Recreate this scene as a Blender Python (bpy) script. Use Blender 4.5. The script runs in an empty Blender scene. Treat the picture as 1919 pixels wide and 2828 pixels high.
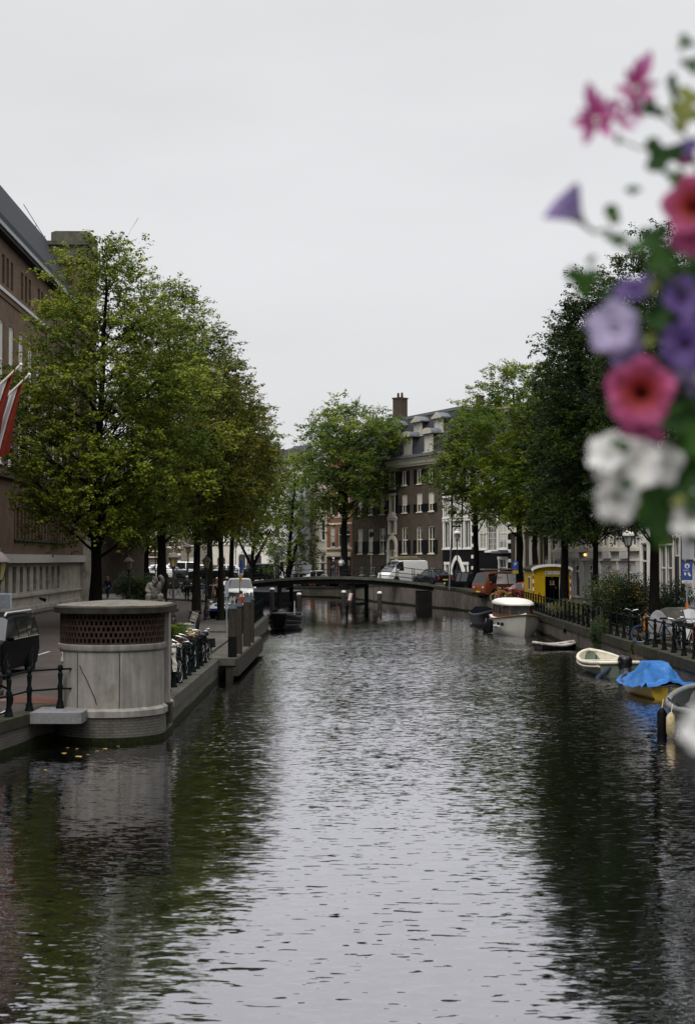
import bpy, bmesh, math, random
import numpy as np
from mathutils import Vector, Matrix, Euler, noise as mnoise
sc = bpy.context.scene
col = sc.collection
R = math.radians
# ---------------------------------------------------------------- camera
F = 4006.0; CH = 4.2                      # focal length in photo pixels, eye height over the water
cam_d = bpy.data.cameras.new('camera'); cam = bpy.data.objects.new('camera', cam_d); col.objects.link(cam)
cam_d.sensor_fit = 'VERTICAL'; cam_d.sensor_height = 36.0; cam_d.lens = F/2828*36
cam.location = (0, 0, CH); cam.rotation_euler = (R(90+1.873), 0, 0.00137)
cam_d.clip_start = .05; cam_d.clip_end = 2500
cam_d.dof.use_dof = True; cam_d.dof.focus_distance = 62.0; cam_d.dof.aperture_fstop = 3.4
sc.camera = cam
# ---------------------------------------------------------------- sky: one even overcast layer over a Nishita sky
w = bpy.data.worlds.new('World'); sc.world = w; w.use_nodes = True
nt = w.node_tree; nt.nodes.clear()
def N(t, **k):
    n = nt.nodes.new(t)
    for a, b in k.items(): setattr(n, a, b)
    return n
SUN_EL, SUN_ROT = R(55), R(-160)
sky = N('ShaderNodeTexSky', sky_type='NISHITA', sun_disc=False, sun_elevation=SUN_EL, sun_rotation=SUN_ROT)
tc = N('ShaderNodeTexCoord'); sep = N('ShaderNodeSeparateXYZ'); nt.links.new(tc.outputs['Generated'], sep.inputs[0])
mr = N('ShaderNodeMapRange'); mr.inputs[1].default_value = .42; mr.inputs[2].default_value = .95; mr.inputs[3].default_value = 0; mr.inputs[4].default_value = 1
mr.interpolation_type = 'SMOOTHSTEP'
nt.links.new(sep.outputs[2], mr.inputs[0])
cr = N('ShaderNodeMix', data_type='RGBA')
cr.inputs[6].default_value = (6.75, 6.76, 6.88, 1); cr.inputs[7].default_value = (23.5, 23.5, 23.8, 1)
nt.links.new(mr.outputs[0], cr.inputs[0])
mp = N('ShaderNodeMapping'); mp.inputs['Scale'].default_value = (1.5, 1.5, 5); nt.links.new(tc.outputs['Generated'], mp.inputs[0])
nz = N('ShaderNodeTexNoise'); nz.inputs['Scale'].default_value = 1.6; nz.inputs['Detail'].default_value = 4; nt.links.new(mp.outputs[0], nz.inputs[0])
mr2 = N('ShaderNodeMapRange'); mr2.inputs[1].default_value = .3; mr2.inputs[2].default_value = .7; mr2.inputs[3].default_value = .94; mr2.inputs[4].default_value = 1.06
nt.links.new(nz.outputs[0], mr2.inputs[0])
ml = N('ShaderNodeMix', data_type='RGBA', blend_type='MULTIPLY'); ml.inputs[0].default_value = 1
nt.links.new(cr.outputs[2], ml.inputs[6]); nt.links.new(mr2.outputs[0], ml.inputs[7])
mx = N('ShaderNodeMix', data_type='RGBA'); mx.inputs[0].default_value = .965
nt.links.new(sky.outputs[0], mx.inputs[6]); nt.links.new(ml.outputs[2], mx.inputs[7])
bg = N('ShaderNodeBackground'); bg.inputs[1].default_value = .1; nt.links.new(mx.outputs[2], bg.inputs[0])
wo = N('ShaderNodeOutputWorld'); nt.links.new(bg.outputs[0], wo.inputs[0])
sd = bpy.data.lights.new('sun', 'SUN'); sd.energy = 1.5; sd.angle = R(30); sd.color = (1, .96, .9)
sun = bpy.data.objects.new('sun', sd); col.objects.link(sun)
sun.rotation_euler = (R(90)-SUN_EL, 0, R(180)-SUN_ROT)
sc.view_settings.view_transform = 'Standard'; sc.view_settings.look = 'None'
sc.view_settings.exposure = 0.2; sc.view_settings.gamma = 1
sc.cycles.max_bounces = 6; sc.cycles.diffuse_bounces = 2; sc.cycles.glossy_bounces = 3; sc.cycles.transmission_bounces = 3
sc.cycles.transparent_max_bounces = 4; sc.cycles.caustics_reflective = False; sc.cycles.caustics_refractive = False
sc.cycles.use_denoising = True; sc.cycles.use_fast_gi = False

# ---------------------------------------------------------------- helpers
def X(px, Y): return (px-965.0)/F*Y
def ZZ(py, Y): return CH-(py-1545.0)/F*Y
def P(px, py, Y): return Vector((X(px, Y), Y, ZZ(py, Y)))
def rnd(a, b): return random.uniform(a, b)

MATS = {}
def shader(name):
    m = bpy.data.materials.new(name); m.use_nodes = True
    t = m.node_tree; b = t.nodes['Principled BSDF']
    return m, t, b
def coords(t, scale=(1, 1, 1), flat=False):
    c = t.nodes.new('ShaderNodeTexCoord')
    if flat:                                # wall coordinates: length along the wall, height
        s = t.nodes.new('ShaderNodeSeparateXYZ'); t.links.new(c.outputs['Object'], s.inputs[0])
        a = t.nodes.new('ShaderNodeMath'); a.operation = 'ADD'; t.links.new(s.outputs[0], a.inputs[0]); t.links.new(s.outputs[1], a.inputs[1])
        k = t.nodes.new('ShaderNodeCombineXYZ'); t.links.new(a.outputs[0], k.inputs[0]); t.links.new(s.outputs[2], k.inputs[1])
        return k.outputs[0]
    m = t.nodes.new('ShaderNodeMapping'); m.inputs['Scale'].default_value = scale
    t.links.new(c.outputs['Object'], m.inputs[0]); return m.outputs[0]
def tnoise(t, vec, scale, detail=4, rough=.6):
    n = t.nodes.new('ShaderNodeTexNoise'); n.inputs['Scale'].default_value = scale; n.inputs['Detail'].default_value = detail
    n.inputs['Roughness'].default_value = rough; t.links.new(vec, n.inputs[0]); return n.outputs[0]
def ramp(t, fac, lo, hi, a, b):
    n = t.nodes.new('ShaderNodeMapRange'); n.inputs[1].default_value = lo; n.inputs[2].default_value = hi
    n.inputs[3].default_value = a; n.inputs[4].default_value = b; t.links.new(fac, n.inputs[0]); return n.outputs[0]
def mixc(t, fac, a, b, mode='MIX'):
    n = t.nodes.new('ShaderNodeMix'); n.data_type = 'RGBA'; n.blend_type = mode
    for s, v in ((0, fac), (6, a), (7, b)):
        if isinstance(v, (int, float)): n.inputs[s].default_value = v
        elif isinstance(v, tuple): n.inputs[s].default_value = (*v, 1)
        else: t.links.new(v, n.inputs[s])
    return n.outputs[2]
def bump(t, b, h, strength, dist=.02):
    n = t.nodes.new('ShaderNodeBump'); n.inputs['Strength'].default_value = strength; n.inputs['Distance'].default_value = dist
    t.links.new(h, n.inputs['Height']); t.links.new(n.outputs[0], b.inputs['Normal'])
def deep(c):
    """deeper contrast put into the base colours: dark ones are lowered most"""
    k = .6 if max(c) < .2 else .7 if max(c) < .3 else .95
    return tuple(x*k for x in c)
def mat(name, c, rough=.6, var=.2, scale=3., bmp=0., metal=0., spec=.5, stretch=(1, 1, 1), dirt=None, dscale=1.2, dstretch=(1, 1, 1), dlo=.5, dhi=.75):
    if name in MATS: return MATS[name]
    c = deep(c); dirt = dirt and deep(dirt)
    m, t, b = shader(name)
    v = coords(t, stretch); n = tnoise(t, v, scale)
    k = ramp(t, n, .3, .7, 0, 1)
    cc = mixc(t, k, tuple(x*(1-var) for x in c), tuple(min(1, x*(1+var)) for x in c))
    if dirt:
        n2 = tnoise(t, coords(t, dstretch), dscale, 5, .65)
        cc = mixc(t, ramp(t, n2, dlo, dhi, 0, 1), cc, dirt)
    t.links.new(cc, b.inputs['Base Color'])
    b.inputs['Roughness'].default_value = rough; b.inputs['Metallic'].default_value = metal
    b.inputs['Specular IOR Level'].default_value = min(spec, .05) if rough > .45 and not metal else spec
    if bmp: bump(t, b, tnoise(t, v, scale*4), bmp)
    MATS[name] = m; return m
def brick(name, c1, c2, mortar, rough=.85, bw=.22, rh=.065, ms=.01, dirt=None, dlo=.45, dhi=.75, spec=.1):
    if name in MATS: return MATS[name]
    c1, c2, mortar = deep(c1), deep(c2), deep(mortar); dirt = dirt and deep(dirt)
    m, t, b = shader(name)
    v = coords(t, flat=True)
    k = t.nodes.new('ShaderNodeTexBrick'); k.inputs['Scale'].default_value = 1
    k.inputs['Brick Width'].default_value = bw; k.inputs['Row Height'].default_value = rh; k.inputs['Mortar Size'].default_value = ms
    k.inputs['Color1'].default_value = (*c1, 1); k.inputs['Color2'].default_value = (*c2, 1); k.inputs['Mortar'].default_value = (*mortar, 1)
    k.inputs['Bias'].default_value = 0; t.links.new(v, k.inputs[0])
    n = tnoise(t, coords(t), .9, 5, .7)
    cc = mixc(t, 1., k.outputs[0], ramp(t, n, .25, .75, .68, 1.3), 'MULTIPLY')
    if dirt:
        n2 = tnoise(t, coords(t, (1, 1, .45)), .8, 5, .7)
        cc = mixc(t, ramp(t, n2, dlo, dhi, 0, .85), cc, dirt)
    t.links.new(cc, b.inputs['Base Color']); b.inputs['Roughness'].default_value = rough; b.inputs['Specular IOR Level'].default_value = spec
    bump(t, b, k.outputs['Fac'], -.35, .01)
    MATS[name] = m; return m
def glass(name, c=(.012, .014, .016), rough=.06, var=.7, scale=.5):
    return mat(name, c, rough, var, scale, spec=.6)

class MB:
    """collects vertices and faces; build() links them as ONE mesh object"""
    def __init__(s): s.v = []; s.f = []; s.m = []; s.mi = 0
    def add(s, vs, fs):
        o = len(s.v); s.v += [tuple(p) for p in vs]
        for q in fs: s.f.append(tuple(i+o for i in q)); s.m.append(s.mi)
        return s
    def box(s, a, b, M=None):
        x0, y0, z0 = a; x1, y1, z1 = b
        vs = [(x0, y0, z0), (x1, y0, z0), (x1, y1, z0), (x0, y1, z0), (x0, y0, z1), (x1, y0, z1), (x1, y1, z1), (x0, y1, z1)]
        if M is not None: vs = [M @ Vector(p) for p in vs]
        return s.add(vs, [(0, 3, 2, 1), (4, 5, 6, 7), (0, 1, 5, 4), (1, 2, 6, 5), (2, 3, 7, 6), (3, 0, 4, 7)])
    def cbox(s, c, d, M=None):
        return s.box([c[i]-d[i]/2 for i in range(3)], [c[i]+d[i]/2 for i in range(3)], M)
    def tube(s, pts, r, n=8, cap=True):
        pts = [Vector(p) for p in pts]
        if not isinstance(r, (list, tuple)): r = [r]*len(pts)
        rings = []; ref = None
        for i, p in enumerate(pts):
            d = (pts[min(i+1, len(pts)-1)]-pts[max(i-1, 0)])
            if d.length < 1e-9: d = Vector((0, 0, 1))
            d.normalize()
            if ref is None: ref = Vector((0, 0, 1)) if abs(d.z) < .9 else Vector((1, 0, 0))
            u = d.cross(ref)
            if u.length < 1e-4: u = d.cross(Vector((0, 1, 0)))
            u.normalize(); v = u.cross(d); ref = v.copy() if False else ref
            rings.append([p+r[i]*(math.cos(2*math.pi*k/n)*u+math.sin(2*math.pi*k/n)*v) for k in range(n)])
        vs = [q for g in rings for q in g]; fs = []
        for i in range(len(pts)-1):
            for k in range(n):
                fs.append((i*n+k, i*n+(k+1) % n, (i+1)*n+(k+1) % n, (i+1)*n+k))
        if cap: fs += [tuple(range(n-1, -1, -1)), tuple((len(pts)-1)*n+k for k in range(n))]
        return s.add(vs, fs)
    def lathe(s, prof, n=16, c=(0, 0, 0), M=None, sx=1, sy=1):
        vs = []; fs = []
        for r, z in prof:
            for k in range(n):
                a = 2*math.pi*k/n; p = Vector((c[0]+sx*r*math.cos(a), c[1]+sy*r*math.sin(a), c[2]+z))
                vs.append(M @ p if M is not None else p)
        for i in range(len(prof)-1):
            for k in range(n): fs.append((i*n+k, i*n+(k+1) % n, (i+1)*n+(k+1) % n, (i+1)*n+k))
        fs += [tuple(range(n-1, -1, -1)), tuple((len(prof)-1)*n+k for k in range(n))]
        return s.add(vs, fs)
    def prism(s, poly, z0, z1, M=None, flip=False):
        n = len(poly); vs = [Vector((p[0], p[1], z0)) for p in poly]+[Vector((p[0], p[1], z1)) for p in poly]
        if M is not None: vs = [M @ p for p in vs]
        fs = [tuple(range(n-1, -1, -1)), tuple(range(n, 2*n))]+[(k, (k+1) % n, n+(k+1) % n, n+k) for k in range(n)]
        return s.add(vs, fs)
    def ball(s, c, r, n=10, m=7):
        if not isinstance(r, (tuple, list)): r = (r, r, r)
        vs = []; fs = []
        for i in range(m+1):
            a = math.pi*i/m
            for k in range(n):
                b = 2*math.pi*k/n
                vs.append((c[0]+r[0]*math.sin(a)*math.cos(b), c[1]+r[1]*math.sin(a)*math.sin(b), c[2]-r[2]*math.cos(a)))
        for i in range(m):
            for k in range(n): fs.append((i*n+k, i*n+(k+1) % n, (i+1)*n+(k+1) % n, (i+1)*n+k))
        return s.add(vs, fs)
    def torus(s, c, R_, r, ax='y', n=28, m=6, M=None):
        vs = []; fs = []
        for i in range(n):
            a = 2*math.pi*i/n
            for k in range(m):
                b = 2*math.pi*k/m; q = R_+r*math.cos(b); h = r*math.sin(b)
                p = {'y': (q*math.cos(a), h, q*math.sin(a)), 'z': (q*math.cos(a), q*math.sin(a), h), 'x': (h, q*math.cos(a), q*math.sin(a))}[ax]
                p = Vector((c[0]+p[0], c[1]+p[1], c[2]+p[2])); vs.append(M @ p if M is not None else p)
        for i in range(n):
            for k in range(m):
                fs.append((i*m+k, ((i+1) % n)*m+k, ((i+1) % n)*m+(k+1) % m, i*m+(k+1) % m))
        return s.add(vs, fs)
    def loft(s, rings, closed=True, caps=True):
        n = len(rings[0]); vs = [p for g in rings for p in g]; fs = []
        for i in range(len(rings)-1):
            for k in range(n if closed else n-1): fs.append((i*n+k, i*n+(k+1) % n, (i+1)*n+(k+1) % n, (i+1)*n+k))
        if caps and closed: fs += [tuple(range(n-1, -1, -1)), tuple((len(rings)-1)*n+k for k in range(n))]
        return s.add(vs, fs)
    def mesh(s, name, mats, smooth=None, fix=True):
        me = bpy.data.meshes.new(name); me.from_pydata(s.v, [], s.f)
        for m in (mats if isinstance(mats, (list, tuple)) else [mats]): me.materials.append(m)
        if any(s.m): me.polygons.foreach_set('material_index', s.m)
        if fix and len(s.f) < 30000:
            b = bmesh.new(); b.from_mesh(me); bmesh.ops.recalc_face_normals(b, faces=b.faces); b.to_mesh(me); b.free()
        if smooth:
            me.polygons.foreach_set('use_smooth', [True]*len(me.polygons)); me.set_sharp_from_angle(angle=R(smooth))
        me.update(); return me
    def build(s, name, mats, parent=None, smooth=None, loc=None, fix=True):
        return link(name, s.mesh(name, mats, smooth, fix), parent, loc)
def link(name, me, parent=None, loc=None):
    o = bpy.data.objects.new(name, me); col.objects.link(o)
    if parent is not None: o.parent = parent
    if loc is not None: o.location = loc
    return o
def tag(o, label, cat, group=None, kind=None):
    o['label'] = label; o['category'] = cat
    if group: o['group'] = group
    if kind: o['kind'] = kind
    return o
def thing(name, label, cat, loc=(0, 0, 0), rz=0, group=None):
    o = bpy.data.objects.new(name, None); col.objects.link(o); o.location = loc; o.rotation_euler = (0, 0, rz)
    o.empty_display_size = .2
    return tag(o, label, cat, group)
def struct(o): o['kind'] = 'structure'; return o
def copy_tree(o, parent=None):
    c = o.copy(); col.objects.link(c)
    if parent is not None: c.parent = parent
    for ch in list(o.children): copy_tree(ch, c)
    return c
def text_mesh(txt, size, m, name, parent, Mx, ext=.002):
    cu = bpy.data.curves.new('lettering', 'FONT'); cu.body = txt; cu.size = size; cu.align_x = 'CENTER'; cu.align_y = 'CENTER'; cu.extrude = ext
    ob = bpy.data.objects.new('lettering', cu); col.objects.link(ob)
    dg = bpy.context.evaluated_depsgraph_get(); me = bpy.data.meshes.new_from_object(ob.evaluated_get(dg))
    bpy.data.objects.remove(ob); bpy.data.curves.remove(cu)
    me.transform(Mx); me.materials.clear(); me.materials.append(m); me.name = name
    return link(name, me, parent)
def scribble(parent, name, m, x0, x1, z, h, Mx):
    """lettering too small to be read in the photograph: a row of small strokes on the surface"""
    b = MB(); n = max(6, int(abs(x1-x0)/h*1.3)); st = (x1-x0)/n
    for i in range(n):
        if i % 6 == 5: continue
        k = (1, .7, .72, 1, .68, .9)[i*7 % 6]; xx = x0+st*i; e = abs(st)*.14
        b.box((xx-e, -.004, z), (xx+e, .004, z+h*k), Mx)
        b.box((min(xx, xx+st*.6), -.004, z+(h*.62 if i % 2 else 0)), (max(xx, xx+st*.6), .0041, z+(h*.72 if i % 2 else h*.12)), Mx)
    return b.build(name, m, parent)
FACE = Matrix.Rotation(R(90), 4, 'X')       # upright lettering that faces -Y
# common materials
WHITE = mat('white_paint', (.78, .76, .7), .5, .06, 2)
CREAM = mat('cream_paint', (.72, .67, .54), .6, .08, 1.5)
BLACKM = mat('black_iron', (.008, .011, .011), .5, .3, 6, spec=.3)
RUBBER = mat('black_rubber', (.012, .012, .012), .75, .3, 8)
CHROME = mat('chrome', (.3, .3, .31), .3, .1, 5, metal=1)
GREYM = mat('grey_metal', (.28, .3, .32), .45, .15, 4, metal=.6)
DARKGLASS = glass('dark_glass')
SILVERP = mat('silver_paint', (.45, .46, .48), .3, .05, 2)
GRANITE = mat('granite', (.26, .255, .25), .75, .25, 14, .15, dirt=(.1, .1, .08), dscale=.8, dlo=.5, dhi=.8)
WOOD = mat('weathered_wood', (.062, .053, .044), .8, .4, 9, .3, stretch=(4, 4, .5))
PLATE = mat('yellow_plate', (.62, .45, .03), .5, .05, 4)
# ================================================================ SETTING
def smooth(a, b, x):
    t = max(0, min(1, (x-a)/(b-a))); return t*t*(3-2*t)
def gl(Y): return .75+.3*smooth(60, 100, Y)            # street level on the left bank
RQ = [(10.35, 20, 1.1), (10.4, 44, 1.1), (10.5, 60, 1.1), (10.7, 80, 1.1), (11.2, 100, 1.12), (10.9, 111, 1.25), (8.9, 120, 1.8), (6.9, 127, 1.95),
      (2.9, 141, 1.84), (0, 156, 1.2), (-6.9, 165, 1.05), (-16, 171, 1.05), (-45, 178, 1.05), (-120, 184, 1.05)]
RO = [(60, 20, 1.1), (60, 44, 1.1), (60, 60, 1.1), (60, 84, 1.1), (60, 110, 1.12), (60, 130, 1.25), (48, 150, 1.8), (40, 170, 1.9),
      (30, 200, 1.6), (20, 230, 1.2), (-6, 260, 1.05), (-30, 280, 1.05), (-60, 300, 1.05), (-130, 320, 1.05)]
LQ = [(-9.5, 18, .75), (-7.5, 30.2, .75), (-7.05, 32.9, .75), (-6.75, 33.6, .75), (-6.6, 35.2, .75), (-4.42, 35.2, .75), (-4.45, 41, .75), (-4.57, 53.6, .75), (-4.62, 66, .8), (-4.7, 84, .93),
      (-6.6, 86.5, .95), (-8.6, 100, 1.05), (-10.6, 118, 1.05), (-13, 132, 1.05), (-30, 139, 1.05), (-120, 150, 1.05)]

def rgb(*c): return tuple(c)
# ---- canal bed / ground sheet, water
g = MB(); g.add([(-900, -60, -2.2), (900, -60, -2.2), (900, 1500, -2.2), (-900, 1500, -2.2)], [(0, 1, 2, 3)])
struct(g.build('ground', mat('mud', (.03, .03, .025), .9)))
def water_mat():
    """slopes of the wavelets are read straight from noise, so that far ripples keep their glitter"""
    m, t, b = shader('canal_water'); o = t.nodes['Material Output']; t.nodes.remove(b)
    c0 = t.nodes.new('ShaderNodeTexCoord')
    def vm(op, a, b_):
        n = t.nodes.new('ShaderNodeVectorMath'); n.operation = op
        for i, q in enumerate((a, b_)):
            if isinstance(q, tuple): n.inputs[i].default_value = q
            elif q is not None: t.links.new(q, n.inputs[i])
        return n.outputs[0]
    def h(sc_, s, det, r, off, color):
        mp = t.nodes.new('ShaderNodeMapping'); mp.inputs['Scale'].default_value = sc_; mp.inputs['Location'].default_value = (off, off*.7, 0); mp.inputs['Rotation'].default_value = (0, 0, R(off-3))
        t.links.new(c0.outputs['Object'], mp.inputs[0]); n = t.nodes.new('ShaderNodeTexNoise'); n.inputs['Scale'].default_value = s; n.inputs['Detail'].default_value = det; n.inputs['Roughness'].default_value = r
        t.links.new(mp.outputs[0], n.inputs[0]); return n.outputs[1 if color else 0]
    def slopes(sc_, s, det, r, off, sx, sy): return vm('MULTIPLY', vm('SUBTRACT', h(sc_, s, det, r, off, True), (.5, .5, .5)), (sx, sy, 0))
    sy = t.nodes.new('ShaderNodeSeparateXYZ'); t.links.new(c0.outputs['Object'], sy.inputs[0])
    dv = t.nodes.new('ShaderNodeMath'); dv.operation = 'DIVIDE'; t.links.new(sy.outputs[1], dv.inputs[0]); dv.inputs[1].default_value = 200.
    def by_y(stops):
        """a value that changes along the canal"""
        n = t.nodes.new('ShaderNodeValToRGB'); e = n.color_ramp; e.elements[0].position = stops[0][0]; e.elements[0].color = (stops[0][1]/4,)*3+(1,); e.elements.remove(e.elements[1])
        for p_, v_ in stops[1:]: q_ = e.elements.new(p_); q_.color = (v_/4,)*3+(1,)
        t.links.new(dv.outputs[0], n.inputs[0]); return vm('MULTIPLY', n.outputs[0], (4, 4, 4))
    wind, away, dash = by_y(WIND), by_y(AWAY), by_y(DASH)
    gust = ramp(t, h((.05, .045, 1), 1., 2, .5, 11., False), .3, .7, .7, 1.3)
    gv = t.nodes.new('ShaderNodeCombineXYZ'); t.links.new(gust, gv.inputs[0]); t.links.new(gust, gv.inputs[1])
    k = vm('ADD', slopes((1.3, 2.6, 1), 3.0, 2, .5, 3., *SLOPE[1]), slopes((2.6, 5., 1), 4., 3, .55, 7., *SLOPE[2]))
    # wavelets driven up the canal by the wind: the faces towards the near bridge are steeper and hide their backs
    k = vm('ADD', vm('MINIMUM', k, (0, 0, 0)), vm('MULTIPLY', vm('MAXIMUM', k, (0, 0, 0)), away))
    k = vm('MULTIPLY', vm('MULTIPLY', vm('ADD', k, (0, LEAN, 0)), wind), gv.outputs[0])
    c = slopes((1.7, 5., 1), 2.2, 1, .5, 5., 1, 1); c = vm('MULTIPLY', vm('MULTIPLY', vm('MULTIPLY', c, c), c), (4., 13., 0)); c = vm('MAXIMUM', c, (-.02, -.004, 0))
    k = vm('ADD', k, vm('MULTIPLY', c, dash)); k = vm('ADD', k, slopes((.45, 1.1, 1), 1.2, 2, .5, 1., *SLOPE[0]))
    nrm = vm('NORMALIZE', vm('ADD', k, (0, 0, 1)), None)
    d = t.nodes.new('ShaderNodeBsdfDiffuse'); d.inputs[0].default_value = (.004, .005, .003, 1)
    gsy = t.nodes.new('ShaderNodeBsdfGlossy'); gsy.inputs[0].default_value = (.9, .89, .94, 1); gsy.inputs['Roughness'].default_value = .02
    t.links.new(nrm, gsy.inputs['Normal'])
    fr = t.nodes.new('ShaderNodeFresnel'); fr.inputs[0].default_value = 1.6; t.links.new(nrm, fr.inputs['Normal'])
    mxs = t.nodes.new('ShaderNodeMixShader'); t.links.new(ramp(t, fr.outputs[0], 0., .7, .44, 1.), mxs.inputs[0]); t.links.new(d.outputs[0], mxs.inputs[1]); t.links.new(gsy.outputs[0], mxs.inputs[2])
    t.links.new(mxs.outputs[0], o.inputs[0]); return m
SLOPE = ((.03, .045), (.2, .34), (.2, .34)); LEAN = -.035
WIND = ((.0, .15), (.07, .18), (.1, .26), (.14, .5), (.19, 1.05), (.26, 1.5), (.4, 1.5), (.48, .9), (.56, .5), (.9, .4))
AWAY = ((.06, 1.0), (.15, .8), (.25, .45), (.35, .25), (.9, .3)); DASH = ((.0, .95), (.08, .9), (.13, .45), (.2, .2), (.3, 0))
g = MB(); g.add([(-140, -55, 0), (70, -55, 0), (70, 330, 0), (-140, 330, 0)], [(0, 1, 2, 3)])
struct(g.build('water', water_mat()))

# ---- streets (paving stones in small units)
def pave(name, c1, c2, mortar, bw, rh):
    c1, c2, mortar = deep(c1), deep(c2), deep(mortar); m, t, b = shader(name)
    c = t.nodes.new('ShaderNodeTexCoord'); k = t.nodes.new('ShaderNodeTexBrick')
    k.inputs['Scale'].default_value = 1; k.inputs['Brick Width'].default_value = bw; k.inputs['Row Height'].default_value = rh; k.inputs['Mortar Size'].default_value = .012
    k.inputs['Color1'].default_value = (*c1, 1); k.inputs['Color2'].default_value = (*c2, 1); k.inputs['Mortar'].default_value = (*mortar, 1)
    t.links.new(c.outputs['Object'], k.inputs[0])
    n = tnoise(t, coords(t), .35, 6, .7); n2 = tnoise(t, coords(t), 6, 3)
    cc = mixc(t, 1., k.outputs[0], ramp(t, n, .25, .75, .65, 1.3), 'MULTIPLY')
    cc = mixc(t, 1., cc, ramp(t, n2, .3, .7, .8, 1.2), 'MULTIPLY')
    t.links.new(cc, b.inputs['Base Color']); b.inputs['Roughness'].default_value = .8; b.inputs['Specular IOR Level'].default_value = .15
    MATS[name] = m; return m
ROADM = pave('road_bricks', (.088, .07, .063), (.118, .096, .086), (.05, .042, .038), .2, .1)
PAVEM = pave('pavement_stones', (.115, .105, .095), (.14, .13, .115), (.07, .065, .06), .3, .3)
RED = pave('red_paving', (.17, .07, .05), (.2, .085, .06), (.07, .05, .04), .2, .1)
def strip(name, inner, outer, m, dz=0):
    mb = MB(); n = len(inner)
    mb.add([(x, y, z+dz) for x, y, z in inner]+[(x, y, z+dz) for x, y, z in outer], [(i, i+1, n+i+1, n+i) for i in range(n-1)])
    return struct(mb.build(name, m))
def offs(line, d, d2=None):
    out = []
    for i, p in enumerate(line):
        a = line[max(i-1, 0)]; b = line[min(i+1, len(line)-1)]
        t = Vector((b[0]-a[0], b[1]-a[1])); t.normalize(); out.append((p[0]+d*t.y, p[1]-d*t.x, p[2]))
    return out
# left bank surface, dense along Y so that it follows the slow rise
LO = [(-300, y, z) for (x, y, z) in LQ]
LO[-3] = (-310, 160, 1.05); LO[-2] = (-305, 170, 1.05); LO[-1] = (-300, 180, 1.05)
strip('left_street', LO, LQ, ROADM)
strip('right_street', RQ, RO, ROADM, -.002)
back = MB(); back.add([(60, 20, 1.08), (900, 20, 1.08), (900, 1500, 1.0), (-900, 1500, 1.0), (-900, 320, 1.0), (-130, 320, 1.03)]+[(x, y, 1.03) for x, y, z in RO[::-1][1:]], [tuple(range(6+len(RO)-1))])
struct(back.build('far_ground', mat('far_paving', (.12, .11, .1), .85)))
# pavements and kerbs
def slab(name, poly, z, h, m, label=None):
    mb = MB(); mb.prism(poly, z-.05, z+h); o = mb.build(name, m); return struct(o)
slab('pavement', [(-6.2, 36), (-4.86, 36), (-4.9, 41), (-5, 53), (-5.05, 66.), (-7.2, 66), (-7.0, 52), (-6.6, 42)], .77, .1, PAVEM)
slab('pavement', [(-7.2, 66.03), (-5.05, 66.03), (-5.12, 83.5), (-7.0, 86), (-7.7, 84), (-7.6, 74)], .86, .1, PAVEM)
slab('pavement', [(-18.6, 40), (-17.4, 40), (-18.8, 104), (-20.6, 112), (-22, 104)], .8, .3, PAVEM)
slab('pavement', [(-17.5, 108), (-13.9, 112), (-10.5, 106.5), (-9.1, 101), (-10.9, 117.5), (-13.3, 131.5), (-30, 138.4), (-60, 140), (-60, 119)], 1.08, .12, PAVEM)
slab('pavement', [(-14.9, 88), (-12.4, 86), (-10.6, 90), (-11.6, 99), (-14.2, 101)], 1.02, .12, PAVEM)
slab('planting_strip', [(11.2, 30), (13.4, 30), (13.6, 60), (13.9, 80), (14.2, 94), (12.1, 94), (11.6, 80), (11.35, 60)], 1.13, .1, mat('soil', (.07, .06, .045), .95, .4, 5, .3))
mk = MB()
LINE = mat('road_line', (.34, .36, .4), .7, .2, 6)
for (xa, ya, xb, yb) in ((-11.2, 34, -11.25, 60), (-10.1, 30, -10.1, 40.5)):
    mk = MB(); z = gl(ya)+.004
    mk.add([(xa-.06, ya, z), (xa+.06, ya, z), (xb+.06, yb, z), (xb-.06, yb, z)], [(0, 1, 2, 3)])
    struct(mk.build('road_marking', LINE))
mk = MB(); mk.prism([(-8.6, 35.2), (-6.75, 34.6), (-6.6, 36.2), (-8.5, 37)], .752, .757); struct(mk.build('red_paving', RED))
# white parking bay outline
mk = MB(); z = gl(82)+.006
arc = [(-8.9+.9*math.cos(a), 81+1.6*math.sin(a)) for a in np.linspace(-1.3, 1.3, 10)]
for i in range(9):
    (xa, ya), (xb, yb) = arc[i], arc[i+1]; mk.add([(xa, ya, z), (xa+.12, ya, z), (xb+.12, yb, z), (xb, yb, z)], [(0, 1, 2, 3)])
struct(mk.build('road_marking', LINE))

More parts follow.
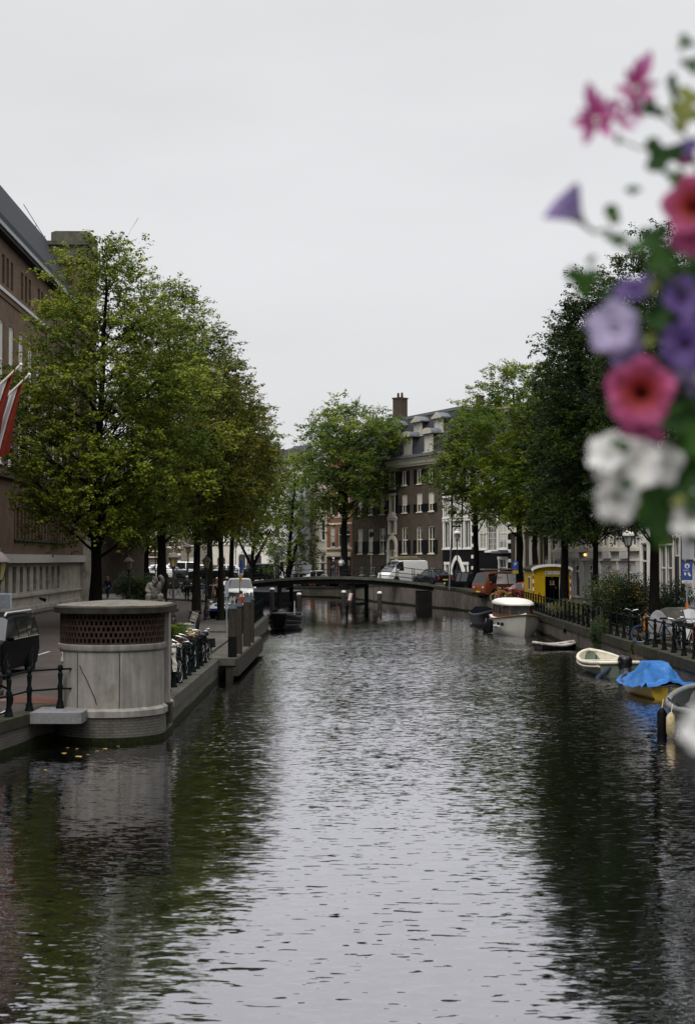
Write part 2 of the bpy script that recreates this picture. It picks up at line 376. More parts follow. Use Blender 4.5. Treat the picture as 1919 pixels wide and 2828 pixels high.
# ---- quay walls
QB = brick('quay_brick', (.17, .125, .1), (.11, .085, .07), (.2, .19, .17), .85, dirt=(.02, .026, .014), dlo=.45, dhi=.7)
QB2 = brick('quay_brick_pale', (.13, .12, .1), (.1, .092, .08), (.16, .15, .13), .85, dirt=(.035, .042, .022), dlo=.5, dhi=.75)
COPE = mat('coping_stone', (.125, .12, .105), .8, .25, 5, .15, dirt=(.06, .06, .035), dscale=1.0, dlo=.48, dhi=.75)
COPED = mat('coping_stone_mossy', (.075, .07, .055), .85, .3, 5, .2, dirt=(.03, .036, .016), dscale=1.5, dlo=.45, dhi=.7)
MOSS = mat('moss', (.02, .026, .01), .95, .5, 10, .3)
def quay(name, label, line, side, wm, cm, ch=.3, cw=.45, over=.05, skirt=True):
    t = thing(name, label, 'quay wall', (0, 0, 0))
    out = offs(line, -side*.5)                       # land side
    a = MB(); n = len(line)
    vs = []
    for p, q in zip(line, out): vs += [(p[0], p[1], p[2]-ch), (p[0], p[1], -2.1), (q[0], q[1], -2.1), (q[0], q[1], p[2]-ch)]
    a.loft([vs[4*i:4*i+4] for i in range(n)]); a.build('brickwork', wm, t)
    c = MB(); io = offs(line, side*over); oo = offs(line, -side*cw)
    c.loft([[(p[0], p[1], p[2]+.02), (p[0], p[1], p[2]-ch), (q[0], q[1], q[2]-ch), (q[0], q[1], q[2]+.02)] for p, q in zip(io, oo)])
    c.build('coping', cm, t)
    if skirt:
        k = MB(); io = offs(line, side*.03); io2 = offs(line, side*.05)
        k.loft([[(p[0], p[1], .17+.05*math.sin(p[1])), (q[0], q[1], -.4), (r[0], r[1], -.4), (r[0], r[1], .16)] for p, q, r in zip(io, io2, line)]); k.build('algae_line', MOSS, t)
    return t
def dense(line, step=1.5):
    o = []
    for a, b in zip(line[:-1], line[1:]):
        L = math.hypot(b[0]-a[0], b[1]-a[1]); k = max(1, int(L/step))
        for i in range(k): o.append(tuple(a[j]+(b[j]-a[j])*i/k for j in range(3)))
    return o+[line[-1]]
quay('quay_wall', 'short mossy brick quay wall left of the round concrete kiosk, under the first iron posts', dense([(-9.5, 18, .75), (-7.5, 30.2, .75), (-7.05, 32.9, .75), (-6.78, 34.3, .75)]), 1, QB2, COPED, .22)
quay('quay_wall', 'pale stone-topped quay wall along the left bank behind the kiosk, bicycles above it', dense(LQ[5:10]), 1, QB2, COPE, .28)
quay('quay_wall', 'far end of the left bank quay wall, beyond the black moored workboat', dense(LQ[9:14]), 1, QB, COPED, .25)
quay('quay_wall', 'dark brick quay wall of the right bank, small boats moored along it', dense(RQ[:6]), -1, QB, COPED, .32)
quay('quay_wall', 'curved quay wall that rises to the footbridge behind the white cabin boat', dense(RQ[5:9]), -1, brick('ramp_brick', (.19, .16, .13), (.16, .135, .11), (.2, .18, .155), .85, dirt=(.04, .035, .025), dlo=.5, dhi=.7), COPED, .2)
quay('quay_wall', 'low far quay wall seen under the footbridge, parked cars above it', dense(RQ[8:]), -1, brick('far_brick', (.2, .18, .145), (.17, .155, .12), (.2, .185, .155), .85, dirt=(.05, .045, .03)), COPED, .2)
# granite ledge between the wall and the kiosk
o = MB().box((-7.1, 32.35, .55), (-5.95, 33.7, .79)).build('granite_ledge', mat('pale_granite', (.26, .26, .27), .7, .2, 30, .2, dirt=(.16, .16, .17), dscale=6), None)
tag(o, 'pale grey granite slab at the water edge against the foot of the round kiosk', 'stone slab')

# ---- the round concrete kiosk
def kiosk():
    t = thing('concrete_kiosk', 'round concrete street urinal with a brick lattice band and flat overhanging roof', 'kiosk', (-5.6, 34.3, 0))
    r = 1.2; L = 1.5
    def outline(k=0., n=40):
        pts = []
        for i in range(n):                 # front half circle towards the water, then the straight sides
            a = math.pi+math.pi*i/(n-1); pts.append(((r+k)*math.cos(a), (r+k)*math.sin(a)))
        for i in range(7):
            pts.append((r+k, L*(i+1)/8))
        for i in range(14):
            a = math.pi*i/13; pts.append(((r+k)*math.cos(a), L+(r+k)*.5*math.sin(a)))
        for i in range(7): pts.append((-r-k, L*(7-i)/8))
        return pts
    def ring(k, z): return [(x, y, z) for x, y in outline(k)]
    conc = mat('stained_concrete', (.27, .26, .235), .85, .22, 5, .2, stretch=(1, 1, .5), dirt=(.075, .072, .072), dscale=2.6, dstretch=(1.3, 1.3, .12), dlo=.4, dhi=.7)
    m_, t_, b_ = shader('kiosk_concrete'); n1 = tnoise(t_, coords(t_, (1, 1, .5)), 4, 5); st1 = tnoise(t_, coords(t_, (1.5, 1.5, .1)), 1.7, 6, .7); st2 = tnoise(t_, coords(t_, (2.2, 2.2, .14)), 2.0, 5, .65); bl = tnoise(t_, coords(t_), 1.3, 5, .7)
    c_ = mixc(t_, ramp(t_, n1, .3, .7, 0, 1), (.19, .18, .16), (.275, .26, .235)); c_ = mixc(t_, ramp(t_, st1, .48, .75, 0, .75), c_, (.075, .072, .07)); c_ = mixc(t_, ramp(t_, st2, .55, .75, 0, .55), c_, (.38, .38, .41))
    c_ = mixc(t_, ramp(t_, bl, .55, .75, 0, .6), c_, (.12, .095, .06)); t_.links.new(c_, b_.inputs['Base Color']); b_.inputs['Roughness'].default_value = .85; b_.inputs['Specular IOR Level'].default_value = .1; bump(t_, b_, tnoise(t_, coords(t_), 18, 4), .3); conc = m_
    concd = mat('dark_concrete', (.06, .056, .047), .9, .3, 4, .3, dirt=(.02, .022, .014), dscale=3)
    b = MB(); b.loft([ring(.06, -1.), ring(.06, .14), ring(.05, .56), ring(.05, .6)])
    b.build('foot', brick('kiosk_brick', (.19, .178, .155), (.15, .142, .125), (.1, .095, .08), .85, dirt=(.03, .036, .018), dlo=.52, dhi=.8), t, 50)
    b = MB(); b.loft([ring(.075, -.5), ring(.075, .07), ring(.065, .15)]); b.build('algae_band', MOSS, t, 50)
    b = MB(); b.loft([ring(.0, .6), ring(.09, .605), ring(.09, .74), ring(.0, .8)]); b.build('plinth', conc, t, 40)
    b = MB(); b.loft([ring(0, .8), ring(0, 2.08)]); b.build('wall', conc, t, 40)
    b = MB(); b.loft([ring(0., 2.08), ring(.03, 2.1), ring(.045, 2.13), ring(.045, 2.24), ring(.0, 2.25)]); b.build('band', conc, t, 40)
    for a in (-.53, .31):                    # panel joints
        b = MB(); a2 = -math.pi/2+a; p = ((r+.003)*math.cos(a2), (r+.003)*math.sin(a2))
        b.cbox((0, 0, 1.44), (.016, .012, 1.26), Matrix.Translation((p[0], p[1], 0)) @ Matrix.Rotation(a2+R(90), 4, 'Z')); b.build('joint', concd, t)
    b = MB(); pts = []
    for i, (u, z) in enumerate(((-.48, 1.78), (-.4, 1.6), (-.33, 1.48), (-.22, 1.2), (-.16, 1.06), (-.12, .9))):
        a = -math.pi/2+u; pts.append(((r+.004)*math.cos(a), (r+.004)*math.sin(a), z))
    b.tube(pts, .011, 4); b.build('crack', mat('crack', (.03, .03, .03), .9), t)
    # lattice: staggered bricks with open gaps round the whole body, a dark hollow inside
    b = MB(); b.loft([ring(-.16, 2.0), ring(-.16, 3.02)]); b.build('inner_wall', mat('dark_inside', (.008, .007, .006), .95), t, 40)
    for y0 in (0,):
        lat = MB(); lat2 = MB(); o = outline(0, 40); P2 = [Vector(p) for p in o]+[Vector(o[0])]
        cum = [0]
        for i in range(len(P2)-1): cum.append(cum[-1]+(P2[i+1]-P2[i]).length)
        def at(s):
            s %= cum[-1]
            for i in range(len(cum)-1):
                if s <= cum[i+1]: break
            f = (s-cum[i])/max(1e-6, cum[i+1]-cum[i]); p = P2[i].lerp(P2[i+1], f); d = (P2[i+1]-P2[i]).normalized(); return p, math.atan2(d.y, d.x)
        rows = 11; hgt = (2.99-2.25)/rows; n = int(cum[-1]/.11)
        for k in range(rows):
            z = 2.25+k*hgt
            if k % 2 == 0:                   # thin solid course
                lat.loft([ring(.0, z), ring(.0, z+hgt*.62), ring(-.14, z+hgt*.62), ring(-.14, z)], caps=False)
            else:
                zz0, zz1 = z-hgt*.38, z+hgt
                for i in range(n):
                    s = cum[-1]*(i+(.5 if k % 4 == 1 else 0))/n; p, a = at(s)
                    lat2.box((-.024, -.0, zz0), (.024, .13, zz1), Matrix.Translation((p.x, p.y, 0)) @ Matrix.Rotation(a, 4, 'Z'))
        bm_ = mat('lattice_brick', (.062, .042, .032), .85, .4, 6, .2, dirt=(.035, .03, .026), dscale=4)
        j = MB(); j.v = lat.v+lat2.v; j.f = lat.f+[tuple(q+len(lat.v) for q in f) for f in lat2.f]; j.m = [0]*len(j.f)
        j.build('lattice', bm_, t, fix=True)
    b = MB(); b.loft([ring(-.02, 2.95), ring(.15, 2.965), ring(.16, 3.095), ring(.09, 3.13)]); b.build('roof_edge', concd, t, 30)
    b = MB(); b.loft([ring(.085, 3.1), ring(.085, 3.135), ring(-.35, 3.17), ring(-.8, 3.2)]); b.build('roof', mat('roof_gravel', (.235, .215, .185), .95, .4, 25, .5, dirt=(.1, .1, .07), dscale=3), t, 30)
    b = MB(); b.box((r-.02, .35, .8), (r+.1, .75, 2.98)); b.build('door_jamb', conc, t)
    b = MB(); b.box((r+.0, .3, .3), (r+.16, .75, .78)); b.build('bracket', concd, t)
    a = -math.pi/2-1.05; p = ((r+.012)*math.cos(a), (r+.012)*math.sin(a)); Mx = Matrix.Translation((p[0], p[1], 1.95)) @ Matrix.Rotation(a+R(90), 4, 'Z')
    b = MB(); b.cbox((0, 0, 0), (.13, .015, .22), Mx); pl = b.build('sign_plate', mat('sign_white', (.55, .55, .53), .5, .05), t)
    text_mesh('P', .13, mat('sign_ink', (.03, .03, .035), .5), 'lettering', pl, Mx @ Matrix.Translation((0, -.012, .03)) @ FACE)
kiosk()

# ---- the footbridge
def bridge():
    t = thing('footbridge', 'dark iron footbridge with a shallow arched deck across the canal', 'bridge', (0, 121, 0))
    iron = mat('bridge_iron', (.025, .028, .028), .5, .3, 4); edge = mat('bridge_edge', (.15, .15, .125), .7, .3, 3)
    xs = np.linspace(-10.3, 6.9, 29)
    def dz(x): u = (x-(-1.5))/8.6; return 2.75-.68*u*u
    def strip3(y0, y1, za, zb, nm, m):
        b = MB(); b.loft([[(x, y0, dz(x)+za), (x, y1, dz(x)+za), (x, y1, dz(x)+zb), (x, y0, dz(x)+zb)] for x in xs]); return b.build(nm, m, t)
    strip3(-1.9, 1.9, -.12, 0, 'deck', mat('bridge_planks', (.12, .11, .1), .8, .3, 3))
    for y in (-1.98, 1.98): strip3(y-.07, y+.07, -.16, .03, 'edge_beam', edge)
    for y in (-1.7, -.6, .6, 1.7): strip3(y-.1, y+.1, -.52, -.125, 'girder', iron)
    for y in (-1.85, 1.85):
        for x in np.linspace(-9.9, 6.7, 13):
            b = MB(); b.box((x-.03, y-.03, dz(x)+.03), (x+.03, y+.03, dz(x)+1.12)); b.build('post', iron, t)
        for h in (1.1, .62, .3):
            b = MB(); b.tube([(x, y, dz(x)+h) for x in xs], .03 if h > 1 else .018, 6); b.build('rail', iron, t)
    for (xa, xb) in ((-5.75, -4.9), (.32, 1.42)):
        for x, y in ((xa, -1.5), (xb, 1.4)):
            b = MB(); b.tube([(x, y, -2.1), (x, y, .05)], .3, 12); b.tube([(x, y, 0), (x, y, dz(x)-.5)], [.17, .19], 10); b.build('pier_column', iron, t, 40)
        for z in (.5, 1.98):
            b = MB(); b.tube([(xa, -1.5, z), (xb, 1.4, z)], .13 if z < 1 else .17, 8); b.build('pier_brace', iron, t)
    b = MB(); b.box((5.6, -2.2, -2), (6.75, 2.6, 1.55)); b.build('abutment', mat('abutment', (.022, .02, .018), .9, .3), t)
    b = MB(); b.box((-11.2, -2.2, -2), (-9.6, 2.4, 1.75)); b.build('abutment', MATS['abutment'], t)
bridge()
def side_bridge():
    t = thing('side_bridge', 'low dark road bridge with iron railings across the side canal at far left', 'bridge', (-22, 153, 0))
    iron = MATS['bridge_iron']; b = MB(); b.box((-16, -3.4, 1.95), (10.5, 3.4, 2.15)); b.build('deck', ROADM, t)
    b = MB(); b.box((-16, -3.6, 1.35), (10.5, -3.41, 2.25)); b.box((-16, -3.4, 1.2), (10.5, 3.4, 1.94)); b.build('girder', iron, t)
    for x in np.arange(-15.5, 10.6, 1.3): b = MB(); b.box((x-.04, -3.6, 2.25), (x+.04, -3.5, 3.25)); b.build('post', iron, t)
    for z in (2.5, 2.75, 3.0, 3.22): b = MB(); b.box((-16, -3.58, z), (10.5, -3.52, z+(.07 if z > 3.1 else .04))); b.build('rail', iron, t)
    for x in (-15.5, -5, 5, 10): b = MB(); b.box((x-.4, -3.2, -2), (x+.4, 3.2, 1.2)); b.build('pier', MATS['abutment'], t)
side_bridge()
# ================================================================ HOUSES
WIN = {}
def window_mesh(w, h, cols=1, transom=.5, bars=0, fm=None, arch=False, sill=.12):
    key = (round(w, 2), round(h, 2), cols, transom, bars, fm.name, arch, sill)
    if key in WIN: return WIN[key]
    b = MB(); f = .075
    b.box((0, .05, 0), (f, .15, h)); b.box((w-f, .05, 0), (w, .15, h)); b.box((f, .05, 0), (w-f, .15, f)); b.box((f, .05, h-f), (w-f, .15, h))
    for i in range(1, cols): x = w*i/cols; b.box((x-.04, .06, f), (x+.04, .145, h-f))
    if transom: b.box((f, .045, h*transom-.05), (w-f, .14, h*transom+.05))
    if bars:
        nb = bars; top = h-f; lo = h*transom+.05 if transom else f
        for i in range(1, nb): z = f+(h-2*f)*i/nb; b.box((f, .08, z-.015), (w-f, .13, z+.015))
        for c in range(cols):
            for q in (1/3, 2/3): x = f+(w-2*f)*(c+q)/cols; b.box((x-.013, .08, f), (x+.013, .129, top))
    if arch:
        n = 8
        for s in (0, 1):
            poly = [(s*w, h)]+[(w/2-w/2*math.cos(math.pi*(i/n)/2)*(1-2*s) if True else 0, h-w/2+w/2*math.sin(math.pi*(i/n)/2)) for i in range(n+1)]
            b.add([(p[0], .04, p[1]) for p in poly], [tuple(range(len(poly)))])
    if sill: b.box((-.08, -.09, -.1), (w+.08, .14, 0.))
    me = b.mesh('window', fm)
    p = MB(); p.add([(f, .11, f), (w-f, .11, f), (w-f, .11, h-f), (f, .11, h-f)], [(0, 1, 2, 3)])
    pm = p.mesh('pane', DARKGLASS, fix=False)
    WIN[key] = (me, pm); return WIN[key]
BLIND = mat('white_blind', (.5, .49, .45), .7, .06, 1)
SHUT = mat('shutter_paint', (.012, .015, .02), .5, .2)
def shutter_mesh(w, h):
    key = ('sh', round(w, 2), round(h, 2))
    if key in WIN: return WIN[key]
    b = MB(); b.box((0, -.05, 0), (w, -.02, h)); f = .07
    for (x0, x1, z0, z1) in ((0, f, 0, h), (w-f, w, 0, h), (f, w-f, 0, f), (f, w-f, h-f, h), (f, w-f, h/2-f/2, h/2+f/2)): b.box((x0, -.075, z0), (x1, -.05, z1))
    WIN[key] = b.mesh('shutter', SHUT); return WIN[key]
def put(h, me, name, x, z, y=0.): 
    o = bpy.data.objects.new(name, me); col.objects.link(o); o.parent = h; o.location = (x, y, z); return o
def wall(h, name, L, H, ops, m, D=10., z0=-1., depth=.16, y=0.):
    """front wall with real openings and reveals, side walls and back"""
    us = sorted({0, L}|{round(q, 4) for o in ops for q in (o[0], o[2])}); vs = sorted({z0, H}|{round(q, 4) for o in ops for q in (o[1], o[3])})
    b = MB()
    for i in range(len(us)-1):
        for j in range(len(vs)-1):
            cu, cv = (us[i]+us[i+1])/2, (vs[j]+vs[j+1])/2
            if any(o[0] < cu < o[2] and o[1] < cv < o[3] for o in ops): continue
            b.add([(us[i], y, vs[j]), (us[i+1], y, vs[j]), (us[i+1], y, vs[j+1]), (us[i], y, vs[j+1])], [(0, 1, 2, 3)])
    for (a, c, d, e) in ops:
        k = y+depth
        b.add([(a, y, c), (d, y, c), (d, y, e), (a, y, e), (a, k, c), (d, k, c), (d, k, e), (a, k, e)], [(0, 1, 5, 4), (1, 2, 6, 5), (2, 3, 7, 6), (3, 0, 4, 7), (4, 5, 6, 7)])
    b.add([(0, y, z0), (0, y+D, z0), (0, y+D, H), (0, y, H), (L, y, z0), (L, y+D, z0), (L, y+D, H), (L, y, H)], [(0, 1, 2, 3), (4, 7, 6, 5), (1, 5, 6, 2), (3, 2, 6, 7)])
    return b.build(name, m, h, fix=False)
DORM = mat('weathered_cream', (.45, .42, .35), .7, .12, 2)
SLATE = mat('slate', (.06, .064, .072), .65, .3, 9, .2, stretch=(1, 1, 3), dirt=(.04, .042, .045), dscale=2)
TILE = mat('brown_tiles', (.13, .085, .06), .75, .3, 9, .2)
LEAD = mat('lead_flashing', (.17, .18, .2), .6, .15, 3)
BR = random.Random(3)
def house(name, label, P0, P1, H, wm, rows, trim=WHITE, roof='pitch', rh=3., rm=None, base=1.2, cornice=.5, D=10., group='canal houses along the far bank', extras=None, cm=None):
    P0 = Vector(P0); P1 = Vector(P1); d = P1-P0; L = d.length
    h = thing(name, label, 'house', (P0.x, P0.y, 0), math.atan2(d.y, d.x), group)
    def u(px):
        k = (px-965)/F; return (k*P0.y-P0.x)/(d.x-k*d.y)*L
    ops = []; items = []
    for r in rows:
        z0, z1, cols, w_ = r['z0'], r['z1'], r['cols'], r['w']
        if isinstance(cols, int): cs = [L*(i+.5)/cols for i in range(cols)]
        else: cs = [u(c) if c > 60 else c for c in cols]
        for i, c in enumerate(cs):
            if c-w_/2 < .12 or c+w_/2 > L-.12: continue
            ops.append((c-w_/2, z0, c+w_/2, z1)); items.append((r, c-w_/2))
    wall(h, 'wall', L, H, ops, wm, D)
    for r, x in items:
        w_, hh = r['w'], r['z1']-r['z0']
        if r.get('door'):
            b = MB(); b.box((0, .08, 0), (w_, .14, hh*.72)); f = .09
            for (x0, x1, za, zb) in ((0, f, 0, hh*.72), (w_-f, w_, 0, hh*.72), (f, w_-f, hh*.3, hh*.36)): b.box((x0, .05, za), (x1, .08, zb))
            dr = b.build('door', r['door'], h, loc=(x, 0, r['z0']))
            me, pm = window_mesh(w_, hh*.28, 2, 0, 0, r.get('fm', trim), sill=0)
            wn = put(h, me, 'fanlight', x, r['z0']+hh*.72); put(wn, pm, 'pane', 0, 0)
        else:
            me, pm = window_mesh(w_, hh, r.get('c', 1), r.get('t', .5), r.get('bars', 0), r.get('fm', trim), r.get('arch', False), r.get('sill', .12))
            wn = put(h, me, 'window', x, r['z0']); put(wn, pm, 'pane', 0, 0)
            if r.get('blind') or (hh > 1.7 and BR.random() < .38):
                b = MB(); k = r.get('blind') or BR.choice((.25, .4, .5, .75, .92)); b.box((.08, .095, hh*(1-k)), (w_-.08, .105, hh-.08)); b.build('blind', BLIND, wn)
        if r.get('surround'):
            s = r['surround']; b = MB()
            b.box((-s, -.05, -.02), (0, .04, hh)); b.box((w_, -.05, -.02), (w_+s, .04, hh)); b.box((-s-.05, -.08, hh), (w_+s+.05, .04, hh+s)); b.box((-s-.05, -.12, -.16), (w_+s+.05, .03, -.02))
            b.build('surround', trim, h, loc=(x, 0, r['z0']))
        if r.get('shut'):
            s0, s1 = r['shut']; sm = shutter_mesh(w_*.52, hh*(s1-s0))
            put(h, sm, 'shutter', x-w_*.56, r['z0']+hh*s0); put(h, sm, 'shutter', x+w_*1.04, r['z0']+hh*s0)
    if cornice:
        c = cornice; b = MB(); b.prism([(0, 0), (-.12, .0), (-.16, -.28*c), (-.3, -.3*c), (-.34, -.8*c), (-.5, -.85*c), (-.55, -1.1*c), (0, -1.1*c)], -.05, L+.05,
                                      Matrix(((0, 0, 1, 0), (1, 0, 0, -.003), (0, -1, 0, H-c), (0, 0, 0, 1))))
        b.build('cornice', cm or trim, h)
    rm = rm or SLATE; ov = .3
    if roof == 'pitch':
        b = MB(); b.prism([(-ov, H+.02), (D+ov, H+.02), (D/2, H+rh)], 0.02, L-.02, Matrix(((0, 0, 1, 0), (1, 0, 0, 0), (0, 1, 0, 0), (0, 0, 0, 1)))); b.build('roof', rm, h)
    elif roof == 'mansard':
        b = MB(); z = H+.02
        a = [(0.1, -.25, z), (L-.1, -.25, z), (L-.1, D, z), (.1, D, z)]; s = rh*.45
        c = [(s*.5, s, z+rh), (L-s*.2, s, z+rh), (L-s*.2, D-s, z+rh), (s*.5, D-s, z+rh)]; b.loft([a, c]); rf = b.build('roof', rm, h)
        b = MB(); q = [(p[0], p[1], p[2]) for p in c]; q2 = [(p[0]+(.12 if i in (1, 2) else -.12), p[1]+(-.12 if i < 2 else .12), p[2]+.02) for i, p in enumerate(q)]
        b.loft([[(x, y, zz-.1) for x, y, zz in q2], [(x, y, zz+.2) for x, y, zz in q2]]); b.build('roof_flashing', LEAD, rf)
    elif roof == 'gable':
        b = MB(); b.prism([(0, H+.02), (L, H+.02), (L/2, H+rh)], .0, .4, Matrix(((1, 0, 0, 0), (0, 0, 1, 0.02), (0, 1, 0, 0), (0, 0, 0, 1)))); b.build('gable', wm, h)
        b = MB(); b.prism([(-.1, H), (L+.1, H), (L/2, H+rh-.15)], .42, D, Matrix(((1, 0, 0, 0), (0, 0, 1, 0), (0, 1, 0, 0), (0, 0, 0, 1)))); b.build('roof', rm, h)
    if extras: extras(h, L, u)
    return h
def bx(h, name, m, *boxes):
    if len(boxes) > 1 and name in ('quoin', 'string_course', 'pilaster', 'stone_band', 'balcony_base', 'shop_front', 'lamp_box', 'door_surround', 'upper_surround', 'stone_surround', 'plinth_ledge'):
        for a in boxes: o = bx(h, name, m, a)
        return o
    b = MB()
    for a in boxes: b.box(a[:3], a[3:])
    return b.build(name, m, h)
def chimney(h, x, y, z, w_, hh, m, pots=2):
    b = MB(); b.box((x-w_/2, y-w_/2, z), (x+w_/2, y+w_/2, z+hh)); b.box((x-w_/2-.08, y-w_/2-.08, z+hh), (x+w_/2+.08, y+w_/2+.08, z+hh+.15)); c = b.build('chimney', m, h)
    for i in range(pots):
        xx = x+(i-(pots-1)/2)*w_*.45; p = MB(); p.tube([(xx, y, z+hh+.14), (xx, y, z+hh+.75)], [.15, .12], 8); p.build('chimney_pot', mat('clay_pot', (.06, .03, .022), .8), c)
def dormer(h, x, y, z, w_, hh, ped, dm=2.2):
    b = MB(); b.box((x-w_/2, y, z), (x+w_/2, y+dm, z+hh)); d = b.build('dormer', SLATE, h)
    b = MB(); f = .14
    b.box((x-w_/2-.02, y-.06, z), (x-w_/2+f, y+.05, z+hh)); b.box((x+w_/2-f, y-.06, z), (x+w_/2+.02, y+.05, z+hh)); b.box((x-w_/2+f, y-.055, z), (x+w_/2-f, y+.05, z+f)); b.box((x-.05, y-.05, z+f), (x+.05, y+.04, z+hh))
    b.box((x-w_/2-.25, y-.12, z-.14), (x+w_/2+.25, y+.05, z-.001)); b.build('dormer_frame', DORM, d)
    p = MB(); p.box((x-w_/2+f, y-.02, z+f), (x+w_/2-f, y-.01, z+hh)); p.build('pane', BLIND, d)
    b = MB(); e = w_/2+.28
    if ped == 'peak': poly = [(x-e, z+hh), (x+e, z+hh), (x+e, z+hh+.12), (x, z+hh+.62), (x-e, z+hh+.12)]
    else: poly = [(x-e, z+hh), (x+e, z+hh)]+[(x+e*math.cos(a), z+hh+.1+.5*math.sin(a)) for a in np.linspace(0, math.pi, 9)]
    b.prism(poly, y-.3, y+dm+.2, Matrix(((1, 0, 0, 0), (0, 0, 1, 0), (0, 1, 0, 0), (0, 0, 0, 1)))); b.build('dormer_hood', LEAD, d)
    b = MB(); b.prism([(q[0]*.94+x*.06, q[1]) for q in poly], y-.33, y-.305, Matrix(((1, 0, 0, 0), (0, 0, 1, 0), (0, 1, 0, 0), (0, 0, 0, 1)))); b.build('pediment', DORM, d)

# facade line, far left to near right
FA, FB, FC, FD, FE, FG, FH, FI = (-15.8, 188), (-8.1, 182), (-2.6, 167), (.33, 161), (9.1, 142), (14.4, 129.5), (18, 112), (20, 95)
def onl(px, A, B):
    k = (px-965)/F; dx, dy = B[0]-A[0], B[1]-A[1]; t = (k*A[1]-A[0])/(dx-k*dy); return (A[0]+dx*t, A[1]+dy*t)
BROWNB = brick('brown_brick', (.15, .112, .078), (.115, .088, .064), (.16, .14, .12))
ORANGEB = brick('orange_brick', (.38, .16, .075), (.32, .13, .06), (.22, .17, .13))
DKB = brick('dark_brown_brick', (.115, .083, .062), (.09, .066, .05), (.12, .1, .085))
STONEG = mat('grey_sandstone', (.52, .51, .5), .75, .12, 3, .1, dirt=(.36, .35, .34), dscale=1.2)
BLACKP = mat('black_painted_brick', (.012, .012, .014), .55, .25, 4)
PALEST = mat('pale_stone', (.64, .6, .51), .75, .1, 2, .05, dirt=(.46, .42, .35), dscale=1)
TAUPE = mat('taupe_stone', (.28, .25, .21), .8, .18, 2, .08)
# --- big dark brown canal house
cols7 = [994.6, 1023.5, 1055.5, 1117.3, 1158.4, 1191, 1214]
def brown_ex(h, L, u):
    x = u(1084.4); M3 = Matrix(((1, 0, 0, 0), (0, 0, 1, 0), (0, 1, 0, 0), (0, 0, 0, 1)))
    bx(h, 'door_surround', PALEST, (x-1.15, -.16, 2.3, x-.72, 0, 5.6), (x+.72, -.16, 2.3, x+1.15, 0, 5.6), (x-1.25, -.22, 4.95, x-.7, -.165, 5.15), (x+.7, -.22, 4.95, x+1.25, -.165, 5.15))
    b = MB(); arc = [(x+1.15*math.cos(a), 5.6+1.15*math.sin(a)) for a in np.linspace(0, math.pi, 13)]; arc2 = [(x+.72*math.cos(a), 5.6+.72*math.sin(a)) for a in np.linspace(0, math.pi, 13)]
    for i in range(12): b.prism([arc[i], arc[i+1], arc2[i+1], arc2[i]], -.16, 0, M3)
    b.build('door_arch', PALEST, h)
    bx(h, 'upper_surround', PALEST, (x-.95, -.12, 6.8, x-.6, 0, 8.3), (x+.6, -.12, 6.8, x+.95, 0, 8.3), (x-1.05, -.16, 8.3, x+1.05, 0, 8.5))
    b = MB(); b.prism([(x-1.1, 8.51), (x+1.1, 8.51), (x, 9.2)], -.2, .0, M3); b.build('door_pediment', PALEST, h)
    for z0, z1 in ((9.0, 10.9), (11.7, 13.4)):
        bx(h, 'stone_surround', CREAM, (x-.68, -.1, z0, x-.48, 0, z1), (x+.48, -.1, z0, x+.68, 0, z1), (x-.75, -.14, z1, x+.75, 0, z1+.22), (x-.8, -.16, z0-.2, x+.8, 0, z0))
        sm = shutter_mesh(.55, z1-z0); put(h, sm, 'shutter', x-1.3, z0); put(h, sm, 'shutter', x+.75, z0)
    for px in (1065, 1125, 1183): dormer(h, u(px), .05, 15.0, 1.7, 1.75, 'round', 2.2)
    for px in (1072, 1131, 1188): dormer(h, u(px), .98, 16.95, 1.7, 1.35, 'peak', 2.0)
    bx(h, 'gutter', LEAD, (-.1, -.8, 14.5, L+.1, -.35, 14.78))
    b = MB(); b.box((u(1066)-.2, -.5, 2.95), (u(1066)+.2, -.1, 3.5)); b.box((u(1066)-.05, -.3, 3.5), (u(1066)+.05, -.0, 3.65)); b.build('wall_lantern', BLACKM, h)
house('canal_house', 'wide dark brown brick house with black shutters, slate roof and white dormers', FD, FE, 14.4, BROWNB, [
    dict(z0=4.8, z1=7.5, cols=cols7, w=1.25, c=2, t=.52, fm=CREAM, shut=(0, .5)),
    dict(z0=9.0, z1=10.9, cols=cols7, w=1.15, c=2, t=.42, fm=CREAM, shut=(0, .42), blind=.55),
    dict(z0=11.85, z1=13.3, cols=cols7, w=1.1, c=2, t=0, fm=CREAM, shut=(0, 1)),
    dict(z0=2.5, z1=3.4, cols=[1000, 1030, 1053, 1194], w=1.2, c=2, t=0, fm=CREAM),
    dict(z0=2.0, z1=5.2, cols=[1084.4], w=1.3, door=mat('dark_door', (.02, .025, .03), .4)),
    dict(z0=6.9, z1=8.3, cols=[1084.4], w=1.1, c=2, t=0, fm=CREAM), dict(z0=9.0, z1=10.9, cols=[1084.4], w=.9, t=0, fm=CREAM), dict(z0=11.7, z1=13.4, cols=[1084.4], w=.9, t=0, fm=CREAM)],
    trim=CREAM, roof='mansard', rh=4.7, base=1.9, cornice=.7, D=13, extras=brown_ex)
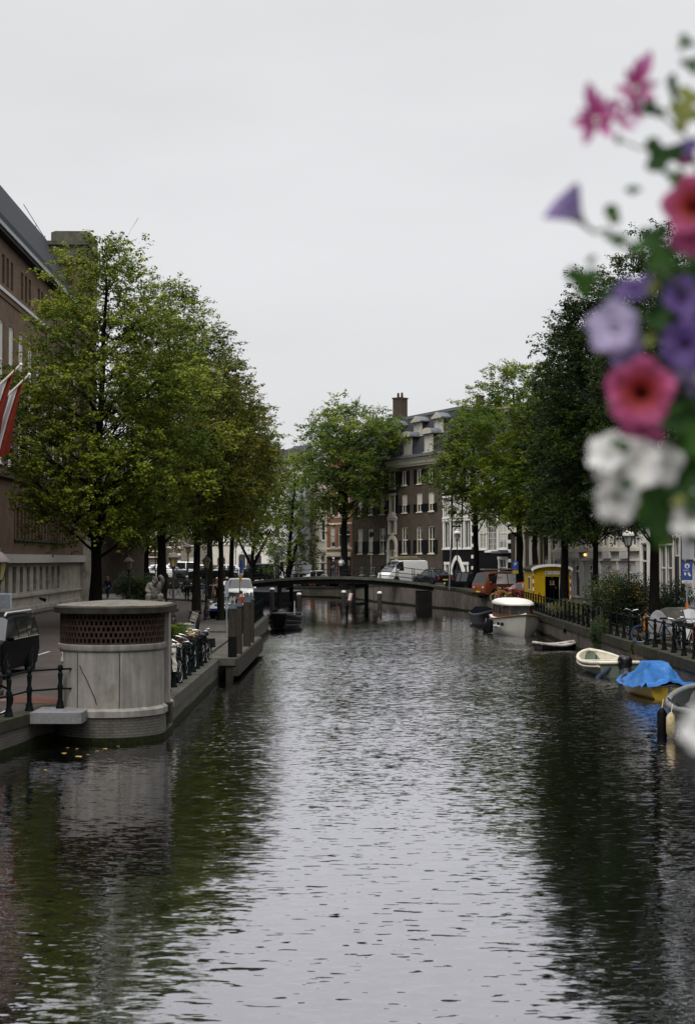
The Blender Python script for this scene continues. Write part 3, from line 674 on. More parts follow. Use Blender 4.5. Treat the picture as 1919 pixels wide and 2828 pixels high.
# --- orange brick shop house
def orange_ex(h, L, u):
    for z in (5.35, 8.15, 8.95, 11.6, 12.6): bx(h, 'stone_band', WHITE, (0, -.05, z, L, 0, z+.18))
    bx(h, 'signboard', CREAM, (.1, -.2, 4.55, L-.1, 0, 5.0)); bx(h, 'shop_front', BLACKM, (.3, -.06, 1.1, .5, 0, 4.4), (L-.5, -.06, 1.1, L-.3, 0, 4.4), (.5, -.06, 4.2, L-.5, 0, 4.4))
house('canal_house', 'narrow orange brick shop house with white stone bands behind the big tree', onl(903, FC, FD), onl(972.5, FC, FD), 16.3, ORANGEB, [
    dict(z0=5.6, z1=7.9, cols=[919, 940, 960], w=1.1, t=.6), dict(z0=9.2, z1=11.3, cols=[919, 940, 960], w=1.1, t=.6), dict(z0=12.9, z1=14.8, cols=[919, 940, 960], w=1.1, t=.6),
    dict(z0=1.3, z1=4.2, cols=[919, 940, 960], w=1.6, t=.75, fm=BLACKM, sill=0)], rh=3, extras=orange_ex)
# --- houses left of it
def cloth_ex(h, L, u):
    b = MB(); n = 26; m = 18; vs = []
    for j in range(m+1):
        for i in range(n+1):
            x = L*i/n; z = 1.4+12.6*j/m
            vs.append((x, -.95+.16*math.sin(i*1.9+.6*math.sin(j*.7))+.12*math.sin(j*1.3+i*.4)+.05*mnoise.noise((i*.5, j*.4, 3)), z))
    b.add(vs, [(j*(n+1)+i, j*(n+1)+i+1, (j+1)*(n+1)+i+1, (j+1)*(n+1)+i) for j in range(m) for i in range(n)])
    b.build('scaffold_sheet', mat('grey_sheeting', (.42, .42, .44), .6, .12, 2, dirt=(.3, .3, .33), dscale=.5), h, 60)
    for x in np.linspace(.1, L-.1, 4):
        p = MB(); p.tube([(x, -.7, 1.1), (x, -.7, 17.9)], .04, 6); p.build('scaffold_pole', GREYM, h)
    for z in (15.2, 16.6, 17.8): p = MB(); p.tube([(0, -.72, z), (L, -.72, z)], .035, 6); p.build('scaffold_pole', GREYM, h)
house('canal_house', 'house wrapped in grey scaffold sheeting left of the orange brick shop', onl(812, FB, FC), onl(880, FB, FC), 15.8, CREAM, [dict(z0=12.6, z1=14.4, cols=3, w=1.0)], rh=2.5, extras=cloth_ex)
def narrow_ex(h, L, u):
    bx(h, 'pilaster', PALEST, (.05, -.12, 1.1, .5, 0, 5.1), (L-.5, -.12, 1.1, L-.05, 0, 5.1), (0, -.15, 5.1, L, 0, 5.4))
house('canal_house', 'narrow cream stone house with a dark doorway beside the scaffold sheeting', onl(880.3, FB, FC), onl(902.7, FB, FC), 14.2, PALEST, [
    dict(z0=6.4, z1=8.6, cols=1, w=1.3), dict(z0=9.8, z1=11.6, cols=1, w=1.3), dict(z0=1.2, z1=4.8, cols=1, w=1.5, door=mat('black_door', (.01, .01, .01), .4))], rh=2.5, extras=narrow_ex)
def white_ex(h, L, u):
    bx(h, 'string_course', WHITE, (0, -.14, 6.1, L, 0, 6.4), (0, -.1, 10.6, L, 0, 10.8))
    for i in range(6): x = .3+(L-.6)*i/5; bx(h, 'pilaster', WHITE, (x-.2, -.1, 6.45, x+.2, 0, 10.55))
house('canal_house', 'cream white house with round-arched ground floor openings behind the footbridge', onl(648, FA, FB), onl(741, FA, FB), 15.5, WHITE, [
    dict(z0=1.5, z1=4.9, cols=[668, 690, 712, 730], w=1.3, arch=True, t=0, fm=CREAM), dict(z0=6.9, z1=10.2, cols=[666, 688, 710, 730], w=1.2, t=.65), dict(z0=11.4, z1=13.6, cols=4, w=1.2, t=.5)], rh=3, extras=white_ex)
def bay_ex(h, L, u):
    x = L*.5; bx(h, 'bay_window_base', WHITE, (x-1.5, -.5, 5.9, x+1.5, 0, 6.6)); bx(h, 'canopy', LEAD, (x-1.2, -.6, 5.0, x+1.2, 0, 5.15))
house('canal_house', 'bright white house with a shallow bay between cream house and scaffolding', onl(741.4, FA, FB), onl(788, FA, FB), 15.9, mat('bright_render', (.68, .68, .66), .6, .06, 2), [
    dict(z0=1.4, z1=4.6, cols=3, w=1.1, t=.7), dict(z0=6.9, z1=9.5, cols=3, w=.9, t=.6), dict(z0=10.8, z1=13, cols=3, w=.9, t=.6)], rh=3, extras=bay_ex)
house('canal_house', 'plain white house at the bend half hidden by the small tree', FB, onl(811.7, FB, FC), 14.9, WHITE, [dict(z0=1.4, z1=4.6, cols=2, w=1.1), dict(z0=6.6, z1=9, cols=2, w=1.), dict(z0=10.4, z1=12.6, cols=2, w=1.)], rh=3)
# --- far left row, glimpsed between the trunks
FL0, FL1 = (-40, 194), FA
def bandex(h, L, u):
    for z in np.arange(2, 11, .9): bx(h, 'stone_band', PALEST, (.0, -.04, z, .5, 0, z+.3), (L-.5, -.04, z, L, 0, z+.3), (L/2-.25, -.04, z, L/2+.25, 0, z+.3))
def shopf(h, L, u): bx(h, 'awning', mat('pale_awning', (.5, .46, .33), .7, .1), (.3, -1., 4.4, L-.3, 0, 4.6)); bx(h, 'string_course', CREAM, (0, -.1, 5.2, L, 0, 5.5))
for (pa, pb, m, lab, rows, ex) in (
    (180, 330, DKB, 'grey brown brick house far left behind the walking man', [dict(z0=5.5, z1=8, cols=5, w=1.1), dict(z0=9.4, z1=11.5, cols=5, w=1.1)], None),
    (330.4, 398, CREAM, 'cream and red shop house with closely set tall windows behind the bush', [dict(z0=1.4, z1=4.3, cols=4, w=.9), dict(z0=5.8, z1=8.3, cols=5, w=.7), dict(z0=9.4, z1=11.5, cols=5, w=.7)], shopf),
    (398.4, 447, DKB, 'brown house with a pale awning behind the bearded statue', [dict(z0=1.4, z1=4.2, cols=3, w=1.1, bars=4, c=2), dict(z0=5.9, z1=8.2, cols=3, w=1), dict(z0=9.4, z1=11.5, cols=3, w=1)], shopf),
    (447.4, 500, BROWNB, 'brown brick house with striped white stone blocks left of the street lamps', [dict(z0=1.4, z1=4.4, cols=2, w=1.5), dict(z0=5.8, z1=8.3, cols=3, w=1), dict(z0=9.4, z1=11.5, cols=3, w=1)], bandex),
    (500.4, 575, TAUPE, 'taupe stone house behind the parked bicycles on the left bank', [dict(z0=1.4, z1=4.6, cols=3, w=1.4, t=.75), dict(z0=6, z1=8.6, cols=4, w=1.1), dict(z0=9.6, z1=11.8, cols=4, w=1.1)], None),
    (575.4, 647.6, PALEST, 'sandy pale house left of the arched cream white house', [dict(z0=1.4, z1=4.6, cols=3, w=1.2, arch=True, t=0), dict(z0=6.4, z1=9.4, cols=4, w=1.0), dict(z0=10.6, z1=12.6, cols=4, w=1.0)], white_ex)):
    house('canal_house', lab, onl(pa, FL0, FL1), onl(pb, FL0, FL1), rnd(13.5, 15.5), m, rows, trim=CREAM, rh=3, extras=ex)
# --- black houses with white windows
def black_ex(h, L, u):
    M3 = Matrix(((1, 0, 0, 0), (0, 0, 1, 0), (0, 1, 0, 0), (0, 0, 0, 1)))
    x = u(1263); b = MB(); n = 9; o1 = [(x-1.5, 1.2), (x-1.5, 3.1)]+[(x-1.5+1.5*i/n, 3.1+1.5*math.sin(i/n*math.pi/2)) for i in range(1, n+1)]
    o2 = [(x-1.05, 1.2), (x-1.05, 3.1)]+[(x-1.05+1.05*i/n, 3.1+1.05*math.sin(i/n*math.pi/2)) for i in range(1, n+1)]
    for i in range(len(o1)-1):
        for s in (0, 1):
            q = [o1[i], o1[i+1], o2[i+1], o2[i]]
            if s: q = [(2*x-a, c) for a, c in q]
            b.prism(q, -.12, -.0, M3)
    b.build('door_arch', WHITE, h)
    bx(h, 'quoin', WHITE, *[(L-.42, -.06, z, L-.02, 0, z+.32) for z in np.arange(2.2, 11, 1.05)])
    bx(h, 'quoin', WHITE, *[(.02, -.06, z, .3, 0, z+.25) for z in np.arange(9, 13, .8)])
house('canal_house', 'black painted house with white pointed windows and a dark arched doorway', FE, onl(1307.5, FE, FG), 14.5, BLACKP, [
    dict(z0=5.3, z1=7.9, cols=[1234], w=1.25, c=2, t=.98, surround=.22, arch=True), dict(z0=5.3, z1=7.9, cols=[1263], w=1.5, c=2, bars=6, t=.5, surround=.14), dict(z0=5.3, z1=7.9, cols=[1291], w=1.25, c=2, t=0, surround=.22, arch=True),
    dict(z0=8.3, z1=10.2, cols=[1234, 1263, 1291], w=1.3, c=2, bars=5, t=0, surround=.18), dict(z0=11, z1=12.7, cols=3, w=1.1, bars=4, c=2, t=0),
    dict(z0=1.9, z1=3.7, cols=[1235, 1285], w=.7, t=0, surround=.26, arch=True), dict(z0=1.3, z1=4.0, cols=[1263], w=1.9, door=mat('black_door', (.01, .01, .01), .4), fm=BLACKP)], roof='gable', rh=3.6, extras=black_ex)
def black2_ex(h, L, u):
    bx(h, 'quoin', WHITE, *[(L-.5, -.06, z, L-.02, 0, z+.3) for z in np.arange(1.4, 10, .85)]); bx(h, 'door_canopy', LEAD, (u(1380), -.9, 4.75, u(1406), 0, 4.95))
    chimney(h, L*.6, 4, 17, .8, 2.2, DKB)
house('canal_house', 'black painted house with tall white multi-pane window behind the orange van', onl(1308, FE, FG), FG, 14.2, BLACKP, [
    dict(z0=5.2, z1=8.4, cols=[1332], w=1.2, c=2, bars=6, t=.45, surround=.14), dict(z0=5.0, z1=9.4, cols=[1358], w=1.9, c=2, bars=8, t=.5, surround=.25), dict(z0=5.2, z1=8.0, cols=[1388], w=1.5, c=2, bars=5, t=.5, surround=.15),
    dict(z0=10.2, z1=12.4, cols=3, w=1.3, c=2, bars=4, t=0, surround=.15), dict(z0=1.4, z1=4.2, cols=[1388], w=1.2, door=mat('dark_door', (.02, .025, .03), .4), surround=.25)], roof='pitch', rh=4.6, extras=black2_ex)
# --- row on the right
def pil_ex(h, L, u):
    bx(h, 'pilaster', CREAM, *[(u(p)-.32, -.18, 1.1, u(p)+.32, 0, 6.6) for p in (1446, 1487, 1522)], (0, -.22, 6.6, L, 0, 7.1)); bx(h, 'string_course', CREAM, (0, -.15, 10.4, L, 0, 10.7))
house('canal_house', 'house with broad cream pilasters and tall glazing behind the wagon', onl(1410.6, FG, FH), onl(1529, FG, FH), 15.2, DKB, [
    dict(z0=1.3, z1=6.2, cols=[1428, 1466, 1505], w=1.6, t=.45, c=1), dict(z0=7.5, z1=10, cols=4, w=1.3, t=.6), dict(z0=11.2, z1=13.4, cols=4, w=1.3)], trim=CREAM, rh=3.5, extras=pil_ex)
def stone_ex(h, L, u):
    bx(h, 'string_course', PALEST, (0, -.25, 4.78, L, 0, 5.02), (0, -.16, 4.1, L, 0, 4.25)); bx(h, 'balcony_base', STONEG, *[(x-.9, -.3, 4.27, x+.9, 0, 4.76) for x in (L*.2, L*.5, L*.8)])
    for i in range(7): x = .25+(L-.5)*i/6; bx(h, 'pilaster', STONEG, (x-.2, -.14, 1.1, x+.2, 0, 4.08)) if i % 2 == 0 else bx(h, 'pilaster', PALEST, (x-.2, -.14, 5.05, x+.2, 0, 9.2))
PSH = [dict(z0=1.3, z1=3.8, cols=3, w=1.5, c=1, t=.8, arch=True, fm=WHITE), dict(z0=5.15, z1=8.8, cols=6, w=1.05, t=.7, fm=WHITE, surround=.1), dict(z0=9.8, z1=12.4, cols=6, w=1.0, t=.6, fm=WHITE)]
house('canal_house', 'grey sandstone house with arched openings right of the trunk by the wagon', onl(1530, FG, FH), FH, 14.8, STONEG, PSH, trim=PALEST, rh=3, extras=stone_ex)
def lit_ex(h, L, u):
    stone_ex(h, L, u)
    b = MB(); b.ball((u(1630), -.45, 4.55), .11, 10, 7); m, t, s = shader('lit_lamp'); s.inputs['Emission Color'].default_value = (1, .5, .12, 1); s.inputs['Emission Strength'].default_value = 1.8; s.inputs['Base Color'].default_value = (.8, .5, .2, 1)
    l = b.build('lit_lamp', m, h); b = MB(); b.tube([(u(1630), 0, 4.75), (u(1630), -.45, 4.78), (u(1630), -.45, 4.68)], .025, 6); b.build('lamp_bracket', BLACKM, l)
house('canal_house', 'grey sandstone house with a small lit orange lamp over its door', FH, onl(1764, FH, FI), 14.8, STONEG, PSH, trim=PALEST, rh=3, extras=lit_ex)
house('canal_house', 'narrow white house behind the thick right-hand trunk', onl(1764.4, FH, FI), onl(1812, FH, FI), 14, WHITE, [dict(z0=1.3, z1=5.3, cols=2, w=1.2, t=.7), dict(z0=6.6, z1=9.2, cols=2, w=1.2), dict(z0=10.4, z1=12.4, cols=2, w=1.2)], rh=3)
FJ = (21.4, 70)
house('canal_house', 'brown brick house with pale tall windows left of the blue sign', onl(1813, FI, FJ), onl(1884, FI, FJ), 14.5, brick('red_brown_brick', (.14, .07, .05), (.11, .055, .042), (.13, .11, .09)), [
    dict(z0=1.9, z1=5.1, cols=[1830, 1848], w=1.3, t=.55, c=1, surround=.1), dict(z0=1.3, z1=5.6, cols=[1868], w=1.2, door=mat('black_door', (.01, .01, .01), .4), surround=.16), dict(z0=6.8, z1=9.4, cols=4, w=1.2, surround=.08), dict(z0=10.5, z1=12.5, cols=4, w=1.2, surround=.08)], rh=3)
def grey_ex(h, L, u): bx(h, 'oriel', mat('pale_grey_paint', (.5, .52, .55), .6, .05), (u(1905)-.8, -.3, 4.2, u(1905)+.8, 0, 6.6))
house('canal_house', 'grey brick house behind the blue sign at the right edge', onl(1884.5, FI, FJ), onl(1935, FI, FJ), 14.5, brick('grey_brick', (.16, .15, .14), (.13, .12, .115), (.15, .14, .13)), [
    dict(z0=1.3, z1=4.1, cols=[1903, 1922], w=1.5, t=.7, surround=.14), dict(z0=7, z1=9.5, cols=3, w=1.3), dict(z0=10.6, z1=12.6, cols=3, w=1.3)], rh=3, extras=grey_ex)
FK = [onl(1935.4, FI, FJ), (21.9, 64), (23.2, 45), (23.8, 33), (24.2, 21), (24.4, 8)]
for i, (m, tr, lab) in enumerate(((BROWNB, WHITE, 'first'), (CREAM, WHITE, 'second'), (DKB, CREAM, 'third'), (ORANGEB, WHITE, 'fourth'), (STONEG, PALEST, 'fifth'))):
    house('canal_house', ('brown brick', 'cream painted', 'dark brown brick', 'orange brick', 'grey stone')[i]+' house on the right bank, %s one nearer than the grey brick house' % lab, FK[i], FK[i+1], 13.8+.5*(i % 3), m, [
        dict(z0=1.4, z1=4.6, cols=4, w=1.4, t=.7), dict(z0=6.2, z1=8.9, cols=4, w=1.2, t=.6), dict(z0=10.2, z1=12.3, cols=4, w=1.1)], trim=tr, rh=3.2)
# taller buildings whose roofs show over the row
house('tall_building', 'beige walled building with one tall brick chimney behind the brown house', (2.2, 174), (9.5, 168), 20.3, mat('beige_wall', (.32, .28, .2), .8, .12), [dict(z0=15, z1=17, cols=4, w=1.1)], rh=1.2, rm=TILE, group='buildings behind the canal houses', extras=lambda h, L, u: chimney(h, L*.42, 1.2, 20, 1.25, 3.3, DKB))
house('tall_building', 'slate roofed attic with small chimneys above the right-hand trees', (11.2, 148), (17.5, 141), 19.2, SLATE, [dict(z0=16.5, z1=17.9, cols=2, w=1.1)], rh=1.0, group='buildings behind the canal houses', extras=lambda h, L, u: (chimney(h, 1.5, 1.5, 19.3, .6, 1.5, DKB, 0), chimney(h, 4, 1.5, 19.3, .5, 1.2, BLACKM, 1)))

# ================================================================ the large brick building on the left bank
def big_building():
    xw = lambda Y: -17.6-.022*Y
    Y0, Y1 = 6., 108.; D = Vector((xw(Y1)-xw(Y0), Y1-Y0)); L = D.length
    t = thing('brick_town_hall', 'massive brown brick public building with steep slate roof on the left bank', 'building', (xw(Y0), Y0, 0), math.atan2(D.y, D.x))
    u = lambda Y: (Y-Y0)*L/(Y1-Y0)
    b1 = brick('hall_brick', (.22, .138, .09), (.18, .112, .074), (.17, .14, .11)); st = mat('hall_stone', (.42, .39, .33), .85, .14, 3, .1, dirt=(.2, .185, .155), dscale=.8)
    # local +x runs away from the camera, the facade faces local -y ... towards the canal
    lw = []; tall = []
    for k in range(-4, 9): lw.append((u(82.3+k*2.05)-.5, 2.25, u(82.3+k*2.05)+.5, 3.75))
    ops = [o for o in lw if 0 < o[0] and o[2] < L]
    b = wall(t, 'plinth', L, 4.35, ops, st, 6, -1, .3)
    for o in ops:
        p = MB(); p.add([(o[0], .28, o[1]), (o[2], .28, o[1]), (o[2], .28, o[3]), (o[0], .28, o[3])], [(0, 1, 2, 3)])
        wn = p.build('window', DARKGLASS, t)
    bx(t, 'plinth_ledge', st, (0, -.12, 1.0, L, -.002, 1.35), (0, -.1, 1.95, L, -.002, 2.1))
    bx(t, 'stone_band', mat('band_stone', (.43, .41, .38), .8, .1, 3), (0, -.35, 4.0, L, -.002, 4.5))
    pan = (u(83.5), 5.4, u(100.5), 7.75)
    wall(t, 'lower_wall', L, 8.75, [pan], b1, 6, 4.37, .22, -.15)
    p = MB()
    for i in range(16): x = pan[0]+(pan[2]-pan[0])*(i+.5)/16; p.box((x-.16, -.14, 5.42), (x+.16, .05, 7.2)); 
    p.build('brick_fins', b1, t)
    p = MB()
    for i in range(16): x = pan[0]+(pan[2]-pan[0])*(i+.5)/16; p.box((x-.3, -.2, 7.25), (x+.3, .05, 7.5))
    p.build('corbels', b1, t)
    bx(t, 'panel_sill', mat('mossy_sill', (.09, .1, .07), .9), (pan[0]-.1, -.28, 5.28, pan[2]+.1, .05, 5.4))
    bx(t, 'ledge_coping', mat('ledge_stone', (.1, .09, .075), .85), (0, -.4, 8.75, L, 1.4, 9.0))
    # upper wall: narrow slits above, tall white windows below
    W2 = []; SL = []
    Yw = 61.5-2.75*20
    while Yw < 106:
        W2.append((u(Yw)-.62, 9.6, u(Yw)+.62, 12.6)); W2.append((u(Yw)-.62, 13.3, u(Yw)+.62, 17.6)); Yw += 2.75
    Yw = 60.5-5.2*10; k = 0
    while Yw < 107:
        for q in range(3): SL.append((u(Yw+q*1.15)-.33, 19.75, u(Yw+q*1.15)+.33, 21.4))
        Yw += 5.2
    ops = W2+[s for s in SL if s[2] < L-.2]
    wall(t, 'upper_wall', L, 22.4, ops, b1, 9, 8.8, .2, 0.1)
    for o in W2:
        me, pm = window_mesh(o[2]-o[0], o[3]-o[1], 2, .5, 4, WHITE, sill=.1)
        wn = put(t, me, 'window', o[0], o[1], .1); put(wn, pm, 'pane', 0, 0)
        bl = MB(); bl.box((.08, .095, .1), (o[2]-o[0]-.08, .105, (o[3]-o[1])*.97)); bl.build('blind', BLIND, wn)
    for o in SL:
        if o[2] < L-.2:
            p = MB(); p.add([(o[0], .24, o[1]), (o[2], .24, o[1]), (o[2], .24, o[3]), (o[0], .24, o[3])], [(0, 1, 2, 3)]); p.build('window', DARKGLASS, t)
    bx(t, 'string_course', mat('white_stone', (.5, .5, .5), .8, .1), (0, -.05, 19.2, L, .1, 19.4)); bx(t, 'string_shadow_ledge', b1, (0, 0.03, 18.9, L, .098, 19.19))
    bx(t, 'gutter', mat('zinc', (.3, .32, .34), .5, .15), (0, -.45, 22.4, L, .1, 22.62)); bx(t, 'eaves', mat('dark_eaves', (.05, .05, .055), .7), (0, -.35, 22.2, L, .098, 22.39))
    r = MB(); r.loft([[(x, -.3, 22.63), (x, 9.4, 22.63), (x, 5.8, 28.4), (x, 2.9, 28.4)] for x in (-.2, L+1.)]); rf = r.build('roof', SLATE, t)
    bx(rf, 'roof_gutter_step', mat('dark_slate', (.05, .055, .062), .6), (-.2, .02, 22.95, L+.5, .55, 23.5))
    p = MB(); p.tube([(u(111), 3.4, 28.95), (u(100), 2.8, 28.85)], .03, 5); p.tube([(u(111), 3.4, 27.8), (u(111), 3.4, 29.1)], .06, 6); p.tube([(u(106), 3.1, 28.2), (u(106), 3.1, 28.9)], .03, 6); p.build('lightning_rod', GREYM, t)
    # corner tower: stone below, brick above, stone cap
    def tb(nm, m, x0, x1, y0, y1, z0, z1): return bx(t, nm, m, (x0, y0, z0, x1, y1, z1))
    a, c = u(108.02), u(114); tb('tower_base', st, a, c, -.35, 4.2, -1, 8.3)
    for x in (a+.6, a+2.6, a+4.6): tb('tower_buttress', st, x-.35, x+.35, -.75, -.352, -1, 6.4)
    tb('tower_shaft', b1, a+.03, c-.1, -.2, 4.0, 8.3, 26.4)
    capm = mat('tower_cap', (.16, .15, .12), .9, .25, 3, .2, dirt=(.07, .07, .05))
    tb('tower_cornice', capm, a-.15, c+.1, -.4, 4.2, 26.4, 26.65); tb('tower_parapet', capm, a-.02, c-.05, -.27, 4.07, 26.65, 27.75); tb('tower_cornice', capm, a-.2, c+.12, -.45, 4.25, 27.75, 28.05)
    p = MB(); p.prism([(a+.8, -.2), (a+1.3, -.4), (c-1.2, -.4), (c-.6, -.1), (c-.6, 2.2), (c-1.1, 2.6), (a+1.3, 2.6), (a+.8, 2.2)], 28.05, 29.0); p.build('tower_lantern', capm, t)
    # a small spotlight on the plinth
    p = MB(); p.tube([(u(91.8), -.05, 1.75), (u(91.8)-.1, -.45, 1.62)], [.07, .12], 8); p.build('wall_spotlight', BLACKM, t)
    return t
big_building()
# annex behind the tower
house('canal_house', 'low brown stone wing beyond the tower of the public building', (-25.5, 127), (-21.6, 126), 9, DKB, [dict(z0=4.6, z1=6.6, cols=2, w=1)], rh=1.5, group='houses of the left bank')
# ================================================================ TREES AND SHRUBS
def leaf_mat(name, a, b_, c, trans=.35):
    """three leaf colours mixed per leaf and per spray; thin leaves let light through"""
    if name in MATS: return MATS[name]
    m, t, b = shader(name); o = t.nodes['Material Output']
    g = t.nodes.new('ShaderNodeNewGeometry'); at = t.nodes.new('ShaderNodeAttribute'); at.attribute_name = 'spray'
    k = mixc(t, ramp(t, at.outputs['Fac'], .25, .8, 0, 1), a, b_)
    k = mixc(t, ramp(t, g.outputs['Random Per Island'], .85, 1, 0, .5), k, c)
    t.links.new(k, b.inputs['Base Color']); b.inputs['Roughness'].default_value = .6; b.inputs['Specular IOR Level'].default_value = .1
    tr = t.nodes.new('ShaderNodeBsdfTranslucent'); t.links.new(mixc(t, 1., k, (1.3, 1.35, .7), 'MULTIPLY'), tr.inputs[0])
    mx_ = t.nodes.new('ShaderNodeMixShader'); mx_.inputs[0].default_value = trans
    t.links.new(b.outputs[0], mx_.inputs[1]); t.links.new(tr.outputs[0], mx_.inputs[2]); t.links.new(mx_.outputs[0], o.inputs[0])
    MATS[name] = m; return m
def leaves_mesh(name, cen, up, size, spray, m, rng, elong=1.7):
    """one folded four-cornered leaf per centre"""
    n = len(cen); d = rng.normal(size=(n, 3)); d[:, 2] = d[:, 2]*.35-.35; d /= np.linalg.norm(d, axis=1)[:, None]
    nrm = rng.normal(size=(n, 3))*.4+np.array([0, -.35, .9]); s = np.cross(d, nrm); s /= np.linalg.norm(s, axis=1)[:, None]+1e-9
    q = np.cross(s, d)
    L = (size*(.65+.7*rng.random(n)))[:, None]; W = L/elong
    v = np.empty((n, 4, 3)); v[:, 0] = cen; v[:, 1] = cen+d*L*.5+s*W*.5+q*L*.06; v[:, 2] = cen+d*L; v[:, 3] = cen+d*L*.5-s*W*.5+q*L*.06
    me = bpy.data.meshes.new(name); me.vertices.add(n*4); me.vertices.foreach_set('co', v.reshape(-1).astype(np.float32))
    me.loops.add(n*4); me.loops.foreach_set('vertex_index', np.arange(n*4, dtype=np.int32))
    me.polygons.add(n); me.polygons.foreach_set('loop_start', np.arange(0, n*4, 4, dtype=np.int32)); me.polygons.foreach_set('loop_total', np.full(n, 4, dtype=np.int32))
    at = me.attributes.new('spray', 'FLOAT', 'FACE'); at.data.foreach_set('value', spray.astype(np.float32))
    me.materials.append(m); me.update(calc_edges=True); return me
BARK = mat('bark', (.03, .027, .021), .95, .4, 5, .6, stretch=(3, 3, .6), dirt=(.035, .042, .018), dscale=1.1, dlo=.5, dhi=.8)
BARKD = mat('dark_bark', (.016, .014, .012), .95, .4, 5, .5, stretch=(3, 3, .6))
def tree(name, label, px, Y, zb, tr, crown, lm, leaf=.15, dens=4.2, bark=None, group=None, seed=1, boughs=55, shape=.32, lean=0., limb0=.0, rys=1.0, flat=.55, fork=None):
    """crown = (top, bottom, left, right) in photo pixels at distance Y"""
    rng = np.random.default_rng(seed); random.seed(seed)
    x0 = X(px, Y); t = thing(name, label, 'tree', (x0, Y, zb), 0, group)
    top, bot = ZZ(crown[0], Y)-zb, ZZ(crown[1], Y)-zb; xl, xr = X(crown[2], Y)-x0, X(crown[3], Y)-x0
    rx = (xr-xl)/2; cx = (xr+xl)/2; ry = rx*rys; H = top-bot
    def prof(u):
        return .5+.5*(u/shape)**.6 if u < shape else max(0, 1-((u-shape)/(1-shape))**1.7)**.7
    lum = [rng.uniform(0, 6.28, 6), rng.uniform(0, 6.28, 6)]
    def rad(u, a): return prof(u)*(1+.13*math.sin(3*a+lum[0][0]+4*u)+.10*math.sin(5*a+lum[0][1]-7*u)+.08*math.sin(9*u+lum[0][2]+2*a))
    B = []; tries = 0; mind = .95*(rx*ry*H/boughs)**(1/3)
    while len(B) < boughs and tries < 6000:
        tries += 1
        u = rng.beta(1.25, 1.25); a = rng.uniform(0, 6.283); k = rng.uniform(.05, 1)**.42*.93; r_ = rad(u, a)*k
        p = np.array([cx*min(1, .3+u)+rx*r_*math.cos(a), ry*r_*math.sin(a), bot+H*(.03+.94*u)])
        if all(np.linalg.norm((p-q)*[1, 1, .9]) > mind*(1-tries/9000) for q in B): B.append(p)
    B = np.array(B)
    area = math.pi/4*2*rx*H*.9; nl = int(area*dens*1.75/(leaf*leaf/1.7*.5)); per = 26
    ns = max(len(B), nl//per); bi = rng.integers(0, len(B), ns)
    br = mind*(.78+.4*rng.random(len(B)))
    off = rng.normal(size=(ns, 3)); off /= np.linalg.norm(off, axis=1)[:, None]; off *= (rng.random(ns)**.42)[:, None]
    sc_ = B[bi]+off*br[bi][:, None]*np.array([1.12, 1.12, flat*1.25])
    sc_[:, 2] -= .16*np.hypot(off[:, 0], off[:, 1])*br[bi]
    out = sc_-np.array([cx*.6, 0, bot+H*.35]); out[:, 2] *= .3; out /= np.linalg.norm(out, axis=1)[:, None]+1e-6
    sv = .35*rng.random(ns)+.65*rng.random(len(B))[bi]
    # leaves along short drooping twigs
    idx = np.repeat(np.arange(ns), per); f = rng.random(len(idx)); tl = leaf*(2.2+2.8*rng.random(ns))
    tw = out+rng.normal(size=(ns, 3))*.55; tw[:, 2] -= .1; tw /= np.linalg.norm(tw, axis=1)[:, None]
    c = sc_[idx]+tw[idx]*(f*tl[idx])[:, None]; c[:, 2] -= (f**2)*tl[idx]*.22
    c += rng.normal(size=c.shape)*np.array([.55, .55, .3])*leaf
    me = leaves_mesh('crown', c, None, leaf, sv[idx], lm, rng)
    link('crown', me, t)
    # trunk, limbs to every bough
    w_ = MB(); wob = [rnd(-.12, .12) for _ in range(10)]
    axis = []; n = 12; zt = bot+H*.8
    for i in range(n+1):
        k = i/n; z = zt*k; axis.append(Vector((cx*max(0, (z-bot*.7)/(zt-bot*.7+1e-6))**1.3*.8+lean*math.sin(k*3)+wob[i % 10]*tr*1.6*(k > .05), wob[(i+3) % 10]*tr*1.5, z)))
    rads = [tr*(1.55 if i == 0 else 1.12 if i == 1 else 1-.78*i/n) for i in range(n+1)]
    axis.insert(1, axis[0].lerp(axis[1], .25)); rads.insert(1, tr*1.18)
    axis[0].z = -.3
    w_.tube(axis, rads, 12)
    if fork:
        for (fx, fz) in fork:
            w_.tube([(0, 0, bot*.55), (fx*.35, .1, bot*.55+fz*.35), (fx*.75, .2, bot*.55+fz*.75), (fx, .3, bot*.55+fz)], [tr*.75, tr*.65, tr*.5, tr*.3], 8)
    for p in B:
        p = Vector(p); hz = max(bot*(.72+limb0), p.z-rnd(.25, .5)*math.hypot(p.x, p.y)-rnd(.3, 1.2)); hz = min(hz, zt*.97)
        k = hz/zt*n; i = min(int(k), n-1); q = axis[i+1].lerp(axis[min(i+2, n+1)], k-i); r0 = max(.025, tr*(1-.85*hz/zt)*.34)
        mid = q.lerp(p, .5)+Vector((rnd(-.2, .2), rnd(-.2, .2), rnd(.0, .35)))*mind*.35
        w_.tube([q, q.lerp(mid, .5)+Vector((0, 0, -.05)), mid, mid.lerp(p, .5), p], [r0, r0*.8, r0*.6, r0*.42, r0*.2], 5, cap=False)
        for _ in range(3):
            e = p+Vector(rng.normal(size=3))*mind*.5; w_.tube([p.lerp(mid, .3), e.lerp(p, .5)+Vector((0, 0, .1)), e], [r0*.28, r0*.2, .012], 4, cap=False)
    w_.build('trunk', bark or BARK, t, 60)
    return t
LM_A = leaf_mat('elm_leaves', (.042, .075, .009), (.17, .2, .022), (.36, .31, .025), .2)
LM_B = leaf_mat('elm_leaves_deep', (.038, .072, .008), (.13, .16, .015), (.26, .21, .016), .2)
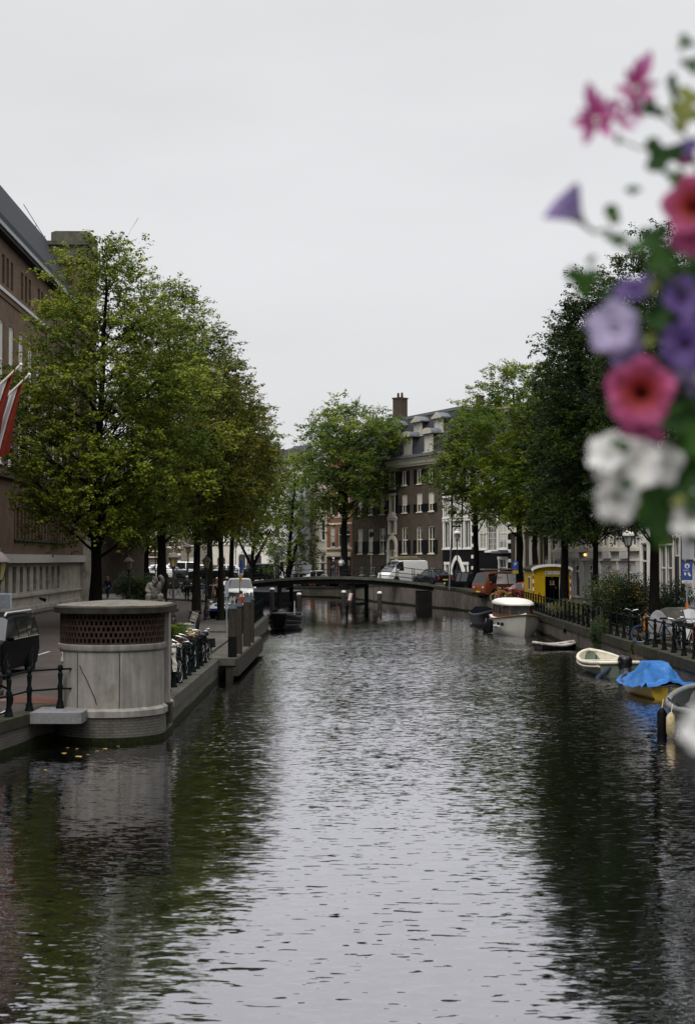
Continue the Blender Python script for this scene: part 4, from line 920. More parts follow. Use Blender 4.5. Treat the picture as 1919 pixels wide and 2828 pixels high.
LM_R = leaf_mat('bronzed_leaves', (.05, .064, .009), (.13, .125, .015), (.22, .15, .013), .26)
LM_C = leaf_mat('fresh_leaves', (.045, .085, .016), (.145, .185, .03), (.25, .23, .03), .35)
LM_D = leaf_mat('hornbeam_leaves', (.008, .019, .003), (.03, .05, .007), (.08, .09, .012), .22)
LM_E = leaf_mat('yellowing_leaves', (.05, .095, .012), (.15, .19, .02), (.28, .23, .018), .35)
GL, GRR = 'elms along the left quay', 'trees along the right quay'
tree('elm_tree', 'tallest broad elm just behind the concrete kiosk, yellow-green at the top', 265, 72, .85, .3, (612, 1475, 2, 590), LM_A, .16, 4.1, BARKD, GL, 11, 110, .3)
tree('elm_tree', 'tall elm behind the bearded stone statue, second crown from the left', 447, 98, 1.0, .33, (735, 1470, 330, 615), LM_A, .18, 3.6, BARKD, GL, 12, 75, .3)
tree('elm_tree', 'elm with a green mossy trunk left of the second street lamp', 543, 86, .95, .24, (850, 1480, 455, 690), LM_B, .16, 3.6, BARK, GL, 13, 65, .34)
tree('elm_tree', 'bronze-tinged elm in front of the parked white and blue car', 610, 77.5, .95, .17, (985, 1480, 520, 760), LM_R, .15, 3.6, BARK, GL, 14, 60, .38)
tree('elm_tree', 'elm with a slim trunk right of the black street lamp, bronze leaves', 580, 110, 1.05, .26, (955, 1470, 500, 718), LM_R, .19, 3.4, BARK, GL, 15, 55, .34)
tree('elm_tree', 'last elm before the left end of the footbridge, fresh green', 640, 113, 1.05, .22, (1110, 1470, 575, 790), LM_B, .2, 3.2, BARK, GL, 16, 50, .4)
tree('elm_tree', 'small forked tree before the cream white house with arches', 697, 168, 1.05, .25, (1215, 1525, 640, 830), LM_E, .27, 2.6, BARKD, GL, 17, 40, .4, fork=[(2.2, 4.5), (-2, 4)])
tree('elm_tree', 'dark tree in the shade behind the walking man in blue', 335, 132, 1.05, .3, (1290, 1500, 230, 440), LM_B, .22, 3., BARKD, GL, 18, 40, .45)
tree('elm_tree', 'dark tree behind the street lamps, over the parked bicycles', 405, 128, 1.05, .25, (1250, 1500, 330, 560), LM_B, .22, 3., BARKD, GL, 19, 40, .45)
tree('elm_tree', 'big spreading tree standing alone behind the middle of the footbridge', 950, 151, 1.4, .42, (1096, 1405, 826, 1112), LM_C, .25, 4.6, BARKD, 'trees beyond the footbridge', 21, 70, .66, flat=.6, limb0=-.12)
tree('elm_tree', 'low drooping small tree in front of the scaffold sheeting', 797, 158, 1.1, .28, (1240, 1575, 735, 908), LM_C, .26, 1.9, BARKD, 'trees beyond the footbridge', 22, 42, .5, flat=.5, fork=[(1.2, 5)])
tree('hornbeam_tree', 'loose green tree between black house and footbridge, left end of the right row', 1314, 118, 1.2, .27, (1098, 1425, 1188, 1420), LM_B, .19, 3.4, BARKD, GRR, 31, 60, .42)
tree('hornbeam_tree', 'yellowing tree behind the orange van, pale against the sky', 1434, 112, 1.2, .3, (985, 1450, 1285, 1545), LM_E, .18, 3.4, BARKD, GRR, 32, 65, .42)
tree('hornbeam_tree', 'green tree left of the yellow wagon roof', 1476, 106, 1.15, .26, (985, 1465, 1395, 1600), LM_B, .17, 3.6, BARKD, GRR, 33, 60, .42)
tree('hornbeam_tree', 'dense dark tree whose trunk stands before the yellow wagon', 1556, 84, 1.1, .25, (830, 1490, 1480, 1700), LM_D, .15, 4.6, BARKD, GRR, 34, 75, .4)
tree('hornbeam_tree', 'dense dark tree behind the purple petunias, trunk beside the lit lamp', 1642, 73, 1.1, .16, (715, 1490, 1500, 1800), LM_D, .14, 4.6, BARKD, GRR, 35, 85, .45)
tree('hornbeam_tree', 'dense dark tree at the right edge, thick trunk between bushes and blue sign', 1802, 60, 1.1, .21, (590, 1455, 1640, 2020), LM_D, .13, 4.2, BARKD, GRR, 36, 90, .45)

def shrub(name, label, cat, c, r, lm, n, leaf=.1, seed=1, group=None, lumps=14, dot=None, zmin=None):
    rng = np.random.default_rng(seed); t = thing(name, label, cat, c, 0, group)
    B = rng.normal(size=(lumps, 3)); B /= np.linalg.norm(B, axis=1)[:, None]; B *= (rng.random(lumps)**.4)[:, None]*.75
    bi = rng.integers(0, lumps, n); o = rng.normal(size=(n, 3)); o /= np.linalg.norm(o, axis=1)[:, None]; o *= (rng.random(n)**.4*.42)[:, None]
    p = (B[bi]+o)*np.array(r); p[:, 2] += r[2]*.9; p = p[p[:, 2] > (-.02 if zmin is None else zmin)]
    link('foliage', leaves_mesh('foliage', p, None, leaf, rng.random(len(p))*.4+rng.random(lumps)[bi[:len(p)]]*.6, lm, rng), t)
    s = MB()
    for b in B: s.tube([(0, 0, -.05), tuple(b*np.array(r)*.4+np.array([0, 0, r[2]*.45])), tuple(b*np.array(r)+np.array([0, 0, r[2]*.9]))], [.03, .02, .008], 5, cap=False)
    s.build('stems', BARKD, t)
    if dot:
        dm, dn, ds = dot; q = p[rng.integers(0, len(p), dn*4)]; q = q[q[:, 1] < rng.normal(size=len(q))*.2*r[1]][:dn]
        cl = np.repeat(q, 7, axis=0)+rng.normal(size=(len(q)*7, 3))*[.07, .07, .16]
        link('blossom', leaves_mesh('blossom', cl, None, ds, rng.random(len(cl)), dm, rng, 1.2), t)
    return t
LM_S = leaf_mat('shrub_leaves', (.02, .035, .014), (.045, .065, .025), (.07, .085, .03), .25)
LM_SD = leaf_mat('dark_shrub_leaves', (.008, .016, .008), (.018, .032, .014), (.04, .055, .022), .2)
LM_H = leaf_mat('hedge_leaves', (.07, .075, .03), (.13, .125, .055), (.16, .11, .05), .3)
YEL = leaf_mat('yellow_blossom', (.4, .24, .012), (.5, .33, .02), (.45, .22, .02), .3)
Y = 92; shrub('bush', 'round grey-green bush left of the bearded statue, behind a street lamp', 'bush', (X(370, Y), Y, 1.12), (1.35, 1.2, 1.45), LM_S, 12000, .1, 41, None, 20)
GB = 'shrubs behind the right railing'
Y = 76; shrub('bush', 'low brownish flowering hedge in front of the yellow wagon', 'hedge', (X(1585, Y), Y, 1.2), (1.3, 5.5, .5), LM_H, 9000, .08, 42, GB, 40)
Y = 66; shrub('bush', 'dark bush with yellow blossom behind the railing, left of the grey tarpaulin', 'bush', (X(1690, Y), Y, 1.2), (1.35, 3.2, 1.35), LM_S, 16000, .085, 43, GB, 34, (YEL, 60, .07))
Y = 64; shrub('bush', 'dark yellow-dotted bush between the two right-hand trunks', 'bush', (X(1752, Y), Y, 1.2), (1.1, 2.2, 1.25), LM_SD, 11000, .085, 44, GB, 26, (YEL, 46, .07))
Y = 61; shrub('bush', 'dark green bush right of the thickest trunk, below the grey brick house', 'bush', (X(1850, Y), Y, 1.2), (.95, 1.6, 1.3), LM_SD, 9000, .08, 45, GB, 24)
Y = 60; shrub('climbing_plant', 'leafy climber spilling through the railing and down the quay wall', 'climber', (10.62, 61.5, .35), (.42, 1.5, .85), LM_S, 9000, .07, 46, None, 26, (YEL, 10, .06), -1)
Y = 75; shrub('climbing_plant', 'small green tuft growing from the right quay wall', 'weed', (10.58, 71.5, .62), (.16, .25, .2), LM_S, 260, .07, 47, None, 6, None, -1)
Y = 52.5; shrub('climbing_plant', 'thin green weed at the foot of the railing above the blue boat cover', 'weed', (10.42, 53.5, .75), (.14, .25, .3), LM_S, 400, .07, 48, None, 6, None, -1)
# ================================================================ BOATS (local: +y towards the bow)
def hull_rings(L, B, sheer_s, sheer_b, draft=.3, bow=.0, stern=.7, n=17, flare=.12, p=2.2, top=None):
    """sections from stern to bow: right gunwale, bilge, keel, bilge, left gunwale"""
    rings = []
    for i in range(n):
        k = i/(n-1); y = -L/2+L*k
        hw = B/2*((stern+(1-stern)*math.sin(min(1, k/.45)*math.pi/2)) if k < .45 else max(bow, (1-((k-.45)/.55)**p)**.75 if k < 1 else bow))
        z = sheer_s+(sheer_b-sheer_s)*k**2-.12*math.sin(k*math.pi)*(sheer_b-sheer_s > .05)
        fl = 1-flare*(.3+k); yy = y+.06*L*(k > .8)*(0)
        rk = max(0, k-.75)/.25
        rings.append([(hw, y, z), (hw*fl*.97, y-rk*.06*L, z*.35), (hw*fl*.8, y-rk*.1*L, -.02), (hw*.35, y-rk*.13*L, -draft), (0, y-rk*.14*L, -draft*1.15),
                      (-hw*.35, y-rk*.13*L, -draft), (-hw*fl*.8, y-rk*.1*L, -.02), (-hw*fl*.97, y-rk*.06*L, z*.35), (-hw, y, z)])
    return rings
def hull(rings, name, m, parent, thick=True):
    b = MB(); b.loft(rings, closed=False, caps=False)
    n = len(rings[0]); b.add(rings[0], [tuple(range(n))])
    o = b.build(name, m, parent, 50); return o
def gunwale(rings, name, m, parent, r=.05, dz=0., tr=True):
    pts = [g[0] for g in rings]+[g[-1] for g in rings[::-1]]
    if tr: pts.append(pts[0])
    b = MB(); b.tube([(p[0], p[1], p[2]+dz) for p in pts], r, 8); return b.build(name, m, parent, 50)
def inner(rings, name, m, parent, zf, ins=.06, top=0.):
    """inside skin down to a floor"""
    b = MB(); rr = []
    for g in rings:
        z = g[0][2]; w_ = max(0, abs(g[0][0])-ins); w2 = max(0, w_*.86); y = g[0][1]
        rr.append([(w_, y, z-top), (w2, y, max(zf, min(z-.1, zf+.25))), (w2*.9, y, zf), (-w2*.9, y, zf), (-w2, y, max(zf, min(z-.1, zf+.25))), (-w_, y, z-top)])
    rr[0] = [(x, y+ins, z) for x, y, z in rr[0]]
    b.loft(rr, closed=False, caps=False); b.add(rr[0], [tuple(range(6))]); return b.build(name, m, parent, 50)
BW = mat('boat_white', (.9, .87, .77), .4, .05, 2, dirt=(.62, .58, .49), dscale=1, dlo=.55, dhi=.85)
MAHOG = mat('varnished_wood', (.17, .06, .025), .3, .3, 6, stretch=(1, 6, 1))
def outboard(t, x, y, z, m, s=1., rz=0.):
    """motor hung on the transom: cowl, leg, tiller"""
    b = MB(); M = Matrix.Translation((x, y, z)) @ Matrix.Rotation(rz, 4, 'Z') @ Matrix.Scale(s, 4)
    secs = []
    for (dz, hw, ya, yb) in ((.0, .12, -.2, .12), (.05, .17, -.27, .16), (.2, .18, -.28, .17), (.3, .14, -.24, .12), (.34, .06, -.14, .03)):
        secs.append([M @ Vector((hw*math.copysign(abs(math.cos(a))**.7, math.cos(a)), (ya+yb)/2+(yb-ya)/2*math.copysign(abs(math.sin(a))**.7, math.sin(a)), dz+.25)) for a in np.linspace(0, 2*math.pi, 14, endpoint=False)])
    b.loft(secs); o = b.build('outboard_motor', m, t, 50)
    b = MB(); b.box((-.06, -.16, -.55), (.06, .02, .27), M); b.box((-.09, .0, -.15), (.09, .1, .2), M); b.build('motor_leg', GREYM, o)
    b = MB(); b.tube([M @ Vector((0, .1, .2)), M @ Vector((.02, .55, .26))], .02*s, 6); b.build('tiller', BLACKM, o)
def fender(t, x, y, z0, z1, r, m):
    b = MB(); b.tube([(x, y, z1), (x, y, z1-.03), (x, y, z1-.12), (x, y, z0+.12), (x, y, z0)], [.02, r*.5, r, r, r*.5], 10); f = b.build('fender', m, t, 50)
    b = MB(); b.tube([(x, y, z1-.02), (x*.97, y, z1+.2)], .012, 5); b.build('fender_rope', CREAM, f)
FBLK = mat('black_fender', (.012, .012, .014), .5); FCRM = mat('cream_fender', (.5, .42, .24), .5, .15, 3, dirt=(.1, .08, .04), dscale=5)

# --- white cabin cruiser, bow towards us
def cabin_boat():
    t = thing('cabin_boat', 'white cabin boat with a rounded roof and brown wooden window frames', 'boat', (9.3, 81.6, 0), R(180+2.5))
    rg = hull_rings(7.4, 2.4, .95, 1.22, .35, 0, .8, 19, .14, 2.4)
    hull(rg, 'hull', BW, t); gunwale(rg, 'rubbing_strake', mat('weathered_trim', (.16, .12, .08), .6, .3), t, .045)
    b = MB(); b.loft([[(x*1.004, y*1.003, z) for x, y, z in (g[1][0:3], g[2])] and [(g[2][0]*1.012, g[2][1], .1), (g[2][0]*.98, g[2][1], -.06)] for g in rg], closed=False, caps=False); b.build('boot_stripe', mat('hull_black', (.015, .015, .018), .5), t)
    b = MB(); dk = [[(g[0][0]*.97, g[0][1], g[0][2]+.03), (0, g[0][1], g[0][2]+.1), (-g[0][0]*.97, g[0][1], g[0][2]+.03)] for g in rg]; b.loft(dk, closed=False, caps=False); b.build('deck', BW, t, 60)
    # cabin: wooden window band between coaming and roof
    def sec(y, w_, z): return [(w_*math.cos(a)*1., y, z) for a in (0, 1)]
    zc, zw, zr = 1.13, 1.4, 1.68
    out = [(-.92, -2.6), (-.93, -.6), (-.88, .75), (-.55, 1.42), (.55, 1.42), (.88, .75), (.93, -.6), (.92, -2.6)]
    b = MB(); b.loft([[(x*1.02, y+.03, 0.85) for x, y in out], [(x, y, zc+.04) for x, y in out]], caps=False); b.build('coaming', MAHOG, t)
    def post(p, q, k0, k1, z0, z1, d=.0):
        a = Vector((p[0], p[1], 0)).lerp(Vector((q[0], q[1], 0)), k0); c = Vector((p[0], p[1], 0)).lerp(Vector((q[0], q[1], 0)), k1)
        n = Vector((q[1]-p[1], -(q[0]-p[0]), 0)).normalized()*.05
        b = MB(); b.loft([[a+n+Vector((0, 0, z0)), c+n+Vector((0, 0, z0)), c+Vector((0, 0, z0)), a+Vector((0, 0, z0))], [a*.96+n+Vector((0, 0, z1)), c*.96+n+Vector((0, 0, z1)), c*.96+Vector((0, 0, z1)), a*.96+Vector((0, 0, z1))]]); b.build('window_frame', MAHOG, t)
    for i in range(len(out)-1):
        p, q = out[i], out[i+1]; n = 2 if i in (0,) or i == 6 else 1
        if i == 3: n = 2
        post(p, q, 0, .09/n, zc, zr)
        for k in range(1, n): post(p, q, k/n-.04, k/n+.04, zc, zr)
        post(p, q, 1-.09/n, 1, zc, zr)
    b = MB(); b.loft([[(x*.97, y*.99, zc+.05) for x, y in out], [(x*.93, y*.97, zr+.02) for x, y in out]], caps=False); b.build('cabin_window', glass('boat_glass', (.05, .055, .06), .05), t)
    secs = []
    for (z, k, dy) in ((zr-.03, 1.02, .08), (zr+.04, 1.05, .12), (zr+.13, 1.0, .05), (zr+.23, .88, -.06), (zr+.3, .66, -.25), (zr+.33, .34, -.45)):
        secs.append([(x*k, (y+.5)*(.55+.45*k)-.5+(dy if y > 0 else 0), z) for x, y in out])
    b = MB(); b.loft(secs); b.build('cabin_roof', mat('roof_white', (.74, .72, .66), .5, .05), t, 60)
    b = MB(); b.tube([(.35, 1.5, 1.05), (.42, 1.44, 1.4)], .012, 5); b.build('wiper', BLACKM, t)
    for y in (1.0, 1.75):
        b = MB(); x = 1.14-.1*(y > 1.5)
        b.prism([(y-.02, .74), (y+.07, .68), (y+.09, .56), (y, .62)], x-.1, x+.05, Matrix(((0, 0, 1, 0), (1, 0, 0, 0), (0, 1, 0, 0), (0, 0, 0, 1)))); b.build('porthole', BLACKM, t)
    b = MB(); b.tube([(1.18, -.2, .5), (1.13, 1.4, .53)], .05, 6); b.build('fender_rail', BW, t)
    fender(t, 1.3, -.9, .02, .85, .16, FBLK); fender(t, 1.36, -2.3, -.05, .62, .17, FBLK)
    b = MB(); b.tube([(0, 3.5, 1.22), (0, 3.5, 1.36)], [.05, .07], 8); b.build('bollard', CHROME, t)
cabin_boat()
# --- dark motor tender lying beside / behind it
def dark_boat():
    t = thing('motor_launch', 'low black launch lying beyond the white cabin boat, only its bow showing', 'boat', (X(1368, 90), 92.5, 0), R(180+10))
    rg = hull_rings(5.2, 1.9, .75, 1.15, .3, 0, .85, 15, .16, 2.2); k = mat('gloss_black', (.008, .009, .012), .4, .1, spec=.04)
    hull(rg, 'hull', k, t); gunwale(rg, 'gunwale', mat('dark_trim', (.03, .03, .032), .4), t, .05)
    b = MB(); b.loft([[(g[0][0]*.95, g[0][1], g[0][2]+.02), (g[0][0]*.5, g[0][1], g[0][2]+.3*(1-i/14)+.08), (-g[0][0]*.5, g[0][1], g[0][2]+.3*(1-i/14)+.08), (-g[0][0]*.95, g[0][1], g[0][2]+.02)] for i, g in enumerate(rg)], closed=False, caps=False); b.build('boat_cover', mat('black_canvas', (.008, .009, .012), .8, .2, spec=.0), t, 60)
    b = MB(); b.ball((.2, 2.5, 1.16), (.16, .1, .05), 8, 5); b.build('bow_fitting', WHITE, t)
dark_boat()
# --- open cream boat with outboard
def open_boat():
    t = thing('open_motorboat', 'open cream motorboat with green hull sides and a black outboard on its stern', 'boat', (9.42, 54.0, 0), R(5))
    rg = hull_rings(4.3, 1.75, .52, .72, .22, .0, .82, 17, .14, 2.3)
    hull(rg, 'hull', mat('grey_green_hull', (.17, .21, .16), .5, .15, dirt=(.3, .3, .25)), t)
    cr = mat('boat_cream', (.64, .6, .48), .5, .08, 2, dirt=(.3, .27, .2), dscale=1.6, dlo=.5, dhi=.85)
    gunwale(rg, 'gunwale', cr, t, .07); gunwale([[(x*1.02, y, z-.13) for x, y, z in g] for g in rg], 'rubbing_strake', cr, t, .04, 0, False)
    inner(rg, 'inside', cr, t, .12, .07)
    for (y, h, w_) in ((-.9, .38, .34), (.55, .4, .3)): b = MB(); b.box((-.74, y-w_/2, h), (.74, y+w_/2, h+.04)); b.build('thwart', cr, t)
    b = MB(); b.tube([(0, 1.1, .15), (0, 1.1, .6)], .02, 6); b.build('mast_stump', BLACKM, t)
    b = MB(); b.box((-.35, .1, .16), (.35, .5, .38)); b.build('storage_box', mat('dark_box', (.03, .03, .03), .5), t)
    outboard(t, .16, -2.2, .02, mat('motor_cowl', (.01, .01, .012), .3, spec=.3), 1.35)
    b = MB(); b.tube([(-.3, -2.1, .35), (-.85, -2.5, .05), (-1.0, -2.65, -.15)], [.05, .09, .09], 8); b.build('rolled_tarpaulin', mat('grey_blue_canvas', (.045, .06, .1), .6), t)
open_boat()
# --- small white dinghy
def dinghy():
    t = thing('dinghy', 'small low white dinghy between the cabin boat and the open motorboat', 'boat', (9.75, 68.2, 0), R(-72))
    rg = hull_rings(2.05, 1.1, .3, .36, .12, .0, .9, 13, .1, 2.6)
    hull(rg, 'hull', mat('dinghy_dark', (.05, .05, .05), .6), t); wp = mat('pinkish_white', (.5, .45, .41), .55, .1, dirt=(.25, .22, .2))
    gunwale(rg, 'gunwale', wp, t, .07); inner(rg, 'inside', wp, t, .1, .05)
    for y in (-.55, .45): b = MB(); b.box((-.5, y-.14, .24), (.5, y+.14, .28)); b.build('thwart', wp, t)
    b = MB(); b.tube([(0, 1.2, .36), (.15, 1.5, .62), (.2, 1.75, .95)], .012, 5); b.build('mooring_rope', mat('yellow_rope', (.3, .25, .1), .8), t)
dinghy()
# --- yellow boat under a blue tarpaulin
def tarp_boat():
    t = thing('covered_boat', 'yellow boat under a bright blue tarpaulin', 'boat', (9.3, 45.3, 0), R(9)); t.scale = (.74, .78, .76)
    rg = hull_rings(4.4, 1.95, .55, .7, .25, .0, .8, 17, .16, 2.3)
    hull(rg, 'hull', mat('yellow_hull', (.34, .23, .012), .45, .12, 2, dirt=(.2, .13, .01), dscale=2), t); gunwale(rg, 'gunwale', mat('dark_trim', (.03, .03, .032), .4), t, .05)
    b = MB(); b.loft([[(g[2][0]*1.012, g[2][1], .09), (g[2][0]*.98, g[2][1], -.06)] for g in rg]+[], closed=False, caps=False); b.loft([[(g[-3][0]*1.012, g[-3][1], .09), (g[-3][0]*.98, g[-3][1], -.06)] for g in rg], closed=False, caps=False); b.build('waterline_stripe', MATS['hull_black'], t)
    # tarpaulin: ridge tent with pleats
    n, m_ = 44, 36; vs = []; fs = []
    def ridge(k): return 1.0+.42*math.exp(-((k-.36)/.22)**4)-.28*max(0, k-.72)/.28
    for i in range(n+1):
        k = i/n; f = k*(len(rg)-1); j = min(int(f), len(rg)-2); g0 = [Vector(rg[j][0]).lerp(Vector(rg[j+1][0]), f-j)][0]
        y = -2.36+4.68*k; hw = abs(g0.x)+.17+.02*math.sin(i*1.7); hw = max(hw, .08); zr = ridge(k); ze = g0.z-.04+.018*math.sin(i*.9)
        if k < .25: ze += .22*(1-k/.25)*abs(math.sin(i*.8))
        for q in range(m_+1):
            s = -1+2*q/m_; a = abs(s)
            flat_ = .36*math.exp(-((k-.36)/.24)**4)
            if a < flat_: z = zr-.03*a; x = s*hw*1.05
            else:
                e = (a-flat_)/(1-flat_); z = zr+(ze-zr)*e**.92-.10*math.sin(e*math.pi)*(.6+.4*math.sin(i*.55)); x = math.copysign(hw*(flat_+(1-flat_)*e**.96), s)
                # pleats that radiate from the ridge
                w_ = math.atan2(k-.36, e*.6+.05)*9
                z += .05*math.sin(w_*1.3+s*1.5)*math.sin(min(1, e*1.4)*math.pi)+.02*math.sin(k*31+e*5+s)*e*(1-e)*3
                x *= 1+.05*(.6+.4*math.sin(k*23+s*2))*e
            z += .028*mnoise.noise((k*7, s*4, 1.7)); yy = y+(.10*math.sin(s*5+1) if k in (0, 1) else 0)
            if k < .12: z -= (.12-k)/.12*(z-ze)*.55
            if k > .93: z -= (k-.93)/.07*(z-ze)*.6
            vs.append((x, yy, z))
    W_ = m_+1
    fs = [(i*W_+q, i*W_+q+1, (i+1)*W_+q+1, (i+1)*W_+q) for i in range(n) for q in range(m_)]
    b = MB(); b.add(vs, fs); tp = b.build('tarpaulin', mat('blue_tarp', (.03, .12, .33), .5, .2, 3, .3, dirt=(.075, .2, .42), dscale=2), t, 70)
    b = MB(); b.box((-.05, -2.42, -.3), (.05, -2.2, .5)); b.build('rudder', mat('grey_steel', (.16, .17, .18), .5), t)
    b = MB(); b.tube([(-.85, -1.6, .62), (-1.04, -1.75, .42)], .012, 5); b.build('tie_rope', CREAM, t)
    b = MB(); b.ball((-.78, -1.72, .34), (.02, .07, .04), 8, 5); b.build('red_badge', mat('red_badge', (.4, .05, .03), .5), t)
tarp_boat()
# --- grey sloop at the right edge
def grey_boat():
    t = thing('open_sloop', 'grey open sloop with a hanging cream fender, cut off by the right edge', 'boat', (8.75, 35.0, 0), R(-5))
    rg = hull_rings(5.2, 2.15, .78, .95, .3, .0, .72, 19, .18, 2.1)
    hull(rg, 'hull', mat('grey_hull', (.2, .2, .19), .45, .1, 2), t)
    gr = mat('grey_rubber', (.21, .215, .22), .6, .12, 4); gunwale(rg, 'gunwale', gr, t, .08)
    inner(rg, 'inside', mat('sloop_inside', (.085, .09, .092), .55, .15), t, .2, .1)
    b = MB(); b.box((-.55, -.35, .22), (.35, .55, .62)); b.box((-.6, -.4, .62), (.4, .6, .66)); b.build('engine_box', mat('engine_box', (.12, .125, .13), .5), t)
    for y in (-1.5, 1.2): b = MB(); b.box((-.9, y-.2, .46), (.9, y+.2, .51)); b.build('thwart', MATS['sloop_inside'], t)
    b = MB(); b.ball((-.1, -.55, .69), (.08, .05, .04), 8, 5); b.build('red_handle', MATS['red_badge'], t)
    for k in (5, 9): p = Vector(rg[k][-1]); b = MB(); b.tube([(p.x+.02, p.y-.12, p.z+.11), (p.x-.02, p.y, p.z+.16), (p.x+.02, p.y+.12, p.z+.11)], .02, 6); b.build('cleat', BLACKM, t)
    fender(t, -1.14, -.95, .02, .62, .12, FCRM); fender(t, -1.2, .3, -.25, .6, .12, FBLK)
grey_boat()
# --- black workboat at the left
def workboat():
    t = thing('workboat', 'black steel workboat moored behind the left quay corner', 'boat', (-3.95, 87.6, 0), R(180-4))
    rg = hull_rings(5.4, 2.0, .85, 1.05, .3, .45, .85, 15, .14, 2.4); k = mat('black_steel', (.014, .015, .018), .55, .3, 4)
    hull(rg, 'hull', k, t); g = rg[-1]; b = MB(); b.add(g, [tuple(range(9))]); b.build('bow_plate', k, t)
    gunwale(rg, 'gunwale', mat('dark_trim', (.03, .03, .032), .4), t, .06); inner(rg, 'inside', mat('steel_inside', (.03, .03, .03), .7), t, .15, .06)
    for z in (.35, .6): b = MB(); b.tube([(gg[0][0]*.985+.02, gg[0][1], z*gg[0][2]/.95) for gg in rg], .03, 6); b.tube([(-gg[0][0]*.985-.02, gg[0][1], z*gg[0][2]/.95) for gg in rg], .03, 6); b.build('rubbing_strake', MATS['dark_trim'], t)
    b = MB(); b.lathe([(.0, 0), (.2, .02), (.26, .25), (.18, .42), (.05, .48)], 10, (.1, .6, .75)); b.build('covered_engine', mat('grey_cover', (.12, .13, .14), .7, .3), t, 50)
    b = MB(); b.lathe([(.3, 0), (.5, .15), (.35, .4), (.1, .5)], 10, (.45, -.8, .7)); b.build('black_bundle', mat('black_canvas', (.014, .015, .02), .35), t, 50)
    b = MB(); b.tube([(-.85, 1.9, .95), (-.85, 1.9, 1.75)], .025, 6); b.build('white_pole', WHITE, t)
workboat()
def canalboat():
    t = thing('moored_boat', 'dark boat with a white buoy, half hidden under the left end of the footbridge', 'boat', (-8.6, 139, 0), R(97))
    rg = hull_rings(8, 2.2, 1.2, 1.5, .3, .2, .8, 15, .14, 2.4); k = mat('black_steel', (.014, .015, .018), .55, .3, 4)
    hull(rg, 'hull', k, t); gunwale(rg, 'gunwale', mat('dark_trim', (.03, .03, .032), .4), t, .07); inner(rg, 'inside', MATS['steel_inside'], t, .5, .06)
    b = MB(); b.box((-.8, -2.5, 1.1), (.8, 1.5, 1.75)); b.box((-.9, -2.6, 1.75), (.9, 1.6, 1.83)); b.build('cabin', mat('grey_cover', (.12, .13, .14), .7), t)
    b = MB(); b.ball((-.7, 3.2, 1.75), .42, 12, 8); b.build('white_buoy', WHITE, t, 60)
canalboat()
# --- mooring posts in the water
for px, Y, h, lab in ((752, 117, 1.75, 'mooring post with a white cap left of the left bridge pier'), (826, 114, 1.42, 'mooring post with a white cap in the middle between the two bridge piers'),
                 (949, 118.5, 1.5, 'dark mooring post with a leaning white plate just left of the right pier'), (1048, 115, 1.5, 'mooring post with a white cap right of the right bridge pier')):
    t = thing('mooring_post', lab, 'mooring post', (X(px, Y), Y, 0), 0, 'mooring posts around the footbridge')
    b = MB(); b.tube([(0, 0, -2), (0, 0, h)], .19, 10); b.build('post', mat('post_wood', (.075, .068, .06), .85, .4, 5, dirt=(.2, .19, .18), dscale=1.5), t, 40)
    b = MB(); b.tube([(0, 0, h), (0, 0, h+.1), (0, 0, h+.17)], [.205, .205, .1], 10); b.build('cap', WHITE, t, 40)
    if px == 949: b = MB(); b.cbox((0, 0, 0), (.32, .04, .6), Matrix.Translation((.55, .15, 1.15)) @ Matrix.Rotation(R(12), 4, 'Y')); b.build('warning_plate', WHITE, t); b = MB(); b.cbox((0, 0, 0), (.07, .03, .64), Matrix.Translation((.66, .1, 1.15)) @ Matrix.Rotation(R(12), 4, 'Y')); b.build('red_stripe', mat('sign_red', (.5, .04, .03), .5), t)
# ================================================================ VEHICLES (local: +x front, y left, wheels on z = 0)
TYRE = mat('tyre', (.012, .012, .012), .85); RIM = mat('rim', (.32, .33, .34), .35, .1, metal=.7)
HEADL = mat('headlight_glass', (.6, .6, .58), .15, .05); TAILL = mat('tail_light', (.35, .02, .015), .25, .1)
CARGLASS = glass('car_glass', (.018, .021, .024), .04, .5, 1)
DARKTRIM = mat('dark_plastic', (.018, .018, .02), .6)
def wheel(t, x, y, r, wd=.2):
    s = 1 if y > 0 else -1; b = MB(); M = Matrix.Translation((x, y, r)) @ Matrix.Rotation(R(90), 4, 'X')
    b.lathe([(r*.62, -wd/2), (r*.93, -wd/2), (r, -wd*.3), (r, wd*.3), (r*.93, wd/2), (r*.62, wd/2)], 20, (0, 0, 0), M); o = b.build('wheel', TYRE, t, 40)
    b = MB(); b.lathe([(r*.63, -wd*.42), (r*.63, wd*.42)], 16, (0, 0, 0), M)
    for k in range(5):
        a = 2*math.pi*k/5; b.box((-.03, -wd*.5, .06), (.03, wd*.5, r*.6), Matrix.Translation((x, y, r)) @ Matrix.Rotation(a, 4, 'Y'))
    b.build('rim', RIM, o)
